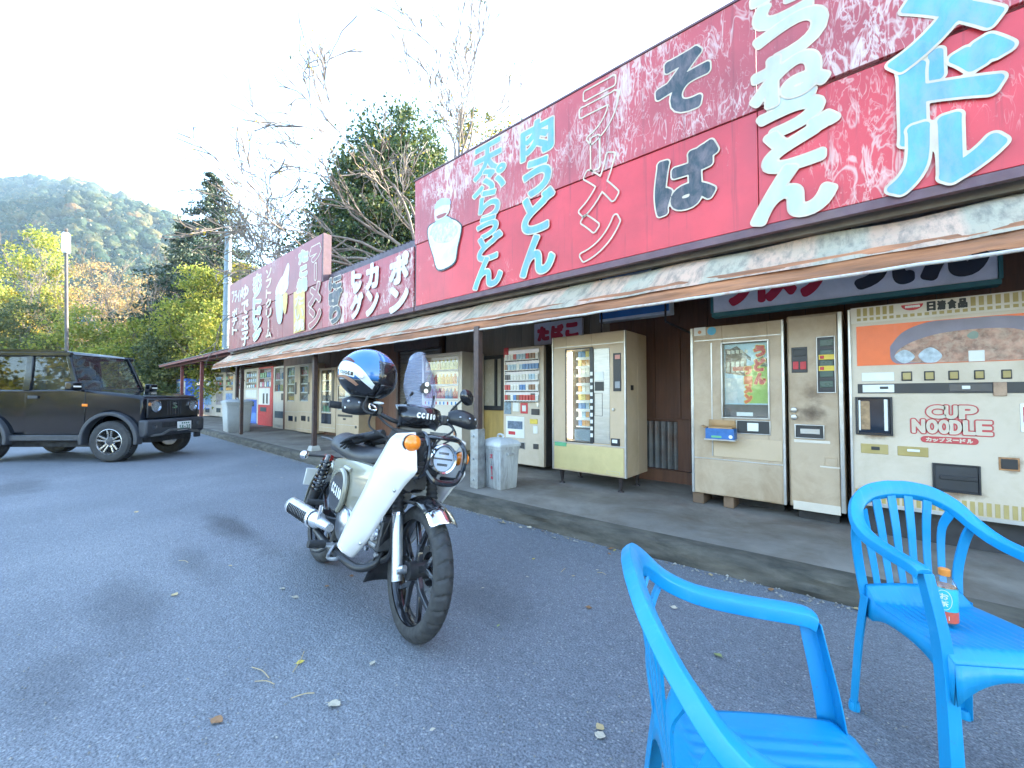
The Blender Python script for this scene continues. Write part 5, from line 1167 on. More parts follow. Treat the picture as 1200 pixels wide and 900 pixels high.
# engine
B(MB().lathe([(.0, -.125), (.085, -.125), (.105, -.11), (.118, -.085), (.122, .08), (.10, .115), (0, .12)], (.52, 0, .355), 'Y', 32), 'crankcase', silver)
B(MB().lathe([(.0, -.142), (.05, -.14), (.066, -.132), (.07, -.122)], (.54, 0, .37), 'Y', 28), 'clutch_cover', silver)
B(MB().box((.33, -.095, .29), (.52, .095, .42)), 'gear_case', enginem, bevel=.025)
cy_ = thing_part('cylinder')
for k in range(9): MB().box((.635 + k * .021, -.075 + .002 * k, .30), (.646 + k * .021, .075, .435)).build('fin', enginem, cy_, bevel=.003)
MB().cyl((.6, 0, .365), (.84, 0, .375), .052, n=18).build('barrel', enginem, cy_)
MB().box((.80, -.085, .30), (.90, .085, .45)).build('cylinder_head', enginem, cy_, bevel=.012)
for z in (.32, .355, .39, .425): MB().box((.815, -.092, z), (.89, -.0851, z + .014)).build('head_rib', silver, cy_, bevel=.002)
MB().lathe([(0, -.1), (.03, -.1), (.034, -.087)], (.855, 0, .375), 'Y', 16).build('head_cap', silver, cy_)
for bx, bz in ((.79, .29), (.79, .46), (.905, .29), (.905, .46)): MB().cyl((bx, -.09, bz), (bx, -.075, bz), .011, n=8).build('head_bolt', silver, cy_)
B(MB().tube(catmull([(.86, -.03, .30), (.87, -.06, .24), (.80, -.11, .20), (.62, -.135, .205), (.45, -.16, .235), (.30, -.17, .265)], 6), .019, 10), 'exhaust_pipe', satin)
ma, mb2 = bp(376, 612, -.19), bp(342, 591, -.19)
mu = B(MB().tube([ma + (ma - mb2) * .25, ma, ma.lerp(mb2, .1), mb2.lerp(ma, .03), mb2], [.022, .03, .046, .046, .034], 20), 'muffler', M('muffler_silver', (.72, .72, .74), .3, .75, var=.06), smooth=40)
dv = (mb2 - ma).normalized(); sd = Vector((0, -1, 0)); up_ = dv.cross(sd).normalized()
m_ = MB()
m_.grid(lambda u, v: tuple(ma.lerp(mb2, .14 + .78 * u) + (sd * math.cos((v - .45) * 2.6) + up_ * math.sin((v - .45) * 2.6)) * .054), 16, 8); hs = B(m_, 'heat_shield', MATS['muffler_silver'], mu, sol=.003)
for k in range(12): 
    c0 = ma.lerp(mb2, .22 + .052 * k); B(MB().sweep([c0 + (sd * math.cos(a) + up_ * math.sin(a)) * .0565 for a in (-.55, -.2, .2, .55)], [(-.006, -.001), (.006, -.001), (.006, .001), (-.006, .001)], [dv] * 4), 'slot', satin, mu)
B(MB().cyl(mb2, mb2 + dv * .004, .02, n=14), 'tail_hole', satin, mu)
k1, k2 = bp(372, 613, -.21), bp(378, 589, -.21)
kk = B(MB().tube([k1, k1.lerp(k2, .5), k2], [.012, .010, .012], 8), 'kick_lever', chrome); MB().cyl(k2 + Vector((0, -.0, 0)), k2 + Vector((.01, -.09, .005)), .015, n=10).build('kick_pedal', rubber, kk)
B(MB().cyl((.55, -.1, .245), (.55, -.27, .25), .012, n=8), 'peg_bar', silver); B(MB().cyl((.55, -.2, .252), (.55, -.285, .255), .02, n=10), 'foot_peg', rubber)
B(MB().cyl((.55, .1, .245), (.55, .285, .25), .02, n=10), 'foot_peg', rubber)
B(MB().tube(catmull([(.55, -.15, .25), (.6, -.19, .2), (.72, -.20, .225), (.75, -.2, .24)], 4), .009, 8), 'brake_pedal', silver)
B(MB().tube(catmull([(.50, .1, .22), (.48, .22, .12), (.47, .285, .065)], 4), .014, 8), 'side_stand', satin)
B(MB().tube(catmull([(.40, -.09, .22), (.30, -.12, .15), (.22, -.13, .13)], 4), .013, 8), 'centre_stand', satin)
B(MB().tube(catmull([(.93, -.05, .62), (.98, -.06, .44), (.95, -.03, .30), (.80, -.05, .22)], 5), .016, 8), 'engine_guard', satin)
# headlamp and its guard
HL = bp(519, 538, .0)
hl = B(MB().lathe([(.02, -.11), (.05, -.09), (.062, -.045), (.066, 0), (.06, .01)], HL, 'X', 28, False), 'headlamp', gloss)
MB().lathe([(.066, -.02), (.071, .006), (.066, .018), (.058, .014), (.058, 0)], HL, 'X', 32, False).build('headlamp_rim', chrome, hl)
MB().lathe([(.058, .004), (.045, .012), (.022, .017), (0, .019)], HL, 'X', 28).build('headlamp_lens', glass('lamp_glass', (.95, .97, 1), .3), hl)
MB().lathe([(.057, .002), (.042, -.022), (.0, -.034)], HL, 'X', 24).build('reflector', M('lamp_reflector_pale', (.7, .72, .75), .3, 0), hl)
MB().box(HL + Vector((-.02, -.052, -.004)), HL + Vector((.003, .052, .004))).build('lamp_divider', satin, hl)
MB().box(HL + Vector((-.02, -.028, .02)), HL + Vector((.003, .028, .031))).build('lamp_divider', satin, hl)
MB().box(HL + Vector((-.02, -.028, -.032)), HL + Vector((.003, .028, -.021))).build('lamp_divider', satin, hl)
for s in (-1, 1):
    g2 = catmull([HL + Vector(v) for v in ((-.12, s * .09, -.10), (.0, s * .098, -.085), (.035, s * .10, -.02), (.02, s * .098, .055), (-.05, s * .09, .10), (-.14, s * .08, .10))], 6)
    B(MB().tube(g2, .011, 8), 'lamp_guard', gloss)
B(MB().tube(catmull([HL + Vector(v) for v in ((.02, -.10, -.05), (.045, -.06, -.095), (.05, 0, -.105), (.045, .06, -.095), (.02, .10, -.05))], 5), .014, 8), 'guard_bar', gloss)
B(MB().tube(catmull([HL + Vector(v) for v in ((-.02, -.098, .085), (.01, -.05, .092), (.01, .05, .092), (-.02, .098, .085))], 5), .009, 8), 'guard_bar', gloss)
S(MB().box((.98, -.10, .70), (1.03, .10, .735)), 'bracket_plate', satin, bevel=.006)
S(MB().lathe([(.0, .03), (.03, .03), (.042, .0), (.03, -.05)], (1.06, -.075, .655), 'X', 18), 'horn', satin)
for s, q in ((-1, bp(482, 519, -.18)), (1, bp(540, 538, .17))):
    o = B(MB().cyl(q + Vector((-.05, -s * .08, 0)), q, .01, n=8), 'indicator_stalk', satin)
    MB().ball(q + Vector((.012, 0, 0)), (.034, .037, .037), 16, 10).build('indicator', amber, o, 60); MB().lathe([(.039, -.004), (.039, .004)], q + Vector((-.004, 0, 0)), 'X', 18).build('indicator_rim', gloss, o)
# cowl, screen, bars
m_ = MB()
def cowl(u, v):
    a = (u - .5) * 2; hw = .125; z = 1.035 - .105 * v; bul = .05 * math.sin(math.pi * v * .9)
    return (.955 + bul - .07 * a * a, a * hw * (1 - .15 * v), z - .012 * a * a)
m_.grid(cowl, 14, 8); cw = S(m_, 'cowl', gloss, sol=.01, smooth=180)
S(MB().box((.86, -.09, .93), (.94, .09, 1.03)), 'meter', satin, bevel=.02)
for k, ch in enumerate('CC丨丨0'):
    q = MB(); kk_ = .009 if ch == '丨' else 0; glyph(q, ch, -.05 + k * .021 + kk_ * .6, -.033 + k * .021 - kk_ * .6, -.014, .014, 0, .002, None, 16)
    q.v = [(.955 + .05 * math.sin(math.pi * .45) - .07 * (x / .125) ** 2 + .0075, -x - 0 if False else x * 1.0, .985 + z) for x, y, z in q.v]
    q.build('letter', blackdecal, cw, 0, T=ST)
def screen(u, v):
    a = (u - .5) * 2; z = 1.0 + .335 * v
    hw = .066 + .04 * math.sin(min(1, v / .75) * math.pi * .62) - (.056 * max(0, v - .35) / .65)
    return (.985 - .155 * v - .045 * a * a, a * hw, z - .03 * (abs(a) ** 3 if v > .9 else 0))
S(MB().grid(screen, 12, 14), 'windscreen', glass('screen_plastic', (.72, .78, .99), 1.3, .05), smooth=180)
for z in (1.115, 1.15): S(MB().cyl((.93, -.0, z), (.955, -.0, z), .012, n=10), 'screen_bolt', silver)
S(MB().lathe([(.03, 0), (.03, .008)], (.942, 0, 1.132), 'X', 16), 'screen_boss', satin)
for s in (-1, 1): S(MB().tube([(.93, s * .06, 1.1), (.88, s * .08, 1.02), (.85, s * .07, .97)], .007, 6), 'screen_stay', satin)
bar = catmull([(.80, -.40, .985), (.82, -.24, .99), (.865, -.12, .945), (.88, 0, .93), (.865, .12, .945), (.82, .24, .99), (.80, .40, .985)], 6)
hb = S(MB().tube(bar, .012, 10), 'handlebar', satin)
for s in (-1, 1):
    gpt = catmull([(.845, s * .205, 1.0), (.87, s * .26, 1.005), (.88, s * .32, .995), (.862, s * .375, .985)], 5)
    kg = S(MB().sweep(gpt, [(.048 * math.cos(2 * math.pi * k / 12), .028 * math.sin(2 * math.pi * k / 12)) for k in range(12)], [(1, 0, .25)] * len(gpt), scale=[.6 + .5 * math.sin(math.pi * (i + 1) / (len(gpt) + 1)) for i in range(len(gpt))]), 'hand_guard', M('guard_black', (.018, .019, .022), .35, var=.1), smooth=180)
    for y in (.25, .31, .355): S(MB().ball((.905 if y < .34 else .893, s * y, 1.008), .0075, 8, 6), 'rivet', silver, kg)
    S(MB().cyl((.805, s * .27, .987), (.80, s * .42, .985), .018, n=12), 'grip', rubber)
    S(MB().tube(catmull([(.85, s * .2, .985), (.89, s * .27, .985), (.885, s * .37, .975)], 4), .007, 6), 'lever', silver)
    S(MB().box((.80, s * .17, .955), (.855, s * .225, 1.01)), 'switch_box', satin, bevel=.01)
    S(MB().tube(catmull([(.85, s * .2, .97), (.95, s * .19, .93), (.98, s * .09, .86), (.96, s * .04, .74)], 6), .006, 6), 'cable', rubber)
    S(MB().tube(catmull([(.84, s * .22, .98), (.90, s * .24, .90), (.93, s * .14, .84), (.93, s * .05, .70)], 6), .005, 6), 'cable', rubber)
mp_ = bp(547, 466, .3)
mi = B(MB().tube(catmull([(.83, .225, 1.0), (.84, .24, 1.06), mp_ + Vector((0, -.03, -.02))], 5), .006, 8), 'mirror_stem', satin)
Tm = Matrix.Translation(mp_) @ Matrix.Rotation(R(12), 4, 'Z') @ Matrix.Rotation(R(-18), 4, 'X')
MB().lathe([(0, .03), (.03, .026), (.05, .012), (.054, 0), (.05, -.006)], (0, 0, 0), 'X', 24).build('mirror', gloss, mi, 40, T=Tm @ Matrix.Diagonal((1, 1.12, .82, 1)))
MB().lathe([(.047, -.007), (0, -.007)], (0, 0, 0), 'X', 24).build('mirror_glass', chrome, mi, T=Tm @ Matrix.Diagonal((1, 1.12, .82, 1)))

# =====================================================================================
# helmet on the right grip, gloves on the seat
# =====================================================================================
hc = BM @ bp(431, 441, -.285)
he = thing('helmet', 'dark and white full face helmet, sky reflection painted blue, hung on the motorcycle grip', 'helmet', hc, R(-10)); he.rotation_euler = (R(-3), R(6), R(44)); he.scale = (1.06,) * 3
A_, B_, C_ = .142, .118, .134
hsky = M('helmet_sky_tint', (.035, .15, .36), .1, coat=.8, var=.06); hwhite = M('helmet_white', (.66, .68, .66), .2, coat=.5, var=.05); hblack = M('helmet_black', (.012, .012, .015), .22, coat=.4)  # shell blue stands in for sky reflected in a dark gloss shell
vis = glass('visor_tint', (.16, .12, .12), .8, .03); hbrown = M('helmet_brown', (.3, .16, .1), .3); hdred = M('helmet_dark_red', (.1, .02, .02), .25)
def hpt(az, el, k=1.):                              # az 0 forward, + towards the left
    ca, sa, ce, se = math.cos(az), math.sin(az), math.cos(el), math.sin(el)
    low = 1 - .16 * max(0, -se) ** 1.5 * (1 if ca < .2 else .4); fw = 1.0 + .05 * max(0, ca) * max(0, -se)
    return (A_ * k * ce * ca * low * fw, B_ * k * ce * sa * low, C_ * k * se * (.88 if se < 0 else 1))
def hsurf(nm, a0, a1, e0, e1, m, k=1., nu=32, nv=18, **kw):
    mb = MB(); mb.grid(lambda u, v: hpt(R(a0 + (a1 - a0) * u), R(e0 + (e1 - e0) * v), k), nu, nv); return mb.build(nm, m, he, kw.pop('smooth', 180), **kw)
hsurf('shell', 48, 312, -12, 90, hsky, 1., 40, 16, sol=.006)
hsurf('brow', -48, 48, 28, 90, hsky, 1., 20, 12, sol=.006)
hsurf('lower_shell', 48, 312, -58, -12, hblack, 1.0, 40, 10, sol=.006); hsurf('chin_bar', -48, 48, -60, -18, hblack, 1.03, 20, 10, sol=.008)
hsurf('visor', -50, 50, -20, 30, vis, 1.022, 24, 12, sol=.002)
hsurf('rim_seal', 0, 360, -62, -57, rubber, 1.0, 40, 2, sol=.012)
hsurf('lining', 0, 360, -58, 80, M('lining', (.03, .03, .032), .9), .93, 30, 14)
hsurf('visor_seal', -56, -48, -22, 34, hblack, 1.012, 3, 12, sol=.003); hsurf('visor_seal', 48, 56, -22, 34, hblack, 1.012, 3, 12, sol=.003)
hsurf('brow_seal', -50, 50, 29, 33, hblack, 1.012, 20, 2, sol=.003)
def hside(nm, up, lo, m, k=1.012, n=5):              # a band on both sides between an upper and a lower line (u forward, v up)
    U, L = catmull([(a, b, 0) for a, b in up], n), catmull([(a, b, 0) for a, b in lo], n)
    for s in (-1, 1):
        vs = []
        for p, q in zip(U, L):
            for w_ in range(7):
                r_ = p.lerp(q, w_ / 6); rr = min(.985, math.hypot(r_.x, r_.y)); an = math.atan2(r_.y, r_.x); x_, z_ = rr * math.cos(an), rr * math.sin(an)
                az = math.atan2(s * math.sqrt(max(0, 1 - x_ * x_ - z_ * z_)), x_); vs.append(hpt(az, math.asin(z_), k))
        mb = MB(); mb.add(vs, [(i * 7 + j, i * 7 + j + 1, (i + 1) * 7 + j + 1, (i + 1) * 7 + j) for i in range(len(U) - 1) for j in range(6)])
        mb.build(nm, m, he, 180)
hside('side_band', [(-.98, .36), (-.6, .42), (-.2, .32), (.15, .05), (.45, -.36)], [(-.99, .12), (-.6, .1), (-.2, -.05), (.1, -.3), (.38, -.55)], hwhite, 1.036)
hside('dark_stripe', [(-.93, .45), (-.75, .56), (-.5, .56), (-.27, .42)], [(-.95, .38), (-.75, .44), (-.5, .43), (-.27, .36)], hdred, 1.034)
hside('brown_stripe', [(-.98, -.1), (-.6, -.08), (-.3, -.2), (-.05, -.42)], [(-.97, -.2), (-.6, -.2), (-.35, -.34), (-.15, -.48)], hbrown, 1.034)
hside('name_chip', [(-.8, .16), (-.5, .15), (-.16, .02)], [(-.78, -.08), (-.5, -.1), (-.2, -.16)], hwhite, 1.042)
for k, ch in enumerate('SHOEI'):
    q = MB(); glyph(q, ch, -.74 + k * .105, -.65 + k * .105, -.04, .10, 0, .008, None, 16)
    q.v = [hpt(math.atan2(-math.sqrt(max(0, 1 - x * x - z * z)), x), math.asin(max(-.9, min(.9, z))), 1.05) for x, y, z in [(a, b, c - .05 * (a + .74) / .4) for a, b, c in q.v]]
    q.build('letter', hblack, he, 0)
q = hpt(R(-90) + .0, 0, 1.03); MB().lathe([(.011, 0), (.011, -.004), (.006, -.005)], (A_ * .05, -B_ * 1.05, .0 - .012), 'Y', 14).build('visor_screw', silver, he)
MB().tube(catmull([(.03, -.06, -.10), (.02, -.07, -.16), (.06, -.06, -.18), (.09, -.04, -.14)], 5), .006, 6).build('chin_strap', rubber, he)
MB().tube(catmull([(.05, -.07, -.135), (.075, -.07, -.15), (.08, -.07, -.165), (.05, -.07, -.16)], 4, True), .004, 6, True).build('buckle', chrome, he)
MB().ball((.075, -.02, -.128), (.028, .012, .008), 10, 6).build('strap_end', hwhite, he)

def glove(label, pos, rot, mir):
    th = thing('glove', label, 'glove', pos, 0, None); th.rotation_euler = rot
    mb = MB()
    mb.tube(catmull([(.16, 0, .004), (.10, 0, .008), (.05, 0, .008), (0, 0, .006), (-.045, 0, 0)], 4), [.036, .034, .038, .043, .040], 12)
    for k, (y, L, dz) in enumerate(((-.034, .062, -.02), (-.012, .078, -.03), (.012, .074, -.03), (.034, .058, -.022))):
        mb.tube(catmull([(-.02, y * .9, .004), (-.05, y, .004), (-.05 - L * .5, y * 1.12, dz * .4), (-.05 - L, y * 1.2, dz * 1.5)], 4), [.019, .015, .013, .010], 8)
        mb.ball((-.05 - L, y * 1.2, dz * 1.5), .0105, 8, 6)
    mb.tube(catmull([(.03, mir * .03, 0), (0, mir * .058, -.006), (-.035, mir * .068, -.02)], 4), [.020, .016, .012], 8); mb.ball((-.035, mir * .068, -.02), .0125, 8, 6)
    mb.v = [(x, y, z * .72) for x, y, z in mb.v]
    o = mb.build('glove_shell', M('glove_black', (.02, .021, .025), .6, var=.25, bump=.4, bs=160), th, 180)
    q = o.modifiers.new('join', 'REMESH'); q.mode = 'VOXEL'; q.voxel_size = .0045; q.use_smooth_shade = True
    q = o.modifiers.new('soft', 'SMOOTH'); q.factor = .6; q.iterations = 4
    MB().tube([(-.055, -.012, .0165), (-.085, -.013, .014)], .005, 6).build('reflective_tab', M('tab_pale', (.55, .57, .56), .3), th)
    MB().tube(catmull([(.11, -.035, .0), (.11, -.02, .025), (.11, .02, .025), (.11, .035, 0)], 4), .007, 6).build('wrist_strap', satin, th)
    for y in (-.034, -.012, .012, .034): MB().ball((-.048, y, .014), (.014, .010, .007), 8, 6).build('knuckle_pad', M('knuckle', (.03, .03, .034), .4), th)
    return th
gq = BM @ Vector((.44, -.05, .812))
glove('black leather glove draped over the side of the motorcycle seat', BM @ Vector((.42, -.075, .815)), (R(-28), R(-12), R(32)), -1)
glove('black leather glove lying flat on top of the motorcycle seat', BM @ Vector((.46, .03, .822)), (R(-10), R(-4), R(6)), 1)

# =====================================================================================
# parked off-roader (origin on the ground under the front axle; x forward, y left)
# =====================================================================================
CW, WB, CH = .645, 2.12, R(42)
cf = Vector((math.cos(CH), math.sin(CH), 0)); cl = Vector((-cf.y, cf.x, 0))
near = Vector((-9.93, .95, 0))
car = thing('parked_car', 'black boxy off road car parked at the left with grey alloy wheels', 'car', near + cl * (CW - .055), CH, None, 1.03)
cpaint = M('car_black', (.004, .0055, .009), .08, coat=.15, spec=.28, var=.05); cplast = M('car_plastic', (.035, .038, .045), .5, var=.12, bump=.1, bs=200)
cglass = glass('car_glass', (.045, .05, .055), .2, .02); cfront = glass('car_front_glass', (.42, .47, .47), .2, .02); cint = M('car_interior', (.02, .02, .022), .8)
alloy = M('car_alloy', (.34, .33, .32), .28, .85, var=.1); tyrem = M('car_tyre', (.024, .024, .025), .75, var=.2, dirt=(.06, .058, .055), da=.6, ds=6)
def K(mb, name, m, par=car, **k): return mb.build(name, m, par, **k)
arch = lambda cx: wheel_arc(cx, .36, .425, 180, 0, 12)
poly = [(.50, .62), (.50, .955), (.44, .985), (-.50, 1.06), (-2.66, 1.06), (-2.68, 1.0), (-2.68, .50)] + [(x, z) for x, z in arch(-WB) if z > .40] + [(x, z) for x, z in arch(0) if z > .40]
K(MB().prism(poly, -CW, CW), 'body', cpaint, bevel=.035)
K(MB().prism([(.47, .975), (.455, 1.0), (-.55, 1.068), (-.58, 1.0), (.44, .93)], -CW + .07, CW - .07), 'bonnet', cpaint, bevel=.03)
K(MB().box((-.40, -.42, .3), (.45, .42, .62)), 'engine_bay', cint)
K(MB().box((-2.6, -.5, .24), (-.42, .5, .5)), 'floor_pan', cint)  # hangs low to deepen the shadow under the car
K(MB().prism([(-.83, 1.66), (-.91, 1.725), (-1.6, 1.745), (-2.5, 1.735), (-2.62, 1.69), (-2.62, 1.65)], -CW + .065, CW - .065), 'roof', cpaint, bevel=.03)
for s in (-1, 1): K(MB().sweep([(-.84, s * (CW - .06), 1.71), (-1.6, s * (CW - .055), 1.735), (-2.55, s * (CW - .06), 1.72)], [(-.012, -.012), (.012, -.012), (.012, .012), (-.012, .012)], [(0, 0, 1)] * 3), 'drip_rail', cpaint)
def pillar(x0, x1, w0, w1, s): return MB().hexa([(x0 - w0 / 2, s * (CW - .05), 1.04), (x0 + w0 / 2, s * (CW - .05), 1.04), (x0 + w0 / 2, s * (CW - .002), 1.04), (x0 - w0 / 2, s * (CW - .002), 1.04)], [(x1 - w1 / 2, s * (CW - .115), 1.69), (x1 + w1 / 2, s * (CW - .115), 1.69), (x1 + w1 / 2, s * (CW - .068), 1.69), (x1 - w1 / 2, s * (CW - .068), 1.69)])
for s in (-1, 1):
    for x0, x1, w0, w1 in ((-.60, -.84, .09, .07), (-1.42, -1.44, .13, .11), (-2.58, -2.56, .18, .16)): K(pillar(x0, x1, w0, w1, s), 'pillar', cpaint, bevel=.012)
    K(MB().sweep([(-.76, s * (CW - .075), 1.665), (-2.55, s * (CW - .07), 1.665)], [(-.03, -.035), (.03, -.035), (.03, .035), (-.03, .035)], [(0, 0, 1)] * 2), 'roof_rail', cpaint, bevel=.01)
    for xa_, xb_, xc_, xd_ in ((-.65, -1.355, -1.385, -.875), (-1.485, -2.49, -2.48, -1.495)):
        K(MB().add([(xa_, s * (CW - .03), 1.055), (xb_, s * (CW - .03), 1.055), (xc_, s * (CW - .088), 1.64), (xd_, s * (CW - .088), 1.64)], [(0, 1, 2, 3)]), 'side_window', cfront if xa_ > -1 else cglass, smooth=0)
K(MB().add([(-.59, -CW + .07, 1.075), (-.59, CW - .07, 1.075), (-.845, CW - .12, 1.66), (-.845, -CW + .12, 1.66)], [(0, 1, 2, 3)]), 'windscreen', glass('windscreen_glass', (.86, .9, .9), .1, .02), smooth=0)
K(MB().add([(-2.64, -CW + .14, 1.1), (-2.64, CW - .14, 1.1), (-2.62, CW - .16, 1.62), (-2.62, -CW + .16, 1.62)], [(0, 1, 2, 3)]), 'rear_window', cglass, smooth=0)
for s in (-1, 1): K(MB().tube([(-.50, s * .25 - .1, 1.085), (-.54, s * .25 + .22, 1.115)], .008, 6), 'wiper', cint)
K(MB().box((-.90, -.56, .95), (-.55, .56, 1.08)), 'dashboard', cint, bevel=.03)
K(MB().lathe([(.17, -.012), (.185, 0), (.17, .012), (.165, 0), (.17, -.012)], (-.96, -.28, 1.07), 'X', 24, False), 'steering_wheel', cint)
for s in (-1, 1):
    for x0 in (-1.25, -2.05):
        st = K(MB().box((x0 - .08, s * .29 - .22, .55), (x0 + .4, s * .29 + .22, .72)).box((x0 - .16, s * .29 - .22, .7), (x0 - .02, s * .29 + .22, 1.25)), 'car_seat', cint, bevel=.04); MB().box((x0 - .16, s * .29 - .13, 1.28), (x0 - .05, s * .29 + .13, 1.47)).build('headrest', cint, st, bevel=.03)
# doors, trims
for s in (-1, 1):
    dr = K(MB().prism([(-.44, .46), (-.44, 1.03), (-1.42, 1.035), (-1.42, .46)], s * (CW - .01), s * (CW + .008)), 'door', cpaint, bevel=.006)
    MB().box((-1.36, s * (CW + .006), .93), (-1.2, s * (CW + .03), .965)).build('door_handle', cplast, dr, bevel=.006)
    K(MB().box((-1.70, s * (CW - .04), .36), (-.42, s * (CW + .03), .455)), 'sill', cplast, bevel=.012)
    K(MB().box((-2.5, s * (CW - .006), 1.005), (-.5, s * (CW + .012), 1.04)), 'belt_trim', cpaint, bevel=.005)
    K(MB().box((-.49, s * (CW - .004), .84), (-.40, s * (CW + .012), .87)), 'side_marker', amber, bevel=.005)
    mr = K(MB().box((-.60, s * (CW + .02), 1.05), (-.47, s * (CW + .19), 1.19)), 'wing_mirror', cpaint, bevel=.025)
    MB().box((-.53, s * (CW - .03), 1.05), (-.50, s * (CW + .05), 1.09)).build('mirror_arm', cplast, mr); MB().box((-.475, s * (CW + .05), 1.10), (-.466, s * (CW + .17), 1.125)).build('mirror_repeater', M('repeater', (.8, .78, .7), .2), mr)
    for cx in (0, -WB):
        pts = [(x, s * (CW + .02), z) for x, z in wheel_arc(cx, .36, .455, 188, -8, 20)]
        K(MB().sweep(pts, [(-.075, -.035), (.055, -.035), (.055, .025), (-.055, .035)], [((x - cx), 0, (z - .36)) for x, _, z in pts]), 'wheel_arch', cplast, bevel=.012)
# front
K(MB().box((.49, -.57, .70), (.525, .57, .955)), 'grille', M('grille_black', (.012, .013, .015), .35), bevel=.02)
for k in range(6): K(MB().box((.52, -.17 + .062 * k, .735), (.532, -.155 + .062 * k, .925)), 'grille_bar', cplast)
for s in (-1, 1):
    h_ = K(MB().lathe([(.105, -.02), (.105, .012), (.092, .018), (.092, 0)], (.535, s * .42, .835), 'X', 28, False), 'headlight', chrome)
    MB().lathe([(.09, .004), (.05, .02), (0, .024)], (.535, s * .42, .835), 'X', 24).build('headlight_lens', glass('car_lamp', (.95, .97, 1), .3), h_); MB().lathe([(.088, .0), (.05, -.01), (0, -.012)], (.535, s * .42, .835), 'X', 20).build('lamp_reflector', M('reflector_blue', (.5, .6, .7), .15, .8), h_)
    K(MB().lathe([(.03, 0), (.026, .012)], (.525, s * .535, .87), 'X', 14), 'front_indicator', M('clear_amber', (.5, .2, .06), .2))
q = MB(); glyph(q, 'S', -.05, .05, -.055, .055, 0, .006, None, 22); q.v = [(.534, x, .84 + z) for x, y, z in q.v]; K(q, 'emblem', chrome, smooth=0)
K(MB().prism([(.44, .40), (.54, .40), (.595, .46), (.595, .68), (.56, .70), (.44, .70)], -CW - .02, CW + .02), 'bumper', cplast, bevel=.03)
K(MB().box((.58, -.36, .555), (.602, .36, .655)), 'intake', cint, bevel=.01)
K(MB().sweep([(.56, -.55, .43), (.605, -.36, .44), (.605, -.2, .50), (.605, .2, .50), (.605, .36, .44), (.56, .55, .43)], [(-.012, -.02), (.012, -.02), (.012, .02), (-.012, .02)], [(0, 0, 1)] * 6), 'skid_lip', M('skid_grey', (.09, .095, .1), .4), bevel=.004)
for s in (-1, 1):
    f_ = K(MB().lathe([(.045, 0), (.045, .012), (.038, .014)], (.592, s * .50, .575), 'X', 18), 'fog_lamp', cplast); MB().lathe([(.037, .012), (0, .02)], (.592, s * .50, .575), 'X', 16).build('fog_lens', MATS['car_lamp'] if 'car_lamp' in MATS else chrome, f_); 
npl = K(MB().box((.608, -.02 - .165 + .15, .475), (.616, .145 + .15, .64)), 'number_plate', M('plate_white', (.72, .73, .72), .4, var=.03), bevel=.004)
for k, ch in enumerate('58-30'):
    q = MB(); z0, z1 = (.50, .575) if ch != '-' else (.532, .542)
    glyph(q, ch, -.125 + k * .055, -.085 + k * .055, z0, z1, 0, .003, None, 16); q.v = [(.6175, x + .13, z) for x, y, z in q.v]; q.build('digit', M('plate_green', (.03, .16, .1), .4), npl, 0)
for k in range(4): MB().box((.6161, .06 + k * .05, .595), (.618, .09 + k * .05, .62)).build('digit', MATS['plate_green'], npl, 0)
for cx in (0, -WB):
    for s in (-1, 1):
        wl = bpy.data.objects.new('wheel', None); SC.collection.objects.link(wl); wl.parent = car; wl.location = (cx, s * (CW - .055), .345); wl.rotation_euler = (0, 0, 0 if s < 0 else math.pi); wl.empty_display_size = .1
        t = MB()
        def tyf(u, v):
            a = 2 * math.pi * u; q_ = v * 2 - 1; r = .345 - .03 * max(0, abs(q_) - .72) / .28 if abs(q_) > .72 else .345
            lug = .008 if (u * 56) % 1 < .35 and abs(q_) > .3 else .006 if .26 < abs(q_) < .3 else 0
            return ((r - lug) * math.cos(a), q_ * .10, (r - lug) * math.sin(a))
        t.grid(tyf, 224, 14); t.lathe([(.316, -.10), (.27, -.112), (.215, -.10), (.205, -.08)], (0, 0, 0), 'Y', 48, False).lathe([(.316, .10), (.27, .112), (.215, .10)], (0, 0, 0), 'Y', 48, False); t.build('tyre', tyrem, wl, 35)
        MB().lathe([(.218, -.098), (.205, -.104), (.196, -.09), (.19, .05), (.0, .05)], (0, 0, 0), 'Y', 40, False).build('rim', alloy, wl, 40)
        MB().lathe([(.186, -.03), (.0, -.03)], (0, 0, 0), 'Y', 32).build('brake_drum', cint, wl, 40)
        for k in range(5):
            a = 2 * math.pi * k / 5 + .3
            for da in (-.17, .17):
                p0 = Vector((.055 * math.cos(a + da * 1.6), -.075, .055 * math.sin(a + da * 1.6))); p1 = Vector((.192 * math.cos(a + da * 1.2), -.095, .192 * math.sin(a + da * 1.2)))
                MB().sweep([p0, p1], [(-.017, -.012), (.017, -.012), (.013, .01), (-.013, .01)], [(0, -1, 0)] * 2).build('spoke', alloy, wl, 40, bevel=.003)
        MB().lathe([(.06, -.06), (.058, -.088), (.03, -.094), (0, -.094)], (0, 0, 0), 'Y', 24).build('hub_cap', cplast, wl, 40)
        for k in range(5):
            a = 2 * math.pi * k / 5 + .3 + .63; MB().cyl((.075 * math.cos(a), -.08, .075 * math.sin(a)), (.075 * math.cos(a), -.06, .075 * math.sin(a)), .012, n=6).build('wheel_nut', chrome, wl, 40)

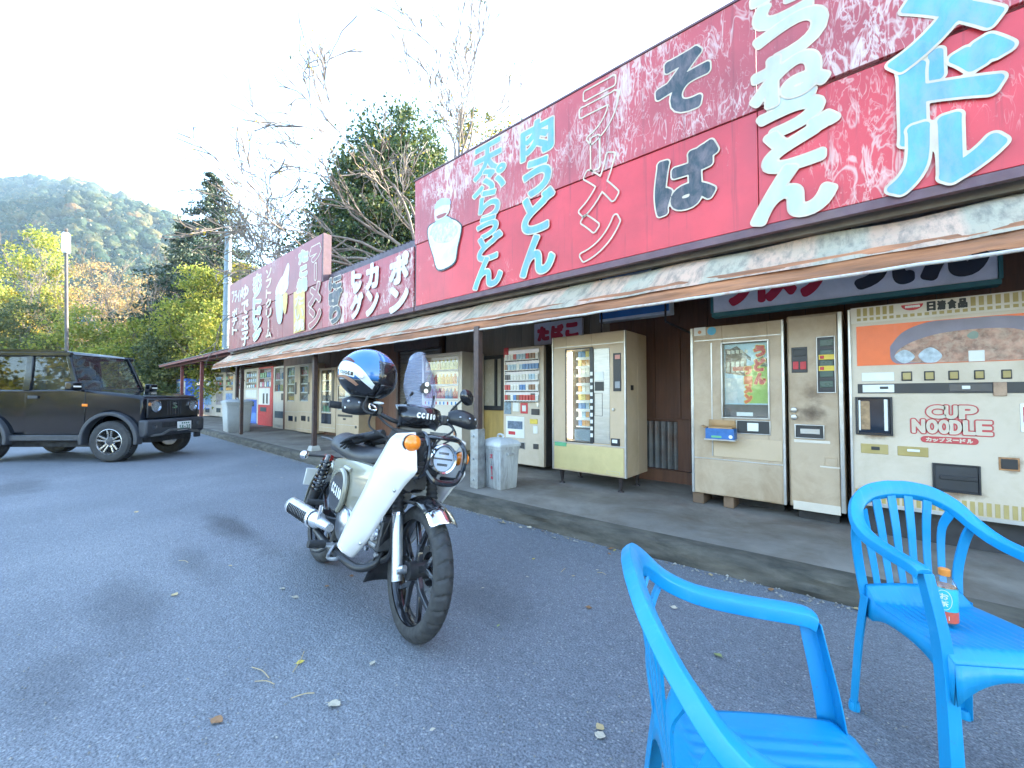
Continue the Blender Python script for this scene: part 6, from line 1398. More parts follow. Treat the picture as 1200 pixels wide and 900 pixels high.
def lift(o):                                        # the body sits high on its springs: raise all above the sills
    if o.name.startswith(('wheel', 'sill', 'floor_pan', 'bumper', 'number', 'skid', 'intake', 'engine_bay')) : return
    if o.type == 'MESH':
        rigid = o.name.startswith(('headlight', 'lamp_reflector', 'front_indicator', 'emblem'))
        for v in o.data.vertices: v.co.z += .095 if rigid else .155 * min(1, max(0, v.co.z - .62) / .36) * (1 - .3 * min(1, max(0, v.co.x + .5)))
    for c in o.children: lift(c)
for c in car.children: lift(c)

# =====================================================================================
# plastic chairs, bottle, fallen leaves
# =====================================================================================
cblue = None
def chairmat():
    m, t, b = nmat('chair_plastic'); v = coords(t)
    c = ramp(t, noise_n(t, v, 3, 4), [(.3, (.003, .215, .45)), (.7, (.005, .265, .53))])
    c = mix(t, ramp(t, noise_n(t, coords(t, scale=(1, 6, 1)), 9, 6, .7), [(.54, 0.), (.75, .28)]), c, (.1, .36, .62))
    c = mix(t, ramp(t, noise_n(t, v, 38, 4, .7), [(.62, 0.), (.72, .6)]), c, (.05, .12, .22))
    t.links.new(c, b.inputs['Base Color']); t.links.new(ramp(t, noise_n(t, v, 12, 5), [(.3, .28), (.7, .5)]), b.inputs['Roughness'])
    b.inputs['Subsurface Weight'].default_value = .0
    bump_n(t, b, noise_n(t, v, 120, 3), .06, .003); return m
cblue = chairmat()
RAIL = [(.24, .287, .632), (.20, .289, .642), (.05, .289, .652), (-.09, .286, .668), (-.185, .272, .700), (-.25, .232, .748), (-.29, .155, .784), (-.305, .06, .799), (-.307, 0, .80)]
RAIL = RAIL + [(x, -y, z) for x, y, z in RAIL[-2::-1]]
def chair(label, pos, rz, sc, kx=.76, ky=.88, kz=1.):
    th = thing('plastic_chair', label, 'chair', pos, rz, 'blue plastic armchairs on the asphalt', sc); th.scale = (kx * sc, ky * sc, kz * sc)
    pts = catmull(RAIL, 5); ups = []
    for p in pts:
        k = min(1, max(0, (-p.x - .05) / .2)); ups.append((.75 * k, 0, 1 - .45 * k))
    sec = [(-.031, -.008), (-.028, .004), (-.012, .0095), (.012, .0095), (.028, .004), (.031, -.008), (.031, -.024), (.026, -.024), (.024, -.006), (-.024, -.006), (-.026, -.024), (-.031, -.024)]
    MB().sweep(pts, sec, ups).build('rail', cblue, th, 50, bevel=.002)
    # seat with a drained dish and a rounded front edge
    def sf(u, v):
        x = -.235 + .545 * u; y = (v - .5) * 2; hw = .215 + .03 * math.sin(u * 2.2)
        z = .425 + .012 * (u - .45) - .016 * (1 - y * y) * math.sin(math.pi * min(1, u * 1.05)) + (.05 * max(0, .14 - u) / .14 * (1 - .2 * y * y)) - .03 * max(0, u - .9) / .1
        z -= .0018 * math.sin(y * 44) * (1 if abs(y) < .78 and .12 < u < .9 else 0)
        return (x, y * hw, z)
    MB().grid(sf, 36, 64).build('seat', cblue, th, 60, sol=.006)
    for nm, rng in (('apron', [(u, 0) for u in np.linspace(0, 1, 16)]), ('apron', [(u, 1) for u in np.linspace(0, 1, 16)]), ('front_apron', [(1, v) for v in np.linspace(0, 1, 20)]), ('rear_apron', [(0, v) for v in np.linspace(0, 1, 20)])):
        mb = MB(); n = len(rng); vs = []
        for i, (u_, v_) in enumerate(rng):
            x, y, z = sf(u_, v_); t = i / (n - 1); d = .035 + .075 * (abs(t - .5) * 2) ** 2.6
            o = (0, .006 * (1 if v_ > .5 else -1), 0) if nm == 'apron' else ((.006 if u_ > .5 else -.006), 0, 0)
            vs += [(x, y, z - .001), (x + o[0], y + o[1], z - d)]
        mb.add(vs, [(2 * i, 2 * i + 2, 2 * i + 3, 2 * i + 1) for i in range(n - 1)]); mb.build(nm, cblue, th, 60, sol=.005)
    for s in (-1, 1):
        # front leg goes on up as the arm support; angle section
        def leg(p0, p1, p2, w0, w1, fx, nm):
            mb = MB(); P = catmull([p0, p1, p2], 8); n = len(P); prof = [(0, 0), (0, 1), (.09, 1), (.09, .09), (1, .09), (1, 0)]
            vs = []
            for i, p in enumerate(P):
                k = w0 + (w1 - w0) * i / (n - 1)
                for a, b in prof: vs.append((p.x - fx * a * k, p.y - s * b * k * .85, p.z))
            mb.add(vs, [(i * 6 + j, i * 6 + (j + 1) % 6, (i + 1) * 6 + (j + 1) % 6, (i + 1) * 6 + j) for i in range(n - 1) for j in range(6)] + [(0, 1, 2, 3, 4, 5), tuple((n - 1) * 6 + j for j in range(6))])
            o = mb.build(nm, cblue, th, 50, bevel=.003)
            MB().lathe([(.024, .0), (.026, .012), (.022, .03)], (p0[0] - fx * .016, p0[1] - s * .014, 0), n=12).build('foot', cblue, o, 50)
        leg((.325, s * .268, .004), (.285, s * .262, .40), (.243, s * .292, .628), .062, .046, 1, 'front_leg')
        leg((-.285, s * .275, .004), (-.262, s * .258, .25), (-.235, s * .24, .43), .045, .055, -1, 'rear_leg')
        mb = MB(); mb.tube(catmull([(-.235, s * .22, .40), (-.245, s * .236, .52), (-.225, s * .26, .63), (-.20, s * .27, .69)], 5), .012, 8)
        P = catmull([(-.232, s * .215, .40), (-.25, s * .232, .52), (-.235, s * .256, .63), (-.205, s * .268, .69)], 5)
        MB().sweep(P, [(-.022, -.006), (.022, -.006), (.022, .006), (-.022, .006)], [(1, 0, 0)] * len(P)).build('back_post', cblue, th, 50, bevel=.002)
    for k in range(6):
        f = (k - 2.5) / 2.5
        yb_, yt_ = f * .155, f * .205
        zt = .782 - .062 * f * f; xt = -.298 + .045 * f * f
        P = catmull([(-.232, yb_, .445), (-.255, yb_ * 1.04, .54), (-.272, (yb_ + yt_) / 2, .66), (xt, yt_, zt)], 5)
        MB().sweep(P, [(-.017, -.003), (0, -.0055), (.017, -.003), (.017, .003), (0, .0012), (-.017, .003)], [(1, 0, .1)] * len(P), scale=[.85 + .35 * abs(i / (len(P) - 1) - .0) for i in range(len(P))]).build('slat', cblue, th, 50)
    return th
ch2 = chair('blue plastic armchair with a drink bottle standing on its seat', (.205, 1.937, 0), R(-56), .993, .66, .70, 1.014)
ch1 = chair('nearest blue plastic armchair, empty, seen from behind its back', (-.125, .862, 0), R(29.5), .987, .77, .92, 1.03)

# bottle
Bp = (Matrix.Translation((.27, 1.90, 0)) @ Matrix.Rotation(R(-63), 4, 'Z') @ Matrix.Scale(1.02, 4))
bz = HC + 0
d_ = ray(1108, 727); t_ = ((.425 * .993 * 1.014) - HC) / d_.z
bo = thing('drink_bottle', 'small plastic tea bottle with orange cap and teal label on the chair seat', 'bottle', (d_.x * t_, d_.y * t_, (.425 * .993 * 1.014) - .002), R(20))
bm = glass('bottle_plastic', (.85, .9, .9), .3, .05); teal = M('label_teal', (.03, .42, .45), .35, var=.1, vs=30); ora = M('cap_orange', (.75, .25, .04), .4); lred = M('label_red', (.62, .1, .05), .35, var=.12, vs=25); tea = M('tea', (.4, .12, .03), .2)
BS = .93
def Z(l): return [(r * BS, z * BS) for r, z in l]
MB().lathe(Z([(.0, .0), (.028, 0), (.032, .006), (.032, .118), (.030, .128), (.020, .148), (.0135, .155), (.0135, .16)]), n=28).build('bottle_body', bm, bo)
MB().lathe(Z([(.0, .003), (.029, .004), (.0305, .008), (.0305, .118), (.029, .123), (0, .123)]), n=24).build('tea', tea, bo)
MB().lathe(Z([(.0328, .044), (.0328, .112), (.031, .121)]), n=28, caps=False).build('label', teal, bo); MB().lathe(Z([(.0328, .008), (.0329, .0435)]), n=28, caps=False).build('lower_label', lred, bo)
MB().lathe(Z([(.0148, .157), (.0155, .16), (.0155, .178), (.013, .18), (0, .18)]), n=24).build('cap', ora, bo)
def wrapb(mb, r=.0338): return [((r + y) * BS * math.sin(x / r), -(r + y) * BS * math.cos(x / r), z * BS) for x, y, z in mb.v]
for off in (-.5, 1.6):
    q = MB(); q.add([((.019 + d0) * math.cos(a), 0, .082 + (.032 + d0) * math.sin(a)) for d0 in (0, .0016) for a in [k * math.pi / 12 for k in range(24)]], [(k, (k + 1) % 24, 24 + (k + 1) % 24, 24 + k) for k in range(24)])
    q.v = [(x + off * .0338, y, z) for x, y, z in q.v]; q.v = wrapb(q, .0333); q.build('label_ring', labelw, bo, 0)
    for ch, z0, z1 in (('お', .084, .104), ('茶', .06, .081)):
        q = MB(); glyph(q, ch, -.011 + off * .0338, .011 + off * .0338, z0, z1, 0, .0006, None, 20); q.v = wrapb(q, .0333); q.build('letter', labelw, bo, 0)
    q = MB(); q.add([(-.012 + off * .0338, 0, .016), (.012 + off * .0338, 0, .016), (.012 + off * .0338, 0, .03), (-.012 + off * .0338, 0, .03)], [(0, 1, 2, 3)]); q.v = wrapb(q, .0333); q.build('label_panel', labelw, bo, 0)

# leaves lying about
leafc = [M('leaf_straw', (.42, .31, .15), .7, var=.25, vs=40), M('leaf_brown', (.24, .12, .05), .7, var=.3, vs=40), M('leaf_yellow', (.5, .38, .06), .65, var=.2, vs=40), M('leaf_pale', (.46, .4, .3), .7, var=.2, vs=40), M('leaf_green', (.25, .28, .1), .65, var=.2, vs=40)]
def leaf_mesh(k):
    rg = random.Random(k); mb = MB(); L, Wd = 1., .28 + .18 * rg.random(); n = 7
    for s in (-1, 1):
        vs = []
        for i in range(n + 1):
            u = i / n; w_ = Wd * math.sin(math.pi * u ** .85) * (1 + .12 * rg.uniform(-1, 1)); bend = .10 * math.sin(u * 3) * (1 if k % 2 else -1)
            vs += [((u - .5) * L, bend * .4, .06 + .10 * (u - .5) ** 2 * (1 + k % 3)), ((u - .5) * L, s * w_ + bend * .4, .05 + .22 * w_ * rg.uniform(.2, 1.2))]
        mb.add(vs, [(2 * i, 2 * i + 2, 2 * i + 3, 2 * i + 1) for i in range(n)])
    mb.tube([(-.5, 0, .06), (-.75, .04, .03)], .014, 4); return mb.mesh('leaf')
LM = {}
LC = ['dry straw coloured', 'dry brown', 'dry yellow', 'dry pale curled', 'faded green']
LANDMARKS = [(495, 745, 'the motorcycle front tyre'), (374, 650, 'the motorcycle rear tyre'), (137, 538, 'the car front wheel'), (770, 690, 'the nearest blue chair'), (1015, 830, 'the right blue chair'), (585, 590, 'the worn waste bin'), (840, 665, 'the noodle machine kerb'), (695, 615, 'the snack machine kerb'), (255, 508, 'the pale grey bin')]
def where(px, py):
    k = sorted(LANDMARKS, key=lambda q: (q[0] - px) ** 2 + (q[1] - py) ** 2)[0]; dx, dy = px - k[0], py - k[1]
    d = 'close to' if math.hypot(dx, dy) < 70 else 'some way from' if math.hypot(dx, dy) < 150 else 'far from'
    return f"on asphalt {d} {k[2]}, {'left' if dx < -25 else 'right' if dx > 25 else 'in front' if dy > 0 else 'beyond'}"
def leaf(px, py, size, rot, kind, col):
    p = G(px, py, .004)
    if (kind, col) not in LM: LM[kind, col] = leaf_mesh(kind); LM[kind, col].materials.append(leafc[col])
    o = bpy.data.objects.new('fallen_leaf', LM[kind, col]); SC.collection.objects.link(o); o.location = p; o.rotation_euler = (random.uniform(-.15, .15), random.uniform(-.15, .15), R(rot)); o.scale = (size,) * 3
    tag(o, f'{LC[col]} leaf {where(px, py)}', 'leaf', 'dry leaves fallen on the asphalt')
for l in [(205, 697, .06, 20, 0, 0), (331, 690, .055, 15, 1, 3), (346, 700, .06, 40, 2, 3), (383, 687, .05, 200, 3, 1), (352, 776, .05, 70, 4, 2), (437, 777, .055, 120, 1, 3), (392, 826, .075, 30, 5, 3), (254, 845, .075, 25, 3, 1), (703, 862, .06, 95, 0, 3), (703, 852, .05, 80, 2, 0), (507, 855, .03, 60, 1, 3), (584, 733, .032, 100, 4, 4), (790, 712, .05, 10, 2, 3), (841, 768, .055, 160, 0, 4), (618, 676, .03, 20, 3, 3), (672, 675, .032, 40, 2, 0), (625, 655, .04, 150, 2, 2), (806, 652, .05, 0, 1, 0), (700, 668, .03, 60, 5, 3), (412, 675, .04, 30, 0, 1), (566, 689, .03, 60, 1, 3), (330, 560, .05, 50, 1, 3), (275, 515, .06, 20, 2, 1), (300, 546, .05, 20, 0, 0), (430, 666, .05, 30, 3, 1), (610, 618, .05, 20, 0, 3), (587, 608, .05, 40, 1, 0), (648, 622, .04, 10, 4, 3), (270, 663, .04, 30, 1, 0), (160, 600, .06, 10, 2, 0), (850, 668, .04, 70, 1, 1), (690, 712, .05, 30, 2, 1), (800, 800, .02, 0, 3, 1)]: leaf(l[0], l[1], l[2] * .7, *l[3:])
rgl = random.Random(4)
for k in range(46):
    x = rgl.uniform(-7, .3); y = curb_y(x) - .03 - abs(rgl.gauss(0, .05)); i = rgl.randrange(6); c = rgl.choice((0, 0, 3, 1, 2))
    if (i, c) not in LM: LM[i, c] = leaf_mesh(i); LM[i, c].materials.append(leafc[c])
    o = bpy.data.objects.new('fallen_leaf', LM[i, c]); SC.collection.objects.link(o); o.location = (x, y, .005); o.rotation_euler = (rgl.uniform(-.3, .3), rgl.uniform(-.3, .3), rgl.uniform(0, 6)); o.scale = (rgl.uniform(.025, .055),) * 3
    tag(o, f"{LC[c]} leaf at the kerb foot {'before the cup noodle machine' if x > -.1 else 'before the noodle machine' if x > -1.25 else 'before the snack machine on legs' if x > -2.7 else 'near the worn waste bin' if x > -3.3 else 'behind the motorcycle' if x > -4.6 else 'before the left row of machines'}", 'leaf', 'dry leaves along the foot of the kerb')
for px, py, L, a in ((305, 788, .13, 10), (350, 775, .14, -40), (310, 800, .09, 30), (355, 815, .08, 60), (215, 658, .1, 20), (705, 672, .06, 5), (660, 668, .07, 100)):
    p = G(px, py, .005); c, s = math.cos(R(a)) * L / 2, math.sin(R(a)) * L / 2
    o = MB().tube(catmull([(-c, -s, 0), (0, .008, .003), (c, s, .0)], 4), .0017, 5).build('twig', leafc[0], None); o.location = p; tag(o, f'thin straw coloured twig {where(px, py)}', 'twig', 'thin twigs on the asphalt')

# =====================================================================================
# trees, undergrowth, mountain, poles, haze
# =====================================================================================
def np_mesh(name, V, Fq):
    me = bpy.data.meshes.new(name); V = np.asarray(V, np.float32); Fq = np.asarray(Fq, np.int32); k = Fq.shape[1]
    me.vertices.add(len(V)); me.vertices.foreach_set('co', V.ravel()); me.loops.add(Fq.size); me.loops.foreach_set('vertex_index', Fq.ravel())
    me.polygons.add(len(Fq)); me.polygons.foreach_set('loop_start', np.arange(0, Fq.size, k, dtype=np.int32)); me.update(calc_edges=True); me.validate(); return me
def leaf_cloud(P, size, rg, flat=.0, droop=0., aspect=.6):
    """one small leaf (a bent quad) at each point of P"""
    n = len(P); sz = size * rg.uniform(.6, 1.35, (n, 1))
    d = rg.normal(size=(n, 3)); d[:, 2] = d[:, 2] * (1 - flat) - droop; d /= np.linalg.norm(d, axis=1, keepdims=True)
    e = np.cross(d, rg.normal(size=(n, 3))); e /= np.linalg.norm(e, axis=1, keepdims=True) + 1e-9
    V = np.stack([P - d * sz * .5, P + e * sz * aspect * .5, P + d * sz * .5, P - e * sz * aspect * .5], 1).reshape(-1, 3)
    return V, np.arange(4 * n).reshape(n, 4)
class Tree:
    def __init__(s, name, label, pos, seed, group=None, cat='tree'):
        s.th = thing(name, label, cat, pos, 0, group); s.rg = np.random.default_rng(seed); s.r = random.Random(seed); s.mb = MB(); s.tips = []
    def limb(s, p, d, L, r, depth, maxd, spread=.6, up=.15, wob=.18, kids=(2, 3), seg=5, shrink=.68):
        pts = [Vector(p)]; d = Vector(d).normalized()
        for k in range(seg):
            d = (d + Vector((s.r.gauss(0, wob), s.r.gauss(0, wob), s.r.gauss(0, wob) + up * .3))).normalized(); pts.append(pts[-1] + d * L / seg)
        s.mb.tube(pts, [max(.013, r * (1 - .45 * k / seg)) for k in range(seg + 1)], 7 if r > .05 else 5 if r > .02 else 4, caps=False)
        if depth >= maxd - 2:
            for q in pts[2:]: s.tips.append((q, depth))
        if depth < maxd:
            for k in range(s.r.randint(*kids) + (1 if depth == 0 else 0)):
                t = s.r.uniform(.35, 1) if k else 1; i = min(seg, max(1, int(t * seg))); q = pts[i]
                ax = Vector((s.r.gauss(0, 1), s.r.gauss(0, 1), s.r.gauss(0, .7))).normalized()
                s.limb(q, (d + ax * spread * s.r.uniform(.7, 1.5) + Vector((0, 0, up))).normalized(), L * s.r.uniform(shrink * .8, shrink * 1.15), r * .58 * (1.05 - .3 * t), depth + 1, maxd, spread, up, wob, kids, max(3, seg - 1), shrink)
    def done(s, bark, P=None, size=.1, leafm=None, **k):
        s.mb.build('trunk', bark, s.th, 60)
        if P is not None and len(P):
            V, Fq = leaf_cloud(np.asarray(P), size, s.rg, **k); link('crown', np_mesh('crown', V, Fq), leafm, s.th, 0)
        return s.th
bark = M('bark', (.15, .12, .095), .9, var=.3, vs=6, stretch=(4, 4, .7), bump=.5, bs=20); barkp = M('bark_pale', (.17, .14, .12), .9, var=.25, vs=5, stretch=(4, 4, .7))
dkgreen = leafmat('leaf_evergreen', [(.018, .042, .022), (.035, .07, .028), (.06, .10, .03), (.16, .17, .03)], .3)
conif = leafmat('leaf_conifer', [(.015, .032, .024), (.03, .055, .035), (.055, .08, .04)], .15)
ylw = leafmat('leaf_gold', [(.42, .27, .02), (.55, .38, .03), (.35, .3, .05)], .45)
ygr = leafmat('leaf_yellow_green', [(.10, .15, .03), (.2, .25, .04), (.34, .34, .06), (.42, .36, .08)], .45)
rust = leafmat('leaf_rust', [(.2, .12, .06), (.32, .2, .09), (.36, .27, .12), (.2, .2, .08)], .4)
olive = leafmat('leaf_olive', [(.05, .07, .025), (.09, .11, .035), (.16, .16, .05)], .35)
sunlit_e = leafmat('leaf_sunlit_evergreen', [(.03, .06, .022), (.07, .1, .03), (.28, .24, .03), (.45, .33, .03)], .4)  # evergreen leaves with gold sunlight put into part of their colour
def ground_pt(px, z): p = at(px, z); return Vector((p.x, p.y, -.05))
def clumps(rg, c, rad, nc, per, tight=.28, shell=.55, cut=None):
    """points gathered in clumps through an ellipsoid"""
    d = rg.normal(size=(nc, 3)); d /= np.linalg.norm(d, axis=1, keepdims=True); rr = rg.uniform(shell, 1, (nc, 1)) ** .7
    C = np.array(c) + d * rr * np.array(rad)
    P = (C[:, None, :] + rg.normal(size=(nc, per, 3)) * tight * np.mean(rad) * rg.uniform(.6, 1.4, (nc, 1, 1)) * np.array([1, 1, .7])).reshape(-1, 3)
    return P
def broadleaf(label, px, z, top, width, m, seed, base=0., leafsize=.16, nc=70, per=70, name='tree', group=None, trunk=bark, lobes=3, tight=.16):
    p = ground_pt(px, z); H = at(px, z, top).z; t = Tree(name, label, p, seed, group); rg = t.rg; r = width / 2
    t.limb((0, 0, 0), (rg.normal() * .05, rg.normal() * .05, 1), H * .42, .012 * H + .05, 0, 3, .55, .25, .12, (2, 3), 5, .62)
    P = []
    for k in range(lobes):
        f = k / max(1, lobes - 1); cz = H * (base + (1 - base) * (.30 + .45 * f)); rr = r * (1 - .45 * f)
        a = rg.uniform(0, 6.3); off = r * .35 * (1 - f)
        P.append(clumps(rg, (off * math.cos(a), off * math.sin(a), cz), (rr, rr, H * (1 - base) * .25), nc // lobes, per, tight))
    return t.done(trunk, np.concatenate(P), leafsize, m)
def conifer(label, px, z, top, width, seed, m=None, base=.12, name='conifer'):
    p = ground_pt(px, z); H = at(px, z, top).z; t = Tree(name, label, p, seed); rg = t.rg
    t.mb.tube([(0, 0, 0), (.1, 0, H * .5), (0, .05, H)], [.022 * H, .012 * H, .01], 8)
    P = []; zz_ = H * base
    while zz_ < H * .99:
        f = (zz_ / H - base) / (1 - base); R_ = width / 2 * (1 - f) ** .8 * rg.uniform(.7, 1.12) + .12
        for k in range(int(5 + 4 * (1 - f))):
            a = rg.uniform(0, 6.283); L = R_ * rg.uniform(.7, 1.1); tip = Vector((L * math.cos(a), L * math.sin(a), zz_ - L * .22))
            t.mb.tube([(0, 0, zz_), tip * .6 + Vector((0, 0, zz_ * .4 + .06)), tip], [.03, .018, .008], 4, caps=False)
            n = int(26 + 40 * L); u = rg.uniform(.15, 1.03, (n, 1)); q = np.array([0, 0, zz_]) * (1 - u) + np.array(tip) * u
            q += rg.normal(size=(n, 3)) * np.array([.16, .16, .09]) * (.5 + .3 * L); q[:, 2] -= .12 * u[:, 0] * L * .5; P.append(q)
        zz_ += H * .019
    return t.done(bark, np.concatenate(P), .24, m or conif, droop=.5, aspect=.4)
conifer('tall dark conifer behind the grey pole at the end of the shop', 246, 27, 194, 12.5, 11)
conifer('smaller dark conifer leaning against the tall one on its left side', 214, 29, 254, 9.5, 12, base=.05)
broadleaf('big dark evergreen tree rising behind the red signboards', 466, 20, 104, 7.6, dkgreen, 21, .12, .17, 340, 150, lobes=5, tight=.13)
broadleaf('dark evergreen tree with dense foliage behind the middle signs', 424, 18, 178, 6.6, dkgreen, 22, .2, .16, 210, 130, tight=.15)
broadleaf('evergreen tree with gold sunlight painted on leaves behind the bare twigs by the big sign', 560, 17, 112, 3.6, sunlit_e, 23, .3, .13, 70, 90, tight=.14)
broadleaf('treetop with sunlight painted gold in its leaves just above the edge of the big sign', 598, 19, 130, 2.6, sunlit_e, 24, .4, .13, 34, 60, tight=.16)
# bare trees above the signs
def bare(label, px, z, h, lean, seed, L, leaves, m, maxd=4, spread=.62, r0=.11, up=.12, kids=(2, 3), shrink=.66):
    p = ground_pt(px, z); t = Tree('bare_tree', label, p, seed); lr = Vector((RX, RY, 0))
    t.mb.tube([(0, 0, 0), (.1, 0, h * .5), (0, 0, h)], [r0 * 1.5, r0 * 1.2, r0], 8)
    for ln, up_ in lean: t.limb((0, 0, h), lr * ln + Vector((0, 0, up_)), L * (abs(ln) * .5 + .8), r0 * .8, 1, maxd, spread, up, .14, kids, 6, shrink)
    P = np.array([tuple(q) for q, d in t.tips]); rg = t.rg
    if leaves: k = rg.choice(len(P), min(len(P) * 3, leaves)); P = P[k] + rg.normal(size=(len(k), 3)) * .07
    else: P = None
    return t.done(barkp, P, .075, m)
bare('bare tree with long limbs sprawling left over the middle signs', 494, 14, 5.6, [(-1.0, .62), (-1.05, .3), (-.8, .9), (-.5, 1.1), (-1.1, .05), (-.2, 1.2)], 38, 2.55, 700, sunlit_e, 6, .42, .085, .02, (2, 3), .70)
bare('slender bare tree standing up behind the left end of the big sign', 536, 15, 8.6, [(-.35, 1.2), (.12, 1.4), (-.12, 1.3), (.3, 1.3)], 36, 3.0, 420, sunlit_e, 6, .36, .075, .18, (2, 3), .70)
bare('thin bare tree with a few leaves above the dull snack signboard', 392, 17, 3.4, [(-.9, .8), (-.4, 1.2), (.3, 1), (-1, .3), (.6, .5)], 33, 2.8, 2600, rust, 6, .45, .07, .12, (2, 3), .70)
# autumn trees beyond the lot
fl = 'autumn trees beyond the parking lot'
for a in (('yellow ginkgo tree at the far left edge above the car roof', 8, 30, 335, 3.2, ylw, 41, .25, .15, 80, 90),
          ('olive tree with pale top left of the lamp pole', 40, 31, 262, 5.5, ygr, 42, .3, .17, 110, 80),
          ('low olive tree behind the car roof at the left', 28, 25, 350, 6.5, olive, 43, .1, .15, 130, 90),
          ('rust coloured tree right behind the lamp pole', 112, 33, 305, 8.5, rust, 44, .2, .15, 120, 70),
          ('brown thinning tree left of the dark conifers', 170, 31, 318, 7.0, rust, 45, .2, .15, 110, 70),
          ('yellow green tree over the windscreen of the car', 96, 25, 358, 5.6, ygr, 46, .1, .15, 130, 90),
          ('bright yellow green tree in the gap over the car bonnet', 168, 24, 372, 5.0, ygr, 47, .05, .15, 130, 90),
          ('dark green tree low behind the bonnet of the car', 188, 22, 392, 3.6, olive, 48, .02, .14, 90, 90),
          ('light green tree against the grey pole', 236, 23, 305, 4.2, ygr, 49, .08, .14, 150, 100),
          ('gold leaved tree around the top of the grey pole', 276, 24, 300, 3.6, sunlit_e, 50, .2, .14, 90, 80),
          ('pale green tree behind the roof of the lean to', 258, 20, 352, 3.8, ygr, 51, .05, .13, 120, 90),
          ('green tree mostly hidden behind the dull snack signboard', 310, 24, 318, 5.0, olive, 52, .1, .15, 90, 80),
          ('olive tree beyond the left edge of the lot', -60, 26, 330, 8, olive, 53, .1, .16, 130, 80),
          ('tall olive tree beyond the far left corner of the lot', -190, 24, 300, 8, ygr, 54, .1, .16, 130, 80)):
    broadleaf(*a, name='autumn_tree', group=fl)
bare('pinkish bare tree spreading its twigs behind the lamp pole', 138, 29, 2.0, [(-.9, .9), (-.3, 1.3), (.5, 1), (.9, .6), (-1.1, .4)], 61, 3.6, 1500, rust, 6, .45, .09, .25, (2, 3), .66)
bare('bare twiggy tree standing in front of the dark conifers', 205, 25, 1.6, [(-.8, .9), (-.2, 1.2), (.5, 1), (.8, .5)], 62, 2.9, 900, rust, 6, .42, .07, .3, (2, 3), .66)
# undergrowth along the edge of the lot
def shrubs(name, label, pts, m, seed, size=.13):
    rg = np.random.default_rng(seed); P = []
    for px, z, h, w_ in pts:
        q = ground_pt(px, z); P.append(clumps(rg, (q.x, q.y, h * .45), (w_, w_, h * .5), 60, 60, .2))
    V, Fq = leaf_cloud(np.concatenate(P), size, rg); o = link(name, np_mesh(name, V, Fq), m, None, 0); tag(o, label, 'undergrowth', kind='stuff')
shrubs('undergrowth', 'mixed green and yellow undergrowth along the far edge of the lot', [(-40, 22, 2.2, 2), (10, 21, 2.0, 1.8), (55, 21, 2.2, 1.8), (95, 20.5, 1.9, 1.6), (130, 20, 2.4, 1.6), (160, 20, 1.8, 1.5), (166, 22, 2.2, 1.4)], olive, 71)
shrubs('ground_cover', 'yellow green ground cover plants at the edge of the asphalt', [(-10, 19.5, 1.2, 1.6), (35, 19.5, 1.3, 1.5), (75, 19, 1.2, 1.4), (112, 19, 1.5, 1.4), (148, 18.6, 1.2, 1.3), (166, 18.8, 1.3, 1.1)], ygr, 72, .11)
# trees across the road behind the viewer (seen in the glass of the machines)
for k, (x, y, s, m) in enumerate(((-14, -25, 1.0, ygr), (-7, -27, 1.1, olive), (-1, -25.5, .95, rust), (6, -26, 1.1, olive), (-21, -26, 1.15, olive), (19, -9, 1.0, olive))):
    t = Tree('roadside_tree', f"{'yellow green' if m is ygr else 'rusty' if m is rust else 'olive green'} roadside tree across the road, {('opposite the left machines', 'behind the car', 'opposite the tobacco machine', 'opposite the noodle machine', 'at the far left corner', 'at the right end of the lot')[k]}", (x, y, -.05), 80 + k, 'trees across the road'); H = 8.5 * s
    t.limb((0, 0, 0), (0, 0, 1), H * .4, .16, 0, 2, .5, .2, .1, (2, 3))
    t.done(bark, np.concatenate([clumps(t.rg, (0, 0, H * .33), (3.2, 3.2, H * .3), 60, 60, .16), clumps(t.rg, (0, 0, H * .7), (2.5, 2.5, H * .25), 40, 60, .16)]), .26, m)
for k, (x, y, s) in enumerate(((2.5, 13, 1.1), (8, 12, 1.2), (-3.5, 14, 1.0), (13, 13, 1.2))):  # unseen trees behind the shop, added to shade the lot
    t = Tree('shade_tree', f"unseen evergreen tree added for shade behind {('the cup noodle machine', 'the right end of the shop', 'the snack machine on legs', 'the far right of the big sign')[k]}", (x, y, -.05), 95 + k, 'unseen trees behind the shop'); H = 6.6 * s
    t.limb((0, 0, 0), (0, 0, 1), H * .4, .16, 0, 2, .5, .2, .1, (2, 3)); t.done(bark, clumps(t.rg, (0, 0, H * .55), (2.8, 2.8, H * .42), 80, 70, .16), .26, dkgreen)

# mountain with its wood
RIDGE = [(-900, 330), (-500, 270), (-250, 232), (-80, 214), (0, 209), (45, 206), (62, 212), (78, 205), (105, 214), (125, 226), (150, 233), (172, 242), (196, 252), (212, 266), (240, 284), (290, 320), (350, 360), (420, 400), (520, 430)]
def ridge_h(px, z):
    for (a, b), (c, d) in zip(RIDGE, RIDGE[1:]):
        if px <= c: y = b + (d - b) * (px - a) / (c - a); return (HZ - y) / F * z
    return 5
def mtn(px, f):                                   # f 0 at the foot, 1 on the ridge, 1.4 behind it
    z = 120 + 330 * f; H = ridge_h(px, 450) - 6
    prof = (max(0, f) ** .8) if f <= 1 else 1 - (f - 1) * .9
    p = at(px, z); n = noise.noise(Vector((p.x * .012, p.y * .012, 2))) * 16 + noise.noise(Vector((p.x * .03, p.y * .03, 7))) * 6
    return Vector((p.x, p.y, max(-3, H * prof + n * min(1, f * 2) * (.35 if .85 < f < 1.15 else 1))))
NX, NF = 90, 26
m_ = MB(); m_.grid(lambda u, v: tuple(mtn(-900 + 1420 * u, 1.4 * v - .02)), NX, NF)
structure(m_.build('mountain', M('mountain_soil', (.06, .07, .035), .95, var=.4, vs=.02), smooth=180))
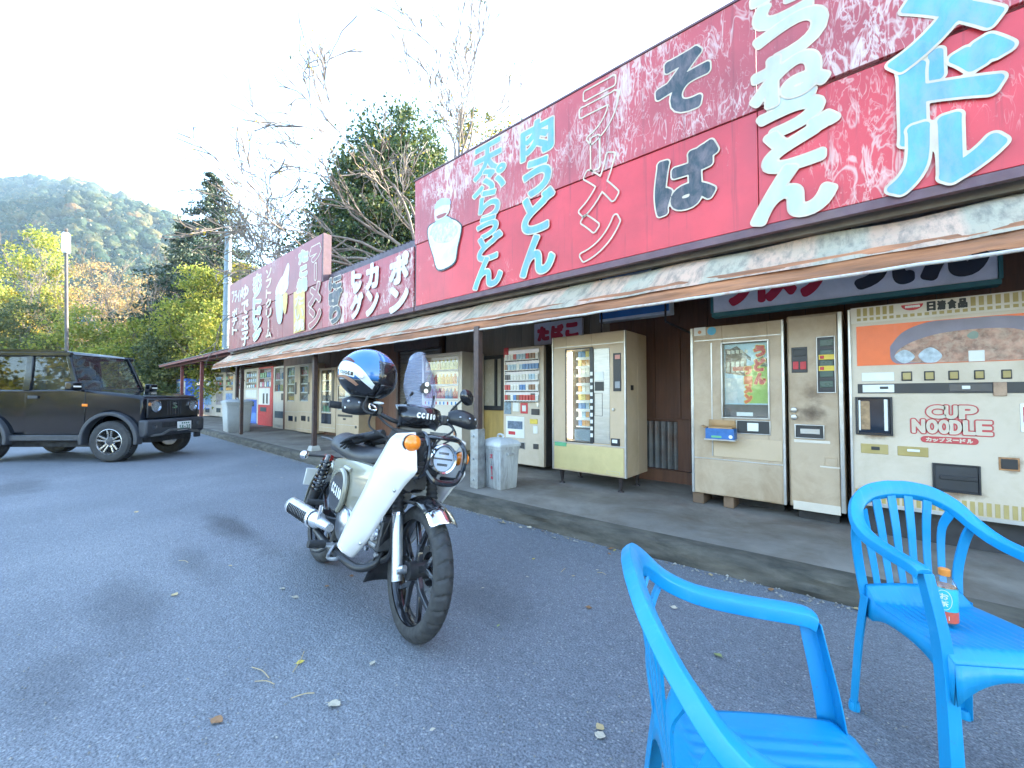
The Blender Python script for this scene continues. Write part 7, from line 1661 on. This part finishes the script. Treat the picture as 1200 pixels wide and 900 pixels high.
ico = bmesh.new(); bmesh.ops.create_icosphere(ico, subdivisions=2, radius=1); IV = np.array([v.co[:] for v in ico.verts]); ico.verts.index_update(); IF = np.array([[v.index for v in f.verts] for f in ico.faces]); ico.free()
BL = []
for k in range(8):
    d = np.array([1 + .55 * noise.noise(Vector(v) * 1.7 + Vector((k * 9, 0, 0))) + .45 * noise.noise(Vector(v) * 4.2 + Vector((0, k * 5, 0))) for v in IV]); BL.append(IV * d[:, None])
VV, FF, base, HP = [], [], 0, []
rgm = random.Random(5)
for k in range(6500):
    px = rgm.uniform(-420, 330); f = rgm.random() ** .8 * 1.06; p = mtn(px, f); s = rgm.uniform(2.2, 5.2) * (.65 + .5 * f)
    a = rgm.uniform(0, 6.28); c, q = math.cos(a), math.sin(a); b = BL[k % 8] * np.array([s, s, s * rgm.uniform(.8, 1.5)])
    HP.append((p.x, p.y, p.z + s * .4, s)); VV.append(np.stack([b[:, 0] * c - b[:, 1] * q + p.x, b[:, 0] * q + b[:, 1] * c + p.y, b[:, 2] + p.z + s * .4], 1)); FF.append(IF + base); base += len(IV)
def woodmat():
    m, t, b = nmat('mountain_wood'); g = N(t, 'NewGeometry'); v = coords(t)
    c = ramp(t, math_n(t, 'MULTIPLY_ADD', g.outputs['Random Per Island'], .62, math_n(t, 'MULTIPLY', noise_n(t, v, .016, 4), .5)), [(.15, (.015, .03, .02)), (.5, (.026, .045, .024)), (.74, (.05, .06, .025)), (.88, (.09, .08, .03)), (.96, (.16, .085, .035))])
    c = mix(t, 1, c, ramp(t, noise_n(t, v, .9, 5, .7), [(.3, (.45, .45, .45)), (.7, (1.5, 1.5, 1.5))]), 'MULTIPLY')
    t.links.new(c, b.inputs['Base Color']); b.inputs['Roughness'].default_value = .9; b.inputs['Specular IOR Level'].default_value = .1
    bump_n(t, b, noise_n(t, v, .8, 6, .75), 1.0, 1.2); return m
rg5 = np.random.default_rng(55); HP = np.array(HP); n5 = 34
dd = rg5.normal(size=(len(HP), n5, 3)); dd[:, :, 2] = np.abs(dd[:, :, 2]) * .9 - .2; dd /= np.linalg.norm(dd, axis=2, keepdims=True)
PP = (HP[:, None, :3] + dd * HP[:, None, 3:4] * rg5.uniform(.85, 1.35, (len(HP), n5, 1))).reshape(-1, 3)
LV, LF = leaf_cloud(PP, 1.35, rg5); tag(link('mountain_foliage', np_mesh('mountain_foliage', LV, LF), leafmat('leaf_mountain', [(.015, .03, .018), (.028, .05, .024), (.045, .07, .026), (.08, .085, .03), (.14, .09, .035)], .15), None, 0), 'leafy outer sprays of the hazy mountain wood', 'wood', kind='stuff')
wo = link('mountain_wood', np_mesh('mountain_wood', np.concatenate(VV), np.concatenate(FF)), woodmat(), None, 0)
tag(wo, 'hazy mixed wood covering the mountain behind the lot', 'wood', kind='stuff')

# poles
q = ground_pt(80, 17); lh = at(80, 17, 281).z
lp = thing('street_lamp', 'thin grey lamp pole with pale lamp head behind the car', 'street lamp', (q.x, q.y, -.05))
lp.rotation_euler = (R(1.5), R(2), 0)
polem = M('pole_grey', (.075, .07, .07), .7, var=.12, dirt=(.2, .17, .13), da=.4)
MB().tube([(0, 0, 0), (0, 0, lh * .5), (0, 0, lh)], [.075, .06, .05], 10).build('pole', polem, lp)
MB().lathe([(.10, 0), (.13, .1), (.13, .75), (.08, .85)], (0, 0, lh - .55), n=12).build('lamp_head', M('lamp_white', (.72, .72, .76), .3), lp)
MB().box((-.2, -.05, lh + .3), (.25, .05, lh + .42)).build('lamp_arm', polem, lp, bevel=.02)
p = at(264, 19.2); ph = at(264, 19.2, 262).z
up_ = thing('utility_pole', 'grey concrete pole at the left end of the snack signboard', 'pole', (p.x, p.y, -.05))
MB().tube([(0, 0, 0), (0, 0, ph)], [.19, .13], 14).build('pole', M('pole_blue_grey', (.2, .26, .3), .7, var=.12), up_)
for z in (ph * .35, ph * .7): MB().lathe([(.185, 0), (.185, .05)], (0, 0, z), n=14).build('pole_band', galv, up_)
for k in range(6): MB().cyl((.12, 0, ph * .5 + k * .5), (.32, 0, ph * .5 + k * .5), .012, n=6).build('step_bolt', galv, up_)

# the air
hz = MB(); hz.box((-900, -900, -4.5), (900, 900, 262)); 
ho = hz.build('haze', None, None, 0); ho['kind'] = 'stuff'; ho['label'] = 'thin blue air between the lot and the mountain'; ho['category'] = 'haze'
hm = bpy.data.materials.new('haze_air'); hm.use_nodes = True; ht = hm.node_tree; ht.nodes.remove(ht.nodes['Principled BSDF'])
pv_ = ht.nodes.new('ShaderNodeVolumePrincipled'); pv_.inputs['Color'].default_value = (.52, .76, 1, 1); pv_.inputs['Density'].default_value = .00032; pv_.inputs['Anisotropy'].default_value = .2
ht.links.new(pv_.outputs[0], ht.nodes['Material Output'].inputs['Volume']); ho.data.materials.append(hm)
